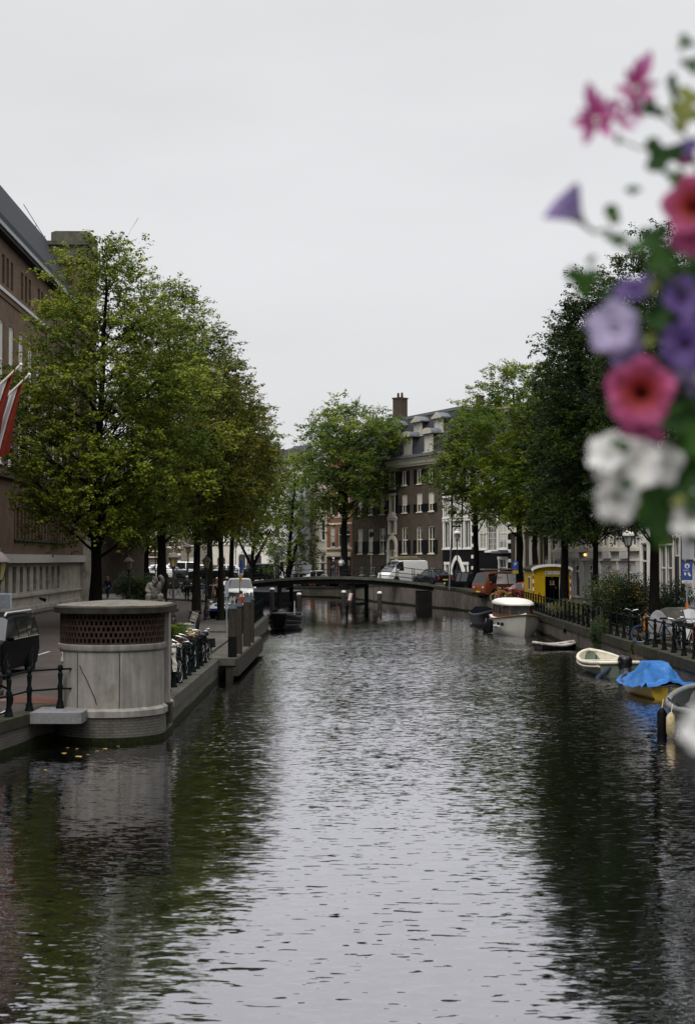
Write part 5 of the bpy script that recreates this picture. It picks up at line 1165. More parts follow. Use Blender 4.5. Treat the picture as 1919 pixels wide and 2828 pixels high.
def car(name, label, cat, loc, rz, st, W, paint, wheels=(.82, .5, .31), glassm=None, plate=PLATE, roof2=None, group=None, s=1., rails=False, tail=True, lower=None, txt=None):
    """st: stations front to rear (x, z_sill, z_belt, z_top, inset of the roof, glass flag side, glass flag top)"""
    t = thing(name, label, cat, loc, rz, group); t.scale = (s, s, s)
    Lf, Lr = st[0][0], st[-1][0]; n = len(st); hw = W/2
    def ring(x, zs, zb, zt, ins, k):
        e = .88+.12*math.sin(max(.0, min(1, min(k, n-1-k)/1.5))*math.pi/2); w_ = hw*e
        zm = zs+(zb-zs)*.5; wt = w_-ins if zt-zb > .08 else w_*.96
        right = [(w_*.92, zs), (w_, zm), (w_*.985, zb), (wt, zt-.07 if zt-zb > .2 else zb+(zt-zb)*.6), (wt*.86, zt), (0, zt+.02)]
        return [(x, y, z) for y, z in right]+[(x, -y, z) for y, z in right[-2::-1]]
    rg = [ring(q[0], q[1], q[2], q[3], q[4], k) for k, q in enumerate(st)]
    body, gl_, low = MB(), MB(), MB(); N_ = 11
    for k in range(n-1):
        for i in range(N_-1):
            f = [rg[k][i], rg[k][i+1], rg[k+1][i+1], rg[k+1][i]]
            side = i in (2, 7); top = i in (3, 4, 5, 6)
            if (side and st[k][5]) or (top and st[k][6]): gl_.add(f, [(0, 1, 2, 3)])
            elif lower and i in (0, 1, 8, 9): low.add(f, [(0, 1, 2, 3)])
            else: body.add(f, [(0, 1, 2, 3)])
        body.add([rg[k][0], rg[k][10], rg[k+1][10], rg[k+1][0]], [(0, 1, 2, 3)])
    body.add(rg[0], [tuple(range(N_))]); body.add(rg[-1], [tuple(range(N_))])
    def weld(me):
        b = bmesh.new(); b.from_mesh(me); bmesh.ops.remove_doubles(b, verts=b.verts, dist=.002); bmesh.ops.recalc_face_normals(b, faces=b.faces); b.to_mesh(me); b.free()
    o = body.build('body', paint, t, None); weld(o.data); o.data.polygons.foreach_set('use_smooth', [True]*len(o.data.polygons)); o.data.set_sharp_from_angle(angle=R(38))
    if gl_.f:
        g_ = gl_.build('windows', glassm or CARGLASS, t); weld(g_.data)
        k = MB()
        for q in st:            # pillars between the side windows, just proud of the glass
            pass
    if low.f: g_ = low.build('lower_body', lower, t); weld(g_.data)
    wx, wy, wr = wheels; L = Lf-Lr
    for x in (Lf-wx, Lr+wx*1.05):
        for sy in (1, -1):
            a = MB(); M = Matrix.Translation((x, sy*(hw-.05), wr)) @ Matrix.Rotation(R(90), 4, 'X'); a.lathe([(wr*1.16, -.06), (wr*1.16, .06)], 18, (0, 0, 0), M); a.build('wheel_arch', DARKTRIM, t)
            wheel(t, x, sy*(hw-.08), wr)
    zb0, zb1 = st[0][2], st[-1][2]
    for sy in (1, -1):
        b = MB(); b.ball((Lf-.1, sy*hw*.66, zb0-.1), (.14, .19, .09), 10, 6); b.build('headlight', HEADL, t, 60)
        b = MB(); b.box((Lr-.025, sy*hw*.82-.09, zb1-.3), (Lr+.06, sy*hw*.82+.06, zb1-.02)); b.build('tail_light', TAILL, t)
        xm = st[2][0]; b = MB(); b.ball((xm-.05, sy*(hw+.1), st[2][2]+.08), (.09, .12, .075), 8, 6); b.build('mirror', paint, t, 60)
    for x in (Lf+.005, Lr-.03):
        b = MB(); b.box((x-.01, -.26, .42), (x+.025, .26, .53)); b.build('licence_plate', plate, t)
    b = MB(); b.box((Lf-.12, -hw*.86, .2), (Lf+.05, hw*.86, .4)); b.build('bumper', DARKTRIM, t)
    b = MB(); b.box((Lr-.06, -hw*.86, .22), (Lr+.1, hw*.86, .4)); b.build('bumper', DARKTRIM, t)
    if rails:
        for sy in (1, -1):
            xs = [q for q in st if q[3] > max(p[3] for p in st)-.12]; b = MB(); y = sy*(hw-.26); zt = max(p[3] for p in st)
            b.tube([(xs[0][0], y, zt-.02), (xs[0][0]-.2, y, zt+.07), (xs[-1][0]+.2, y, zt+.07), (xs[-1][0], y, zt-.02)], .03, 6); b.build('roof_rail', SILVERP, t)
    return t
def hatch(L=4., H=1.45): return [(L/2, .3, .62, .64, 0, 0, 0), (L/2-.12, .22, .72, .74, 0, 0, 0), (L*.25, .2, .86, .88, 0, 0, 1), (L*.08, .2, .9, H-.05, .2, 1, 0), (-L*.02, .2, .9, H, .2, 1, 0), (-L*.05, .2, .9, H, .2, 0, 0), (-L*.08, .2, .9, H, .2, 1, 0), (-L*.3, .2, .92, H-.03, .2, 0, 0), (-L*.36, .2, .92, H-.08, .2, 0, 1), (-L*.47, .25, .93, .97, .1, 0, 0), (-L/2, .3, .8, .82, 0, 0, 0)]
def sedan(L=4.5, H=1.42): return [(L/2, .3, .6, .62, 0, 0, 0), (L/2-.15, .22, .72, .74, 0, 0, 0), (L*.23, .2, .86, .88, 0, 0, 1), (L*.06, .2, .88, H-.04, .2, 1, 0), (-L*.06, .2, .88, H, .2, 1, 0), (-L*.09, .2, .88, H, .2, 1, 0), (-L*.22, .2, .9, H-.06, .2, 0, 1), (-L*.36, .2, .92, .97, .1, 0, 0), (-L*.47, .24, .9, .93, 0, 0, 0), (-L/2, .3, .8, .82, 0, 0, 0)]
def van(L=4.8, H=1.9): return [(L/2, .32, .75, .78, 0, 0, 0), (L/2-.2, .24, .98, 1.0, 0, 0, 0), (L*.32, .22, 1.08, 1.12, 0, 0, 1), (L*.17, .22, 1.1, H-.06, .17, 1, 0), (L*.03, .22, 1.1, H, .15, 0, 0), (L*.01, .22, 1.1, H, .15, 1, 0), (-L*.2, .22, 1.1, H, .15, 0, 0), (-L*.22, .22, 1.1, H, .15, 1, 0), (-L*.44, .22, 1.1, H-.02, .15, 0, 0), (-L*.485, .24, 1.1, H-.1, .15, 0, 0), (-L/2, .3, 1.0, 1.5, .12, 0, 0)]
def busvan(L=4.2, H=2.0): return [(L/2, .34, .9, .94, 0, 0, 0), (L/2-.05, .26, 1.06, 1.1, .02, 0, 1), (L/2-.42, .22, 1.1, H-.1, .14, 1, 0), (L*.2, .22, 1.1, H, .13, 0, 0), (L*.17, .22, 1.1, H, .13, 1, 0), (-L*.12, .22, 1.1, H, .13, 0, 0), (-L*.15, .22, 1.1, H, .13, 1, 0), (-L*.42, .22, 1.1, H-.02, .13, 0, 0), (-L*.48, .26, 1.1, H-.12, .13, 0, 0), (-L/2, .32, 1.05, 1.6, .12, 0, 0)]
def bigvan(L=5.6, H=2.5): return [(L/2, .34, .8, .84, 0, 0, 0), (L/2-.25, .26, 1.1, 1.14, 0, 0, 1), (L*.3, .24, 1.3, 1.9, .18, 1, 1), (L*.22, .24, 1.3, H-.1, .15, 1, 0), (L*.13, .24, 1.3, H, .12, 0, 0), (-L*.44, .24, 1.3, H, .12, 0, 0), (-L*.49, .26, 1.3, H-.06, .12, 0, 0), (-L/2, .3, 1.3, H-.2, .12, 0, 0)]
BLACKCAR = mat('black_car_paint', (.005, .0055, .007), .38, .1, 2, spec=.03); WHITECAR = mat('white_car_paint', (.7, .7, .69), .3, .04, 2)
DKBLUE = mat('dark_blue_paint', (.012, .017, .03), .15, .1, 2); DKGREY = mat('dark_grey_paint', (.06, .063, .068), .25, .1, 2); ORANGEP = mat('orange_red_paint', (.26, .065, .022), .35, .1, 2); REDP = mat('red_car_paint', (.25, .045, .022), .3, .1, 2)
ZL = lambda Y: gl(Y)+.0
# black people carrier on the left street, nose towards us
v = car('people_carrier', 'shiny black people carrier driving along the left bank, cut off at the left edge', 'van', (-10.75, 43.4, .755), R(-90-2.3), van(4.75, 1.8), 1.9, BLACKCAR, (.95, .5, .34), rails=True)
b = MB(); 
for sy in (1, -1): b = MB(); b.tube([(.95, sy*.965, 1.1), (-2.1, sy*.965, 1.1)], .014, 5); b.build('chrome_strip', CHROME, v)
# white cars parked between the left trees
def police(loc, rz):
    v = car('parked_car', 'white estate car with blue markings parked nose-on between the left trees', 'car', loc, rz, hatch(4.3, 1.5), 1.8, WHITECAR, (.85, .5, .32))
    b = MB(); b.box((1.98, -.78, .5), (2.19, .78, .62)); b.build('blue_band', mat('blue_band', (.03, .05, .3), .4), v)
    b = MB(); b.prism([(1.62, -.6), (1.96, -.62), (1.96, .62), (1.62, .6)], .79, .845); b.build('bonnet_marking', MATS['blue_band'], v)
    b = MB(); b.box((2.1, -.85, .2), (2.2, .85, .49)); b.build('front_skirt', BLACKCAR, v)
police((X(640, 80.5), 81, gl(80)+.005), R(-90-6))
c = car('parked_car', 'white van-like car parked behind the white and blue car on the left bank', 'car', (X(660, 102), 103, gl(103)+.005), R(-84), van(4.5, 1.8), 1.8, WHITECAR, (.85, .5, .32))
GC = 'cars parked along the far street'
def pz(px, Y, z): return (X(px, Y), Y, z)
car('parked_car', 'white high-roofed delivery van with a loaded roof rack behind the right end of the footbridge', 'van', pz(1112, 137, 1.93), R(180+38), bigvan(5.2, 2.35), 2.0, WHITECAR, (.95, .5, .34), s=.93)
def rack(loc, rz, L, W, z, lab, gm):
    t = thing('roof_rack', lab, 'roof rack', loc, rz)
    b = MB()
    for y in (-W/2, W/2): b.tube([(-L/2, y, z), (L/2, y, z)], .03, 6); b.tube([(-L/2, y, z+.14), (L/2, y, z+.14)], .025, 6)
    for x in np.linspace(-L/2, L/2, 6): b.tube([(x, -W/2, z), (x, W/2, z)], .03, 6)
    for x in (-L/2, L/2):
        for y in (-W/2, W/2): b.tube([(x, y, z-.12), (x, y, z+.15)], .03, 6)
    b.build('rack', GREYM, t)
    for i, (y, l, dz, m) in enumerate(gm): b = MB(); b.tube([(-l/2, y, z+.1+dz), (l/2, y, z+.1+dz)], .07, 8); b.build('load_pole', m, t)
rack(pz(1116, 137, 1.93), R(218), 2.7, 1.3, 2.33, 'ladder rack with pipes and yellow boards on the white delivery van', [(-.5, 3, 0, GREYM), (-.2, 2.6, .02, mat('yellow_board', (.35, .27, .05), .6)), (.15, 2.8, 0, mat('timber', (.25, .18, .1), .7)), (.5, 2.4, .03, MATS['yellow_board'])])
car('parked_car', 'dark car with a yellow plate parked right of the white delivery van', 'car', pz(1194, 133, 1.9), R(118), sedan(4.4, 1.45), 1.75, DKBLUE, group=GC)
car('parked_car', 'dark off-road car seen from behind below the pointed white windows', 'car', pz(1289, 123.5, 1.45), R(118), hatch(4.4, 1.68), 1.85, BLACKCAR, (.85, .5, .36), group=GC)
ov = car('camper_van', 'old orange van with white panelled sides and a ladder on its roof', 'van', pz(1378, 113.5, 1.24), R(211), busvan(4.1, 2.0), 1.8, ORANGEP, (.95, .5, .33), group=GC)
b = MB(); wpan = mat('white_panel', (.62, .61, .58), .5, .05); 
for sy in (-1, 1):
    for (x0, x1) in ((-2.0, -.2), (-.12, .8)):
        b = MB(); b.add([(x0, sy*.92, 1.06), (x1+.2*(x1 > 0), sy*.92, 1.06), (x1-.05*(x1 > 0), sy*.785, 1.85), (x0, sy*.785, 1.85)], [(0, 1, 2, 3)]); b.add([(x0, sy*.905, 1.06), (x1, sy*.905, 1.06), (x1, sy*.765, 1.85), (x0, sy*.765, 1.85)], [(0, 1, 2, 3)]); b.build('white_side_panel', wpan, ov)
tilt = math.atan2(.135, .84)
for (xa, xb, z, hh, m) in ((.72, .22, 1.5, .15, mat('print_dark', (.06, .06, .1), .5)), (-1.05, -1.9, 1.46, .07, mat('print_red', (.45, .08, .06), .5))):
    scribble(ov, 'lettering', m, xa, xb, 0, hh, Matrix.Translation((0, .93-(z-1.06)*.171, z)) @ Matrix.Rotation(tilt, 4, 'X'))
b = MB(); b.torus((-.85, .9, 1.46), .085, .02, 'y', 16, 5); b.build('emblem', MATS['print_red'], ov)
b = MB(); b.tube([(.84, .87, 1.66), (.76, .88, 1.62), (.84, .9, 1.5), (.78, .91, 1.4)], .025, 6); b.build('emblem', MATS['print_red'], ov)
def ladder(loc, rz, lab):
    t = thing('ladder', lab, 'ladder', loc, rz); b = MB()
    for y in (-.22, .22): b.box((-1.6, y-.03, 0), (1.6, y+.03, .1))
    for x in np.linspace(-1.5, 1.5, 11): b.tube([(x, -.22, .05), (x, .22, .05)], .02, 5)
    b.build('rails', mat('aluminium', (.42, .42, .4), .4, .1, metal=.5), t)
    b = MB(); 
    for x in (-1.1, 1.1): b.box((x-.03, -.6, -.12), (x+.03, .6, -.002))
    b.build('roof_bars', BLACKM, t)
ladder(pz(1376, 113.5, 1.24+2.14), R(211), 'aluminium ladder lying on the orange van roof')
car('parked_car', 'rust red small car between the bicycles and the yellow wagon', 'car', pz(1440, 104.5, 1.15), R(158), hatch(3.8, 1.42), 1.65, REDP, group=GC)
car('parked_car', 'silver hatchback parked at the right edge behind the scooters', 'car', pz(1925, 66, 1.1), R(95), hatch(4.0, 1.5), 1.75, SILVERP, group=GC)
car('parked_car', 'dark hatchback seen through the left half of the bridge railing', 'car', pz(818, 171, 1.06), R(185), hatch(4.1, 1.5), 1.75, DKGREY, group=GC)
car('parked_car', 'white and orange striped car seen below the middle of the bridge deck', 'car', pz(873, 169, 1.06), R(187), van(4.4, 1.85), 1.8, WHITECAR, group=GC, lower=mat('orange_stripe', (.4, .12, .03), .4))
car('parked_car', 'silver hatchback nose-on beside the striped car under the bridge', 'car', pz(905, 167, 1.08), R(250), hatch(4.0, 1.45), 1.75, SILVERP, group=GC)
car('parked_car', 'black car under the bridge deck left of the white delivery van', 'car', pz(957, 163, 1.1), R(190), hatch(4.1, 1.45), 1.75, BLACKCAR, group=GC)
car('parked_car', 'dark blue-grey van behind the left part of the bridge railing', 'van', pz(703, 174, 1.6), R(178), van(4.8, 2.1), 1.9, DKBLUE, group=GC)
GF = 'cars parked on the street far left'
for i, (px, Y, p, st, lab) in enumerate(((428, 176, WHITECAR, hatch(4.2, 1.5), 'white car far left directly behind the bearded statue'), (492, 177, WHITECAR, van(4.5, 1.8), 'white van far left behind the man with the white cap'), (462, 178, DKGREY, sedan(4.5, 1.45), 'grey saloon far left between two white vehicles'),
                             (537, 178, WHITECAR, hatch(4., 1.5), 'white hatchback far left, right of the man with the white cap'), (578, 176, BLACKCAR, sedan(4.5, 1.45), 'black saloon far left behind the bronze elms'), (620, 176, SILVERP, hatch(4, 1.5), 'silver car behind the left bridge end'))):
    car('parked_car', lab, 'car', pz(px, 152.5+(i % 2)*.8, 2.15), R(178+i), st, 1.75, p, group=GF)
# ---------------------------------------------------------------- the yellow site wagon
def wagon():
    Y = 92.; t = thing('site_wagon', 'yellow workmens wagon with an arched roof and an open doorway on the right bank', 'wagon', (X(1522, Y), Y, 1.12), R(0))
    yl = mat('wagon_yellow', (.47, .31, .012), .5, .08, 1.5, dirt=(.35, .22, .012), dscale=1); W, D = 2.35, 4.6; z0, z1, ap = .35, 2.32, 2.66
    M3 = Matrix(((1, 0, 0, 0), (0, 0, 1, 0), (0, 1, 0, 0), (0, 0, 0, 1)))
    def arc(k=0., w_=W/2): return [(w_*math.cos(a)*1., z1+k+(ap-z1)*math.sin(a)) for a in np.linspace(0, math.pi, 13)]
    dx0, dx1, dz = -.42, .52, 2.0
    b = MB(); b.prism([(-W/2, z0), (dx0, z0), (dx0, z1), (-W/2, z1)], 0, .05, M3); b.prism([(dx1, z0), (W/2, z0), (W/2, z1), (dx1, z1)], 0, .05, M3)
    b.prism([(dx0, dz), (dx1, dz), (dx1, z1), (dx0, z1)], 0, .05, M3); b.prism([(W/2, z1), *arc()[1:-1], (-W/2, z1)], 0, .05, M3); b.build('front_wall', yl, t)
    b = MB(); b.box((-W/2, .05, z0), (-W/2+.05, D, z1)); b.box((W/2-.05, .05, z0), (W/2, D, z1)); b.box((-W/2+.05, D-.05, z0), (W/2-.05, D, z1+.2)); b.build('side_wall', yl, t)
    b = MB(); b.box((-W/2+.05, .05, z0), (W/2-.05, D-.05, z0+.06)); b.box((-W/2+.06, 2.0, z0+.06), (W/2-.06, 2.06, z1)); b.build('interior', mat('dark_inside2', (.012, .01, .008), .9), t)
    a0, a1 = arc(.02, W/2+.1), arc(.1, W/2+.13); b = MB()
    b.loft([[(p[0], y, p[1]) for p in a1]+[(p[0], y, p[1]) for p in a0[::-1]] for y in (-.12, D+.1)]); b.build('roof', mat('roofing_felt', (.05, .05, .042), .9, .3), t)
    b = MB(); a2 = arc(.13, W/2+.15); a3 = arc(-.03, W/2+.08); b.loft([[(p[0], y, p[1]) for p in a2]+[(p[0], y, p[1]) for p in a3[::-1]] for y in (-.2, -.122)]); b.build('roof_trim', WHITE, t)
    for x in (-W/2-.03, W/2-.03):
        for i in range(8):
            b = MB(); z = z0+i*(z1-z0)/8; b.box((x-.0, -.03, z), (x+.07, .08, z+(z1-z0)/8)); b.build('corner_stripe', WHITE if i % 2 else mat('signal_red', (.4, .06, .02), .5), t)
    b = MB(); f = .05; b.box((dx0-f, -.03, z0), (dx0, .06, dz+f)); b.box((dx1, -.03, z0), (dx1+f, .06, dz+f)); b.box((dx0, -.03, dz), (dx1, .06, dz+f)); b.build('door_frame', yl, t)
    b = MB(); b.box((-.02, 0, 0), (.03, .9, dz-z0), Matrix.Translation((dx1-.03, .06, z0)) @ Matrix.Rotation(R(-8), 4, 'Z')); b.build('door', CREAM, t)
    b = MB(); b.box((-.42, -.05, 2.13), (.5, -.02, 2.33)); sp = b.build('sign', mat('sign_white', (.55, .55, .53), .5), t)
    scribble(sp, 'lettering', mat('sign_blue_ink', (.04, .06, .25), .5), -.2, .44, 2.2, .1, Matrix.Translation((0, -.055, 0)))
    b = MB(); b.tube([(-.32, -.05, 2.23), (-.32, -.06, 2.23)], .06, 10); b.build('emblem', MATS['sign_blue_ink'], sp)
    b = MB(); b.box((-.86, -.03, .75), (-.74, 0, .98)); b.build('red_label', MATS['signal_red'], t)
    b = MB(); b.box((-W/2-.03, 1.3, 1.1), (-W/2, 2.2, 2.0)); b.build('side_window', CREAM, t); b = MB(); b.box((-W/2-.04, 1.38, 1.18), (-W/2-.031, 2.12, 1.92)); b.build('pane', DARKGLASS, t)
    for y in (.9, 3.7):
        for x in (-.86, .86):
            b = MB(); M = Matrix.Translation((x, y, .3)) @ Matrix.Rotation(R(90), 4, 'Y'); b.lathe([(.15, -.09), (.3, -.09), (.3, .09), (.15, .09)], 16, (0, 0, 0), M); b.build('wheel', TYRE, t)
    b = MB(); b.box((dx0, -.5, 0), (dx1, -.1, .2)); b.box((dx0, -.3, .2), (dx1, -.05, .36)); b.build('step', GREYM, t)
    return t
wagon()
# ================================================================ RAILINGS, LAMPS, SIGNS, BICYCLES
def post_mesh(h=.98):
    key = ('post', h)
    if key in WIN: return WIN[key]
    b = MB(); b.lathe([(.1, -.05), (.1, .04), (.085, .06), (.078, .14), (.055, .2), (.052, .3), (.058, .42), (.07, .5), (.046, .56), (.044, .62), (.058, .74), (.062, .8), (.04, .82), (.04, .85), (.06, .88), (.064, .94), (.05, h), (.02, h+.02)], 12)
    WIN[key] = b.mesh('post', mat('railing_paint', (.006, .011, .0105), .5, .2, 6, spec=.3), 50); return WIN[key]
def railing(name, label, pts, rails=(.9, .45), r=.022, ends=(None, None), bend=None):
    p0 = Vector(pts[0]); t = thing(name, label, 'railing', p0, 0)
    for p in pts: put(t, post_mesh(), 'post', *(p[0]-p0.x, p[2]-p0.z), p[1]-p0.y)
    for h in rails:
        q = [Vector(p)-p0+Vector((0, 0, h)) for p in pts]
        if ends[1] is not None: q.append(Vector(ends[1])-p0+Vector((0, 0, h)))
        if ends[0] is not None: q.insert(0, Vector(ends[0])-p0+Vector((0, 0, h)))
        b = MB(); b.tube(q, r, 8); b.build('rail', MATS['railing_paint'], t, 40)
    return t
def along(line, y0, y1, step, off, lift=.03):
    """points every `step` metres along a quay line, `off` to the land side"""
    d = dense(line, .1); o = []; acc = 0; prev = None
    for p in d:
        if p[1] < y0 or p[1] > y1: prev = p; continue
        if prev is not None: acc += math.hypot(p[0]-prev[0], p[1]-prev[1])
        if not o or acc >= step: o.append((p[0]+off, p[1], p[2]+lift)); acc = 0
        prev = p
    return o
railing('quay_railing', 'short iron railing of ball-topped posts between left edge and concrete kiosk', [(-7.9, 30.2, .77), (-7.42, 31.75, .77), (-7.25, 33.0, .77), (-6.62, 33.35, .79)], ends=((-9, 27, .77), (-6.3, 33.4, .79)))
railing('quay_railing', 'iron railing with leaning bicycles right behind the concrete kiosk', along(LQ, 36.5, 49.2, 1.22, -.28))
railing('quay_railing', 'distant iron railing right of the wooden dolphins, near the red-shirted person', along(LQ, 66.5, 83.5, 1.25, -.3))
railing('quay_railing', 'long iron railing of ball-topped posts along the right quay', along(RQ, 30, 97, 1.45, .26))
railing('quay_railing', 'dim railing with bicycles at the water left of the footbridge', along(LQ[10:15], 100, 139, 1.5, -.3))

# ---- street lamps
LEADG = mat('lamp_glass', (.3, .26, .1), .2, .15, 3); COPPER = mat('lamp_cap', (.2, .165, .165), .5, .15, 4)
def lamp(label, loc, h=3.4, s=1.0, crown=False, group='old street lamps'):
    t = thing('street_lamp', label, 'street lamp', loc, 0, group); H = h
    b = MB(); b.lathe([(.17, 0), (.17, .12), (.13, .16), (.15, .5), (.1, .58), (.12, .64), (.075, .75), (.07, 1.3), (.085, 1.33), (.055, 1.4), (.045, H-.25), (.08, H-.22), (.05, H-.12), (.11, H)], 12)
    b.build('post', mat('lamp_post_paint', (.016, .013, .011), .45, .3), t, 45)
    b = MB(); r0, r1 = .13*s, .24*s; z0, z1 = H+.02, H+.02+.46*s
    for i in range(6):
        a = math.pi*2*i/6; b.tube([(r0*math.cos(a), r0*math.sin(a), z0), (r1*math.cos(a), r1*math.sin(a), z1)], .014, 5)
    b.torus((0, 0, z0), r0, .02, 'z', 6, 5); b.torus((0, 0, z1), r1, .022, 'z', 6, 5); lf = b.build('lantern_frame', MATS['lamp_post_paint'], t)
    b = MB(); b.lathe([(r0*.95, z0), (r1*.95, z1)], 6); b.build('lantern_glass', mat('clear_glass', (.4, .42, .4), .15, .1) if crown else LEADG, lf)
    b = MB(); c = [(r1*1.35, z1), (r1*1.3, z1+.04*s), (r1*.85, z1+.15*s), (r1*.5, z1+.24*s), (r1*.26, z1+.27*s), (r1*.3, z1+.34*s), (.03, z1+.4*s)]
    if crown: c = [(r1*1.15, z1), (r1*1.2, z1+.08), (r1*.9, z1+.2), (.1, z1+.26), (.12, z1+.34), (.02, z1+.4)]
    b.lathe(c, 12); b.build('lantern_cap', WHITE if crown else COPPER, t, 50)
    return t
lamp('street lamp at the far left edge with a yellowish lantern above the black people carrier', (X(-4, 37), 37, .75), 2.9, 1.0)
lamp('street lamp with a brown cap just right of the big elm trunk, before the bush', (X(357, 79), 79, .9), 2.7, .95)
lamp('street lamp between the statue and the litter bin, tall dark post in full view', (X(480, 68), 68, .9), 2.95, .92)
lamp('street lamp right of the mossy elm trunk, behind the litter bin', (X(571, 78), 78, .95), 2.75, .85)
lamp('small far street lamp between the third and fourth lamps', (X(520, 120), 120, 1.15), 3.6, 1.0)
lamp('small far street lamp left of the trunk behind the statue', (X(430, 128), 128, 1.15), 3.8, 1.1)
lamp('street lamp with a white crowned lantern above the yellow-dotted bush', (X(1734, 70), 70, 1.1), 3.75, 1.0, True)
lamp('crowned street lamp before the black house with pointed windows', (X(1262, 126), 126, 1.6), 4.3, 1.1, True)
lamp('slim dark street lamp before the arched openings of the cream white house', (X(652, 170), 170, 1.1), 4.6, 1.2, True)
def pole(name, label, cat, loc, h, r=.035, m=GREYM, lean=(0, 0)):
    t = thing(name, label, cat, loc); b = MB(); b.tube([(0, 0, -.1), (lean[0], lean[1], h)], [r, r*.8], 8); b.build('pole', m, t); return t
t = pole('lamp_pole', 'thin grey pole with a dark lamp head behind the middle of the footbridge', 'lamp pole', (X(1025, 138), 138, 1.8), 4.6); b = MB(); b.lathe([(.04, 4.5), (.22, 4.6), (.2, 4.95), (.05, 5.1)], 10); b.build('lamp_head', BLACKM, t, 40)
t = pole('lamp_pole', 'tall leaning grey pole with a dark lamp before the black gabled house', 'lamp pole', (X(1240, 121), 121, 1.75), 6.3, .06, lean=(.25, 0)); b = MB(); b.lathe([(.05, 6.2), (.4, 6.25), (.35, 6.5), (.05, 6.6)], 10, (.25, 0, 0)); b.build('lamp_head', BLACKM, t, 40); b = MB(); b.tube([(.2, 0, 5.2), (1.0, 0, 5.2)], .06, 6); b.build('side_arm', BLACKM, t)
# sign posts
BLUE = mat('sign_blue', (.022, .06, .27), .4, .08); SW = mat('sign_white', (.55, .55, .53), .5)
Y = 104; t = pole('parking_sign', 'blue parking sign with a white letter beside the orange van', 'sign', (X(1422, Y), Y, 1.14), 2.95)
b = MB(); b.box((-.22, -.06, 2.3), (.2, -.04, 2.93)); p = b.build('sign_panel', BLUE, t); text_mesh('P', .38, SW, 'lettering', p, Matrix.Translation((-.01, -.065, 2.7)) @ FACE); scribble(p, 'small_lettering', mat('pale_blue', (.2, .25, .45), .5), -.14, .12, 2.38, .06, Matrix.Translation((0, -.066, 0)))
b = MB(); b.box((-.22, -.06, 2.05), (.2, -.04, 2.28)); b.build('yellow_panel', mat('sign_ochre', (.35, .24, .03), .5), t)
Y = 55; t = pole('zone_sign', 'blue rectangular traffic sign with white symbols at the right edge', 'sign', (X(1894, Y), Y, 1.1), 2.95)
b = MB(); b.box((-.2, -.06, 2.32), (.2, -.045, 3.0)); p = b.build('sign_panel', BLUE, t)
b = MB(); b.lathe([(.095, 0), (.095, .01)], 18, (0, 0, 0), Matrix.Translation((0, -.07, 2.85)) @ Matrix.Rotation(R(90), 4, 'X').inverted()); b.build('white_disc', SW, p)
b = MB(); M3 = Matrix(((1, 0, 0, 0), (0, 0, 1, 0), (0, 1, 0, 0), (0, 0, 0, 1))); b.prism([(-.05, 2.84), (.05, 2.84), (0, 2.91)], -.088, -.082, M3); b.box((-.018, -.088, 2.79), (.018, -.082, 2.84)); b.build('symbol', BLUE, p)
scribble(p, 'lettering', SW, -.14, .14, 2.66, .06, Matrix.Translation((0, -.064, 0)))
b = MB(); b.prism([(-.12, 2.6), (-.03, 2.6), (-.045, 2.52), (-.075, 2.48), (-.105, 2.52)], -.07, -.062, M3); b.build('symbol', SW, p)
b = MB(); b.prism([(.02, 2.6), (.09, 2.61), (.1, 2.55), (.15, 2.5), (.1, 2.45), (.05, 2.5), (.03, 2.54)], -.07, -.062, M3); b.build('symbol', SW, p)
b = MB(); b.box((-.2, -.06, 2.2), (.2, -.045, 2.31)); p2 = b.build('lower_panel', SW, t); scribble(p2, 'lettering', mat('sign_ink', (.03, .03, .035), .5), -.12, .17, 2.235, .05, Matrix.Translation((0, -.064, 0)))
b = MB(); b.box((-.045, -.05, 1.2), (.045, .05, 1.45)); b.build('sticker', mat('sign_orange', (.45, .15, .03), .5), t)
t = thing('notice_board', 'pale grey-blue panel on the lamp post at the left edge, above the people carrier', 'notice', (X(14, 36.5), 36.5, .75))
b = MB(); b.box((-.2, -.03, 2.2), (.185, .03, 2.6)); b.build('frame', mat('panel_frame', (.3, .33, .36), .5), t); b = MB(); b.box((-.17, -.04, 2.23), (.155, -.031, 2.57)); b.build('panel', mat('panel_blue', (.19, .215, .24), .5, .15, 5, dirt=(.1, .11, .12), dscale=6), t)
b = MB(); b.tube([(-.16, .05, -.05), (-.16, .05, 2.7)], .03, 8); b.build('pole', BLACKM, t)
t = pole('sign_pole', 'grey pole between the bronze elm and the wooden dolphins', 'pole', (X(627, 62), 62, .85), 2.45, .035); b = MB(); b.box((-.08, -.03, 1.75), (.08, .03, 2.42)); b.build('edge_on_sign', GREYM, t); b = MB(); b.box((-.05, -.03, 1.2), (.05, .03, 1.6)); b.build('edge_on_sign', GREYM, t)
t = pole('sign_pole', 'slightly leaning pole with small blue and yellow plates behind the white cars', 'pole', (X(660, 100), 100, 1.05), 3.2, .045, lean=(.16, 0)); b = MB(); b.box((.05, -.04, 2.2), (.25, .04, 3.1)); b.build('sign_panel', BLUE, t); b = MB(); b.box((.02, -.04, 1.6), (.2, .04, 2.1)); b.build('lower_panel', mat('sign_ochre', (.35, .24, .03), .5), t)
t = thing('information_post', 'blue-edged grey information post in front of the bush', 'post', (X(352, 70), 70, .9))
b = MB(); b.box((-.32, -.1, 0), (-.2, .1, 1.42)); b.box((.2, -.1, 0), (.3, .1, 1.42)); b.build('side', mat('post_blue', (.05, .09, .2), .5), t); b = MB(); b.box((-.2, -.06, .1), (.2, .06, 1.38)); b.build('panel', mat('panel_grey', (.2, .21, .23), .5), t)
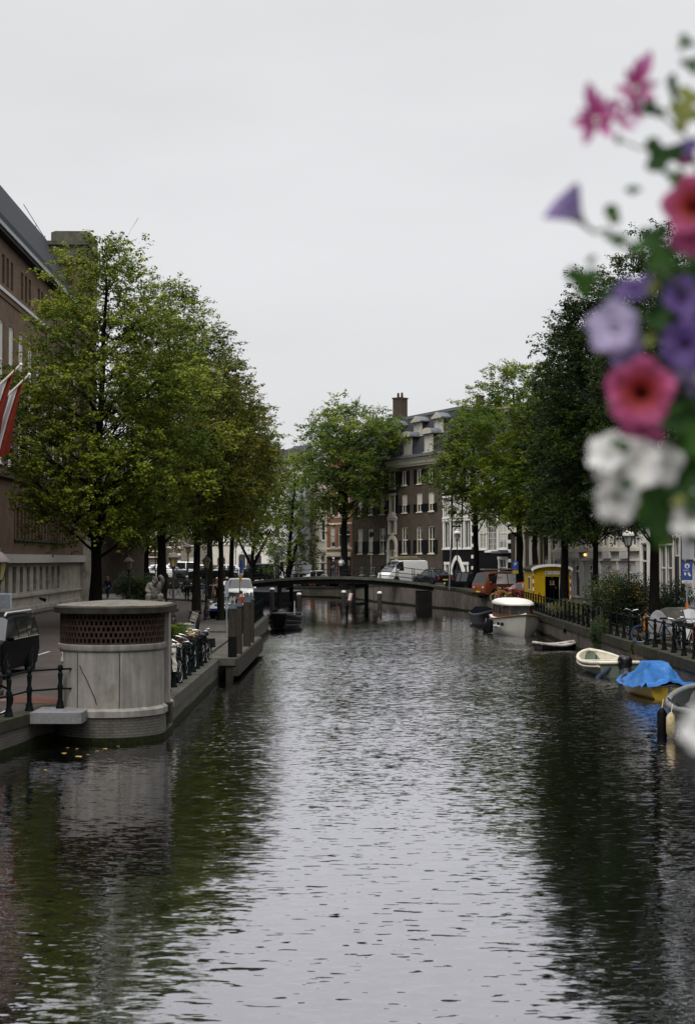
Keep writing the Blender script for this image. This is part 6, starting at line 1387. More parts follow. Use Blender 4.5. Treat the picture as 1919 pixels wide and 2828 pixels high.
# ---- bin, bench, planter
t = thing('litter_bin', 'dark grey bellied litter bin with flared top before the mossy elm', 'litter bin', (X(533, 66), 66.8, .95))
b = MB(); b.lathe([(.16, 0), (.2, .05), (.27, .4), (.28, .6), (.22, .76), (.27, .86), (.24, .88)], 16); b.build('body', mat('bin_grey', (.045, .048, .055), .5, .15), t, 40)
b = MB(); b.prism([(-.3, .9), (-.12, .82), (.12, .82), (.3, .9), (.3, .87), (.1, .76), (-.1, .76), (-.3, .87)], -.2, .2, M3); b.build('lid', MATS['bin_grey'], t)
b = MB(); b.box((-.05, -.285, .6), (.06, -.27, .72)); b.build('emblem', SILVERP, t)
t = thing('bench', 'pale slatted bench beside the litter bin', 'bench', (X(511, 64), 65, .87), R(-75))
for i in range(4): b = MB(); b.box((-.8, -.25+i*.12, .43), (.8, -.16+i*.12, .46)); b.build('seat_slat', mat('pale_slats', (.36, .33, .28), .7), t)
for i in range(4): b = MB(); b.box((-.8, .24+i*.035, .55+i*.11), (.8, .27+i*.035, .63+i*.11)); b.build('back_slat', MATS['pale_slats'], t)
for x in (-.7, .7): b = MB(); b.box((x-.04, -.25, 0), (x+.04, .25, .43)); b.box((x-.04, .22, .4), (x+.04, .27, .5)); b.build('leg', GREYM, t)
t = thing('planter', 'low brown wooden planter box with green plants behind the bicycles', 'planter', (X(474, 54), 54, .86))
b = MB()
for (a, c) in (((-.75, -.5, 0), (.75, -.46, .42)), ((-.75, .46, 0), (.75, .5, .42)), ((-.75, -.46, 0), (-.71, .46, .42)), ((.71, -.46, 0), (.75, .46, .42))): b.box(a, c)
b.build('box', mat('planter_wood', (.075, .035, .022), .7, .25, 6), t); b = MB(); b.box((-.7, -.45, .02), (.7, .45, .36)); b.build('soil', MATS['soil'], t)
shrub('planter_plants', 'bright and dark green plants growing in the brown planter box', 'plants', (X(478, 54), 54, 1.22), (.6, .38, .36), LM_B, 3200, .06, 61, None, 14)
shrub('potted_shrub', 'narrow leafy plant at the right corner of the kiosk', 'plant', (X(463, 44), 44, .86), (.16, .4, .55), LM_S, 1500, .06, 62, None, 10)
t = thing('stone_bench', 'pale stone slab bench on the quay just right of the kiosk', 'bench', (X(468, 49.5), 49.5, .86)); b = MB(); b.box((-.4, -.3, .38), (.42, .3, .47)); b.build('slab', PALEST, t); b = MB(); b.box((-.3, -.2, 0), (-.15, .2, .38)); b.box((.15, -.2, 0), (.3, .2, .38)); b.build('support', STONEG, t)
# ---- wooden dolphins and landing stage
t = thing('landing_stage', 'low timber and concrete landing stage at the left quay, dolphins standing on it', 'landing stage', (-4.1, 50, 0))
b = MB(); b.box((-.75, 0, .55), (.2, 14, .8)); b.build('deck', COPE, t)
b = MB(); b.box((.1, -.05, .2), (.3, 14.05, .5)); b.box((.2, -.05, .5), (.28, 14.05, .78)); b.build('fender_beam', mat('fender_wood', (.06, .055, .045), .85, .3, 5), t)
for y in (.2, 3.5, 7, 10.5, 13.7): b = MB(); b.box((-.15, y-.14, -2), (.1, y+.14, .55)); b.build('pile', MATS['weathered_wood'], t)
CAPM = mat('zinc_cap', (.1, .12, .135), .5, .15, 4)
for px, Y, top, w_, lab in ((643, 50.6, 1682, .26, 'nearest wooden dolphin post, black lower end and pyramid cap'), (661, 52.5, 1675, .22, 'second wooden dolphin post, slimmer, directly right of the nearest'), (683, 57, 1664, .28, 'wooden dolphin post in front of the red-shirted person'), (694, 59.5, 1657, .24, 'farthest wooden dolphin post, right of the other three')):
    x = X(px, Y); z1 = ZZ(top, Y); t = thing('wooden_dolphin', lab, 'mooring post', (x, Y, .8), 0, 'wooden dolphins with metal caps')
    b = MB(); n = 8; b.lathe([(w_*.56, -.02), (w_*.54, z1-.8)], n); b.build('post', WOOD, t)
    if Y < 51: b = MB(); b.lathe([(w_*.6, -.01), (w_*.6, .72)], n); b.build('black_sleeve', RUBBER, t)
    b = MB(); b.lathe([(w_*.62, z1-.8), (w_*.62, z1-.77), (w_*.16, z1-.56), (w_*.2, z1-.53), (w_*.1, z1-.47)], 4 if Y > 55 else 8); b.build('cap', CAPM, t)
# ---- statue
def skin_mesh(verts, edges, rad, root, lv=1, name='skin'):
    me = bpy.data.meshes.new(name); me.from_pydata(verts, edges, []); o = bpy.data.objects.new(name, me); col.objects.link(o)
    md = o.modifiers.new('skin', 'SKIN'); md.use_smooth_shade = True
    for i, r in enumerate(rad): me.skin_vertices[0].data[i].radius = (r, r) if not isinstance(r, tuple) else r
    for i in range(len(rad)): me.skin_vertices[0].data[i].use_root = (i == root)
    if lv: s = o.modifiers.new('sub', 'SUBSURF'); s.levels = lv; s.render_levels = lv
    dg = bpy.context.evaluated_depsgraph_get(); m2 = bpy.data.meshes.new_from_object(o.evaluated_get(dg)); bpy.data.objects.remove(o); bpy.data.meshes.remove(me); return m2
def statue():
    Y = 88; t = thing('stone_statue', 'weathered grey stone statue of a bearded crouching figure on a rough block', 'statue', (X(430, Y), Y, 1.0))
    st = mat('statue_stone', (.33, .315, .285), .9, .25, 7, .5, dirt=(.1, .1, .08), dscale=5, dlo=.45, dhi=.7); s = 1.0
    V = [(0, 0, .95), (0, -.02, 1.3), (0, -.05, 1.62), (0, -.1, 1.82), (0, -.14, 2.04), (0, -.12, 2.2), (.0, -.3, 1.86), (0, -.34, 1.62),
         (-.36, -.05, 1.62), (-.46, -.2, 1.3), (-.2, -.42, 1.14), (.36, -.05, 1.66), (.5, -.15, 1.95), (.28, -.2, 2.25),
         (-.24, -.1, .92), (-.36, -.5, 1.05), (-.34, -.45, .6), (.24, -.1, .92), (.38, -.5, 1.05), (.36, -.45, .6)]
    E = [(0, 1), (1, 2), (2, 3), (3, 4), (4, 5), (4, 6), (6, 7), (2, 8), (8, 9), (9, 10), (2, 11), (11, 12), (12, 13), (0, 14), (14, 15), (15, 16), (0, 17), (17, 18), (18, 19)]
    rad = [.34, .33, .3, .16, .2, .15, .15, .1, .19, .16, .12, .19, .16, .13, .2, .2, .17, .2, .2, .17]
    me = skin_mesh(V, E, rad, 0, 2)
    for v in me.vertices:
        n = mnoise.noise(v.co*6)*.05+mnoise.noise(v.co*15)*.025; v.co += v.normal*n
    me.materials.append(st); link('figure', me, t)
    b = MB(); b.ball((-.09, -.33, 2.06), (.035, .03, .022)); b.ball((.09, -.33, 2.06), (.035, .03, .022)); b.ball((0, -.36, 1.98), (.035, .06, .06)); b.ball((0, -.34, 2.13), (.15, .05, .03)); b.build('face_relief', st, t, 50)
    b = MB(); b.box((-.62, -.66, -.1), (.6, .6, .36)); b.box((-.55, -.6, .36), (.52, .5, .78)); me = b.mesh('block', st)
    bm = bmesh.new(); bm.from_mesh(me); bmesh.ops.subdivide_edges(bm, edges=bm.edges, cuts=6, use_grid_fill=True)
    for v in bm.verts:
        d = Vector((mnoise.noise(v.co*5), mnoise.noise(v.co*5+Vector((7, 0, 0))), 0))*.07; v.co += d
    bm.to_mesh(me); bm.free(); link('block', me, t)
statue()
# ---- bicycles
def bike(label, loc, rz, lean=0., frame=BLACKM, bars=None, parts=True, tyre=None, guard=None, flowers=None, basket=None, group='bicycles parked at the railings', cat='bicycle', coat=None, bag=None):
    t = thing('bicycle', label, cat, loc, rz, group); t.rotation_euler = (lean, 0, rz); r = .34
    for x in (-.54, .54):
        b = MB(); b.torus((x, 0, r), r-.02, .022, 'y', 26, 6); wl = b.build('wheel', tyre or TYRE, t, 60)
        b = MB(); b.tube([(x, -.05, r), (x, .05, r)], .03, 8)
        for k in range(10): a = math.pi*2*k/10; b.tube([(x, .01*(-1)**k, r), (x+(r-.03)*math.cos(a), 0, r+(r-.03)*math.sin(a))], .004, 3, cap=False)
        b.torus((x, 0, r), r-.045, .008, 'y', 20, 4); b.build('rim', CHROME, wl)
    b = MB(); hd = (.36, 0, .92); bb = (-.1, 0, .3); st = (-.26, 0, .78)
    for p, q in ((hd, bb), (hd, st), (st, bb), (st, (-.54, 0, r)), (bb, (-.54, 0, r)), ((.39, 0, .82), (.54, 0, r)), (hd, (.34, 0, 1.0))): b.tube([p, q], .02, 6)
    b.tube([st, (-.29, 0, .88)], .015, 6); b.tube([(-.3, 0, .74), (-.75, 0, .72)], .014, 5); b.tube([(-.75, .06, .72), (-.56, .06, r)], .01, 4); b.build('frame', frame, t, 40)
    b = MB(); z = 1.0; b.tube([(.2, -.32, z+.02), (.34, -.24, z+.1), (.36, -.08, z+.06), (.34, 0, z), (.36, .08, z+.06), (.34, .24, z+.1), (.2, .32, z+.02)], .014, 6); b.build('handlebar', bars or CHROME, t, 50)
    b = MB(); b.prism([(-.42, -.1), (-.42, .1), (-.3, .06), (-.16, .02), (-.16, -.02), (-.3, -.06)], .89, .95); b.build('saddle', DARKTRIM, t)
    b = MB()
    for x in (-.54, .54):
        pts = [(x+(r+.03)*math.cos(a), 0, r+(r+.03)*math.sin(a)) for a in np.linspace(R(10), R(185), 10)]; b.loft([[(p[0], -.03, p[2]), (p[0], .03, p[2])] for p in pts], closed=False)
    b.build('mudguard', guard or frame, t)
    b = MB(); b.tube([(-.1, -.12, .3), (-.1, .12, .3)], .012, 5); b.tube([(-.1, -.09, .3), (.02, -.09, .18)], .01, 4); b.tube([(-.1, .09, .3), (-.2, .09, .42)], .01, 4); b.lathe([(.09, -.008), (.09, .008)], 14, (0, 0, 0), Matrix.Translation((-.1, .05, .3)) @ Matrix.Rotation(R(90), 4, 'X')); b.build('crank', DARKTRIM, t)
    b = MB(); b.tube([(.47, 0, .86), (.53, 0, .86)], [.03, .05], 8); b.build('headlamp', CHROME, t)
    if basket: b = MB(); b.loft([[(.4, -.16, .78), (.68, -.16, .78), (.68, .16, .78), (.4, .16, .78)], [(.36, -.2, 1.02), (.74, -.2, 1.02), (.74, .2, 1.02), (.36, .2, 1.02)]]); b.build('basket', basket, t)
    if coat:
        n = 8; b = MB(); b.loft([[(.42, .12+.02*math.sin(i*2), 1.02-.09*i), (.3, .2+.02*math.sin(i*1.3+1), 1.02-.09*i), (.24, .14, 1.02-.09*i), (.34, .1, 1.02-.09*i)] for i in range(n)]); b.build('white_cloth', coat, t)
    if bag: b = MB(); b.box((-.74, .06, .42), (-.38, .2, .72)); b.box((-.74, -.2, .42), (-.38, -.06, .72)); b.build('pannier', bag, t)
    if flowers:
        rg = np.random.default_rng(5)
        for i in range(9):
            p = rg.normal(size=3)*[.13, .1, .07]; b = MB()
            for k in range(5): a = math.pi*2*k/5; b.ball((.5+p[0]+.045*math.cos(a), p[1]+.045*math.sin(a), 1.14+p[2]), (.04, .04, .02), 6, 4)
            b.ball((.5+p[0], p[1], 1.15+p[2]), .025, 6, 4); b.build('flower', flowers, t)
    return t
YF = mat('yellow_frame', (.5, .36, .02), .4); BLUEF = mat('blue_frame', (.05, .12, .3), .4); ORF = mat('orange_frame', (.3, .1, .02), .4); GRNF = mat('green_frame', (.03, .07, .05), .4)
YFLOW = mat('pale_yellow_flower', (.3, .25, .07), .6, .2, 10)
z = .8
bike('bicycle with a white cloth hanging from its bars, nearest the kiosk', (X(483, 39.3), 39.3, z), R(-100), R(4), coat=mat('white_cloth', (.55, .52, .45), .8, .1))
bike('bicycle with bright handlebars second from the kiosk', (X(500, 41.6), 41.6, z), R(-97), R(-4), bars=CHROME)
bike('dark green bicycle in the middle of the left railing', (X(524, 44.5), 44.5, z), R(-100), R(4), GRNF)
bike('bicycle with big pale yellow artificial flowers on its basket', (X(541, 46.6), 46.6, z), R(-104), R(-3), flowers=YFLOW, basket=mat('brown_basket', (.12, .06, .03), .8))
bike('dark bicycle squeezed between the bright-handled and dark green ones', (X(505, 43), 43, z), R(-102), R(5))
bike('dark bicycle directly before the one with yellow flowers', (X(530, 45.6), 45.6, z), R(-95), R(4))
bike('dark bicycle between yellow flowers and the bicycle with saddle bag', (X(554, 47.7), 47.7, z), R(-100), R(-4))
bike('black bicycle with a dark saddle bag, last on the near left railing', (X(572, 48.6), 48.6, z), R(-96), R(5), bag=DARKTRIM)
bike('bicycle at the left edge, only its front wheel in the picture', (-8.25, 31.9, .76), R(22), R(3))
z = 1.13
bike('bicycle with wide white upturned handlebars before the dark bushes', (X(1735, 58.3), 58.3, z), R(-96), R(-4))
bike('bicycle hung with orange cloth, bright blue rear tyre', (X(1806, 53.2), 53.2, z), R(168), R(-5), BLACKM, tyre=mat('blue_tyre', (.06, .13, .28), .6), coat=mat('orange_cloth', (.4, .14, .02), .8, .1))
bike('black bicycle with shining handlebars leaning behind the right railing', (X(1872, 49.6), 49.6, z), R(-110), R(4))
bike('dark bicycle with chrome mudguards between two scooters', (X(1893, 48.6), 48.6, z), R(-80), R(-4), guard=CHROME)
bike('rust orange bicycle at the right frame edge', (X(1916, 47.4), 47.4, z), R(-98), R(3), ORF)
bike('bicycle half hidden in the climber left of the bushes', (X(1622, 68.5), 68.5, z), R(-85), R(4))
bike('yellow bicycle with a white front tyre in front of the orange van', (X(1386, 103), 103.2, 1.13), R(190), R(-3), YF, tyre=mat('white_tyre', (.45, .44, .42), .7))
bike('black bicycle right of the yellow bicycle with a white tyre', (X(1408, 102.5), 102.8, 1.13), R(-150), R(4))
bike('dark bicycle with a bright lamp before the rust red car', (X(1421, 102), 102., 1.13), R(-120), R(4))
for i, (px, Y, f, lab) in enumerate(((462, 118, BLACKM, 'bicycle far left behind the statue, at the water railing'), (556, 112, BLUEF, 'blue bicycle far left under the elms, right of the man with white cap'), (590, 108, ORF, 'reddish bicycle far left beside the bronze elms'), (604, 112, GRNF, 'greenish bicycle far left near the bridge end'), (537, 116, BLACKM, 'black bicycle just right of the man with white cap'), (510, 121, GRNF, 'dark bicycle left of the man with white cap'))):
    bike(lab, (X(px, Y), Y, 1.2), R(10+i*47), R(3), f)
# covered cargo bicycle, scooters
def cargo():
    t = thing('cargo_bicycle', 'cargo bicycle under a grey tarpaulin tent behind the right railing', 'cargo bicycle', (X(1836, 53.6), 53.6, 1.13), R(172))
    for x, r in ((-.9, .32), (.75, .25)):
        b = MB(); b.torus((x, 0, r), r-.02, .024, 'y', 24, 6); b.build('wheel', TYRE, t)
    b = MB(); b.tube([(-.9, 0, .32), (-.5, 0, .4), (.75, 0, .3)], .025, 6); b.tube([(-.5, 0, .4), (-.62, 0, .85)], .02, 6); b.build('frame', BLACKM, t)
    b = MB(); b.tube([(.98, -.28, 1.04), (.92, 0, .98), (.98, .28, 1.04)], .014, 6); b.tube([(.92, 0, .98), (.8, 0, .3)], .016, 6); b.build('handlebar', CHROME, t)
    n, m_ = 22, 18; vs = []
    for i in range(n+1):
        k = i/n; x = -1.05+1.85*k; zt = .62+.52*math.exp(-((k-.72)/.2)**2)+.1*k-.12*(k > .9)
        for q in range(m_+1):
            s = -1+2*q/m_; a = abs(s); y = s*(.32+.1*a)+.03*math.sin(i*1.1+q); z = zt-(zt-.18-.25*(1-k))*a**1.6+.04*math.sin(i*.9+s*6)*a+.02*mnoise.noise((i*.6, q*.5, 1))
            vs.append((x, y, z))
    W_ = m_+1; b = MB(); b.add(vs, [(i*W_+q, i*W_+q+1, (i+1)*W_+q+1, (i+1)*W_+q) for i in range(n) for q in range(m_)])
    b.build('tarpaulin', mat('grey_tarp', (.24, .23, .24), .6, .12, 3, .2), t, 60)
cargo()
def scooter(label, loc, rz, pm, cover=None):
    t = thing('motor_scooter', label, 'scooter', loc, rz, 'scooters at the right edge')
    for x in (-.6, .6): b = MB(); b.torus((x, 0, .24), .18, .06, 'y', 22, 8); w_ = b.build('wheel', TYRE, t, 60); b = MB(); b.lathe([(.13, -.03), (.13, .03)], 14, (0, 0, 0), Matrix.Translation((x, 0, .24)) @ Matrix.Rotation(R(90), 4, 'X')); b.build('rim', CHROME, w_)
    b = MB(); b.loft([[(x, -w2, z0), (x, w2, z0), (x, w2*.8, z1), (x, -w2*.8, z1)] for x, w2, z0, z1 in ((-.8, .06, .5, .6), (-.6, .16, .36, .72), (-.3, .18, .26, .76), (-.05, .17, .2, .62), (.05, .16, .18, .28), (.35, .17, .2, .3), (.42, .19, .3, .7), (.48, .17, .5, .98), (.5, .08, .6, 1.02))]); b.build('body', pm, t, 40)
    b = MB(); b.loft([[(x, -w2, z), (x, w2, z), (x, w2*.8, z+.1), (x, -w2*.8, z+.1)] for x, w2, z in ((-.75, .1, .74), (-.5, .15, .76), (-.1, .14, .77), (.02, .08, .74))]); b.build('seat', DARKTRIM, t, 40)
    b = MB(); b.tube([(.3, -.32, 1.05), (.44, 0, 1.03), (.3, .32, 1.05)], .02, 6); b.build('handlebar', CHROME, t)
    b = MB(); b.loft([[(.46, -.2, 1.0), (.5, 0, 1.02), (.46, .2, 1.0)], [(.36, -.22, 1.3), (.4, 0, 1.34), (.36, .22, 1.3)]], closed=False); b.build('windscreen', mat('pale_screen', (.45, .47, .5), .1, .05), t)
    b = MB(); b.ball((.52, 0, .86), (.06, .09, .08), 10, 6); b.build('headlight', HEADL, t)
    for s in (-1, 1): b = MB(); b.tube([(.4, s*.2, 1.03), (.42, s*.3, 1.22)], .008, 4); b.ball((.42, s*.3, 1.25), (.02, .06, .04), 8, 5); b.build('mirror', CHROME, t)
scooter('silver scooter with a big pale windscreen behind the right railing', (X(1886, 51.5), 51.5, 1.13), R(-75), SILVERP); scooter('white scooter cut by the right edge', (X(1916, 50), 50., 1.13), R(-60), WHITECAR)
t = thing('covered_scooter', 'scooter under a faded grey-brown cover at the right edge before the silver car', 'covered scooter', (X(1893, 57), 57.5, 1.13), R(5))
b = MB(); b.loft([[((.95-.12*abs(s))*x, (.32)*y*(1 if i < 3 else .7), z+.05*math.sin(5*x+i)) for x, y, s in ((1, 0, 0), (.7, .8, .3), (0, 1, .5), (-.7, .8, .3), (-1, 0, 0), (-.7, -.8, .3), (0, -1, .5), (.7, -.8, .3))] for i, z in enumerate((.28, .6, .9, 1.08, 1.14))]); b.build('cover', mat('faded_cover', (.15, .14, .125), .9, .25, 4, .3), t, 60)
for x in (-.55, .55): b = MB(); b.torus((x, 0, .26), .2, .06, 'y', 20, 6); b.build('wheel', TYRE, t)
# ---- flags
def flag(label, Yb, z0, L, drop, seed):
    x0 = -17.6-.022*Yb-.02; t = thing('flag', label, 'flag', (x0, Yb, z0), 0, 'striped flags on slanting poles')
    tip = Vector((L*.72, 0, L*.7)); b = MB(); b.tube([(0, 0, 0), tip], [.06, .045], 8); b.build('pole', WHITE, t, 40); b = MB(); b.ball(tip, .08, 8, 6); b.build('finial', WHITE, t)
    cols = (mat('flag_blue', (.06, .06, .17), .8, .1), mat('flag_white', (.62, .6, .6), .8, .05), mat('flag_red', (.24, .04, .025), .8, .1)); rg = random.Random(seed); ph = rg.uniform(0, 6)
    n = 30; fw = L*.62
    for c in range(3):
        b = MB(); vs = []; k_ = 8
        for i in range(n+1):
            v = i/n
            for j in range(k_+1):
                u = (c+j/k_)/3; p = tip*(.67+.31*u); sag = .0
                y = .18*math.sin(u*9+v*2.5+ph)*(.3+v)+.05*math.sin(u*23+ph+v*4); x = p.x*(1-.2*v)+(.1*math.sin(v*3+u*4)); z = p.z-v*drop*(1-.08*(1-u))-.25*v*(u-.5)
                vs.append((x, y, z))
        W_ = k_+1; b.add(vs, [(i*W_+j, i*W_+j+1, (i+1)*W_+j+1, (i+1)*W_+j) for i in range(n) for j in range(k_)]); b.build(('blue_stripe', 'white_stripe', 'red_stripe')[c], cols[c], t, 70)
flag('striped flag with its red band outermost hanging from the public building', 66, 8.3, 6.2, 3.4, 3)
flag('striped flag mostly cut by the left edge, blue band showing', 62, 7.8, 6.8, 3.4, 8)
# fallen leaves on the water, one by one
rg = np.random.default_rng(77); lm = mat('fallen_leaf', (.3, .2, .05), .6, .4, 3)
LEAFP = [(182, 2079, 1.3), (191, 2064, .6), (217, 2067, .8), (222, 2088, 1.6), (295, 2067, 1.2), (272, 2073, .7), (130, 2125, .8), (330, 2060, .6), (247, 2083, .6), (1855, 1992, .7), (1808, 2012, .7), (1660, 2065, .5), (620, 2295, .5), (1150, 2050, .4)]
for i, (px, py, s) in enumerate(LEAFP):
    Y = CH*F/(py-1545); b = MB(); a = rg.uniform(0, 6.28); q = [(math.cos(a+k)*r_*.07*s, math.sin(a+k)*r_*.07*s, .012+.006*(j % 2)) for j, (k, r_) in enumerate(((0, 1.3), (.7, .8), (1.6, .7), (2.5, .8), (3.14, 1.2), (3.9, .75), (4.7, .65), (5.5, .8)))]
    b.add(q, [tuple(range(8))]); o = b.build('fallen_leaf', lm, None, loc=(X(px, Y), Y, 0)); tag(o, 'yellow fallen leaf floating on the dark water', 'leaf', 'fallen leaves on the water')
# ================================================================ PEOPLE
SKIN = mat('skin', (.42, .25, .18), .6, .08, 5); 
def person(label, loc, rz, top, legs, hair=(.05, .035, .025), h=1.74, pose='stand', cap=None, vest=None, shoes=(.02, .02, .02), bag=None, seed=0):
    """one skinned body; hair, shirt, trousers and shoes are children. faces -y"""
    t = thing('person', label, 'person', loc, rz); s = h/1.74; rn = random.Random(seed)
    J = {'pel': (0, 0, .93), 'sp': (0, .0, 1.12), 'ch': (0, .01, 1.3), 'nk': (0, .015, 1.46), 'nk2': (0, .0, 1.53), 'hd': (0, -.01, 1.6), 'hd2': (0, -.012, 1.69)}
    st = .0
    if pose == 'walk': st = .17
    for sd, n in ((1, 'l'), (-1, 'r')):
        k = st*sd
        J['hip'+n] = (.095*sd, 0, .9); J['kn'+n] = (.1*sd, -.04-k*.6, .5); J['an'+n] = (.1*sd, .0-k*1.15+(.1 if k < 0 else 0), .09); J['to'+n] = (.115*sd, -.17-k*1.15+(.08 if k < 0 else 0), .045)
        J['sh'+n] = (.175*sd, .015, 1.41); J['el'+n] = (.235*sd, .06+k*.6, 1.14); J['wr'+n] = (.24*sd, -.03+k*1.0, .9)
    if pose == 'fold':
        J['ell'] = (.25, -.04, 1.14); J['wrl'] = (.05, -.22, 1.16); J['elr'] = (-.25, -.04, 1.14); J['wrr'] = (-.06, -.22, 1.1)
    if pose == 'out': J['elr'] = (-.42, -.05, 1.22); J['wrr'] = (-.58, -.16, 1.1)
    if pose == 'hold': J['ell'] = (.24, -.02, 1.13); J['wrl'] = (.2, -.26, 1.08)
    if pose == 'bend':
        for q in ('ch', 'nk', 'nk2', 'hd', 'hd2', 'shl', 'shr'): a = J[q]; J[q] = (a[0], a[1]-(a[2]-.95)*.3, a[2]-.03)
        J['ell'] = (.25, -.2, 1.12); J['wrl'] = (.2, -.42, 1.0); J['elr'] = (-.25, -.2, 1.12); J['wrr'] = (-.2, -.42, 1.0)
    Rd = {'pel': .135, 'sp': .125, 'ch': .145, 'nk': .07, 'nk2': .055, 'hd': .085, 'hd2': .08}
    for n in 'lr': Rd.update({'hip'+n: .095, 'kn'+n: .062, 'an'+n: .042, 'to'+n: .035, 'sh'+n: .065, 'el'+n: .042, 'wr'+n: .03})
    Ed = [('pel', 'sp'), ('sp', 'ch'), ('ch', 'nk'), ('nk', 'nk2'), ('nk2', 'hd'), ('hd', 'hd2')]
    for n in 'lr': Ed += [('pel', 'hip'+n), ('hip'+n, 'kn'+n), ('kn'+n, 'an'+n), ('an'+n, 'to'+n), ('ch', 'sh'+n), ('sh'+n, 'el'+n), ('el'+n, 'wr'+n)]
    def sk(names, grow, name, over={}):
        ix = {q: i for i, q in enumerate(names)}; V = [tuple(c*s for c in over.get(q, J[q])) for q in names]; E = [(ix[a], ix[b]) for a, b in Ed if a in ix and b in ix]
        return skin_mesh(V, E, [(Rd[q]+grow)*s for q in names], ix.get('pel', 0), 1, name)
    body = sk(list(J), 0, 'body')
    # palms, five fingers, face joined into the same body mesh
    x = MB()
    for sd, n in ((1, 'l'), (-1, 'r')):
        w_ = Vector(J['wr'+n])*s; d = (w_-Vector(J['el'+n])*s).normalized(); sdv = Vector((0, -1, 0)) if abs(d.y) < .8 else Vector((1, 0, 0)); sdv = (sdv-d*sdv.dot(d)).normalized(); nn = d.cross(sdv)
        x.loft([[w_+d*a*s+sdv*(b*c)*s+nn*(e*f)*s for c, f in ((1, 1), (1, -1), (-1, -1), (-1, 1))] for a, b, e in ((-.02, .026, .02), (.03, .038, .016), (.085, .04, .013))])
        for k, ln in enumerate((.068, .078, .072, .056)):
            o = w_+d*.08*s+sdv*(.03-.02*k)*s; x.tube([o, o+d*ln*.5*s+nn*.006*s, o+d*ln*.85*s+nn*.022*s], [.0095*s, .0085*s, .007*s], 5)
        o = w_+d*.03*s+sdv*.036*s; x.tube([o, o+(d*.03+sdv*.022)*s, o+(d*.06+sdv*.024)*s], [.011*s, .01*s, .008*s], 5)
    hd = (Vector(J['hd'])*.45+Vector(J['hd2'])*.55)*s
    x.loft([[hd+Vector((a*.016*s, -.085*s+b*s, c*s)) for a in (-1, 1)]+[hd+Vector((0, -.108*s+b*s, (c-.006)*s))] for b, c in ((.012, .03), (0, -.005), (-.003, -.02))])
    for sd in (1, -1): x.ball(hd+Vector((sd*.086*s, 0, -.005*s)), (.012*s, .024*s, .034*s), 8, 5)
    xm = x.mesh('extra', SKIN)
    fc = MB()
    for sd in (1, -1): fc.ball(hd+Vector((sd*.032*s, -.083*s, .012*s)), (.012*s, .008*s, .008*s), 6, 4)
    fc.ball(hd+Vector((0, -.083*s, -.052*s)), (.024*s, .008*s, .006*s), 6, 4); fm_ = fc.mesh('face', mat('eye_dark', (.03, .02, .02), .4))
    bm = bmesh.new(); bm.from_mesh(body); n0 = len(bm.faces); bm.from_mesh(xm); bm.faces.ensure_lookup_table(); n1 = len(bm.faces); bm.from_mesh(fm_); bm.faces.ensure_lookup_table()
    for f in bm.faces: f.material_index = 0; f.smooth = True
    for i in range(n1, len(bm.faces)): bm.faces[i].material_index = 1
    bm.to_mesh(body); bm.free(); body.materials.append(SKIN); body.materials.append(MATS['eye_dark']); link('body', body, t)
    def cloth(nm, names, g, c, over={}):
        m = mat('cloth_%s' % '_'.join(str(int(q*1000)) for q in c), c, .85, .18, 9, .1); me = sk(names, g, nm, over); me.materials.append(m); return link(nm, me, t)
    up = ['pel', 'sp', 'ch', 'nk', 'shl', 'ell', 'shr', 'elr']+(['wrl', 'wrr'] if not vest or True else [])
    ov = {k: tuple(Vector(J[k]).lerp(Vector(J['el'+k[-1]]), .12)) for k in ('wrl', 'wrr')}; ov['nk'] = tuple(Vector(J['nk'])-Vector((0, 0, .02)))
    cloth('jacket', up, .018, top, ov)
    cloth('trousers', ['pel', 'hipl', 'knl', 'anl', 'hipr', 'knr', 'anr'], .016, legs)
    b = MB(); c = hd
    for i in range(1): b.ball(c+Vector((0, .012*s, .03*s)), (.098*s, .108*s, .095*s), 14, 9)
    hb = b.mesh('hair', mat('hair_%d' % int(hair[0]*1000), hair, .8, .3, 20), 60); bm = bmesh.new(); bm.from_mesh(hb)
    bmesh.ops.delete(bm, geom=[v for v in bm.verts if v.co.z < c.z+(.005 if v.co.y > c.y-.02 else .05)*s and not (v.co.y > c.y+.03*s and v.co.z > c.z-.06*s)], context='VERTS'); bm.to_mesh(hb); bm.free(); link('hair', hb, t)
    for n in 'lr':
        a, b_ = Vector(J['an'+n])*s, Vector(J['to'+n])*s; q = MB(); q.tube([a+Vector((0, .05*s, -.03*s)), a+Vector((0, -.02*s, -.02*s)), b_+Vector((0, .02*s, .0)), b_+Vector((0, -.06*s, -.005*s))], [.045*s, .052*s, .045*s, .028*s], 8); q.build('shoe', mat('shoe_%d' % int(shoes[0]*1000), shoes, .6), t, 60)
    if cap: q = MB(); q.lathe([(.108*s, 0), (.11*s, .03*s), (.09*s, .085*s), (.03*s, .11*s)], 14, c+Vector((0, .01, .03*s))); q.box((-.07*s, -.17*s, 0), (.07*s, -.06*s, .015*s), Matrix.Translation(c+Vector((0, 0, .035*s)))); q.build('cap', mat('cap_%d' % int(cap[0]*1000), cap, .8), t, 50)
    if vest:
        me = sk(['pel', 'sp', 'ch', 'nk', 'shl', 'shr'], .034, 'vest', {'pel': (0, 0, 1.0), 'nk': (0, .01, 1.42), 'shl': (.13, .015, 1.4), 'shr': (-.13, .015, 1.4)}); me.materials.append(mat('orange_vest', (.55, .2, .07), .7, .1)); vo = link('safety_vest', me, t)
        q = MB()
        for xx in (-.1, .1): q.loft([[(xx-.028, -.19, z), (xx+.028, -.19, z), (xx+.028, -.2, z), (xx-.028, -.2, z)] for z in (1.05, 1.2, 1.34)])
        q.torus((0, 0, 1.07), .185, .022, 'z', 20, 5); q.build('reflective_band', mat('reflective', (.6, .58, .45), .4), vo)
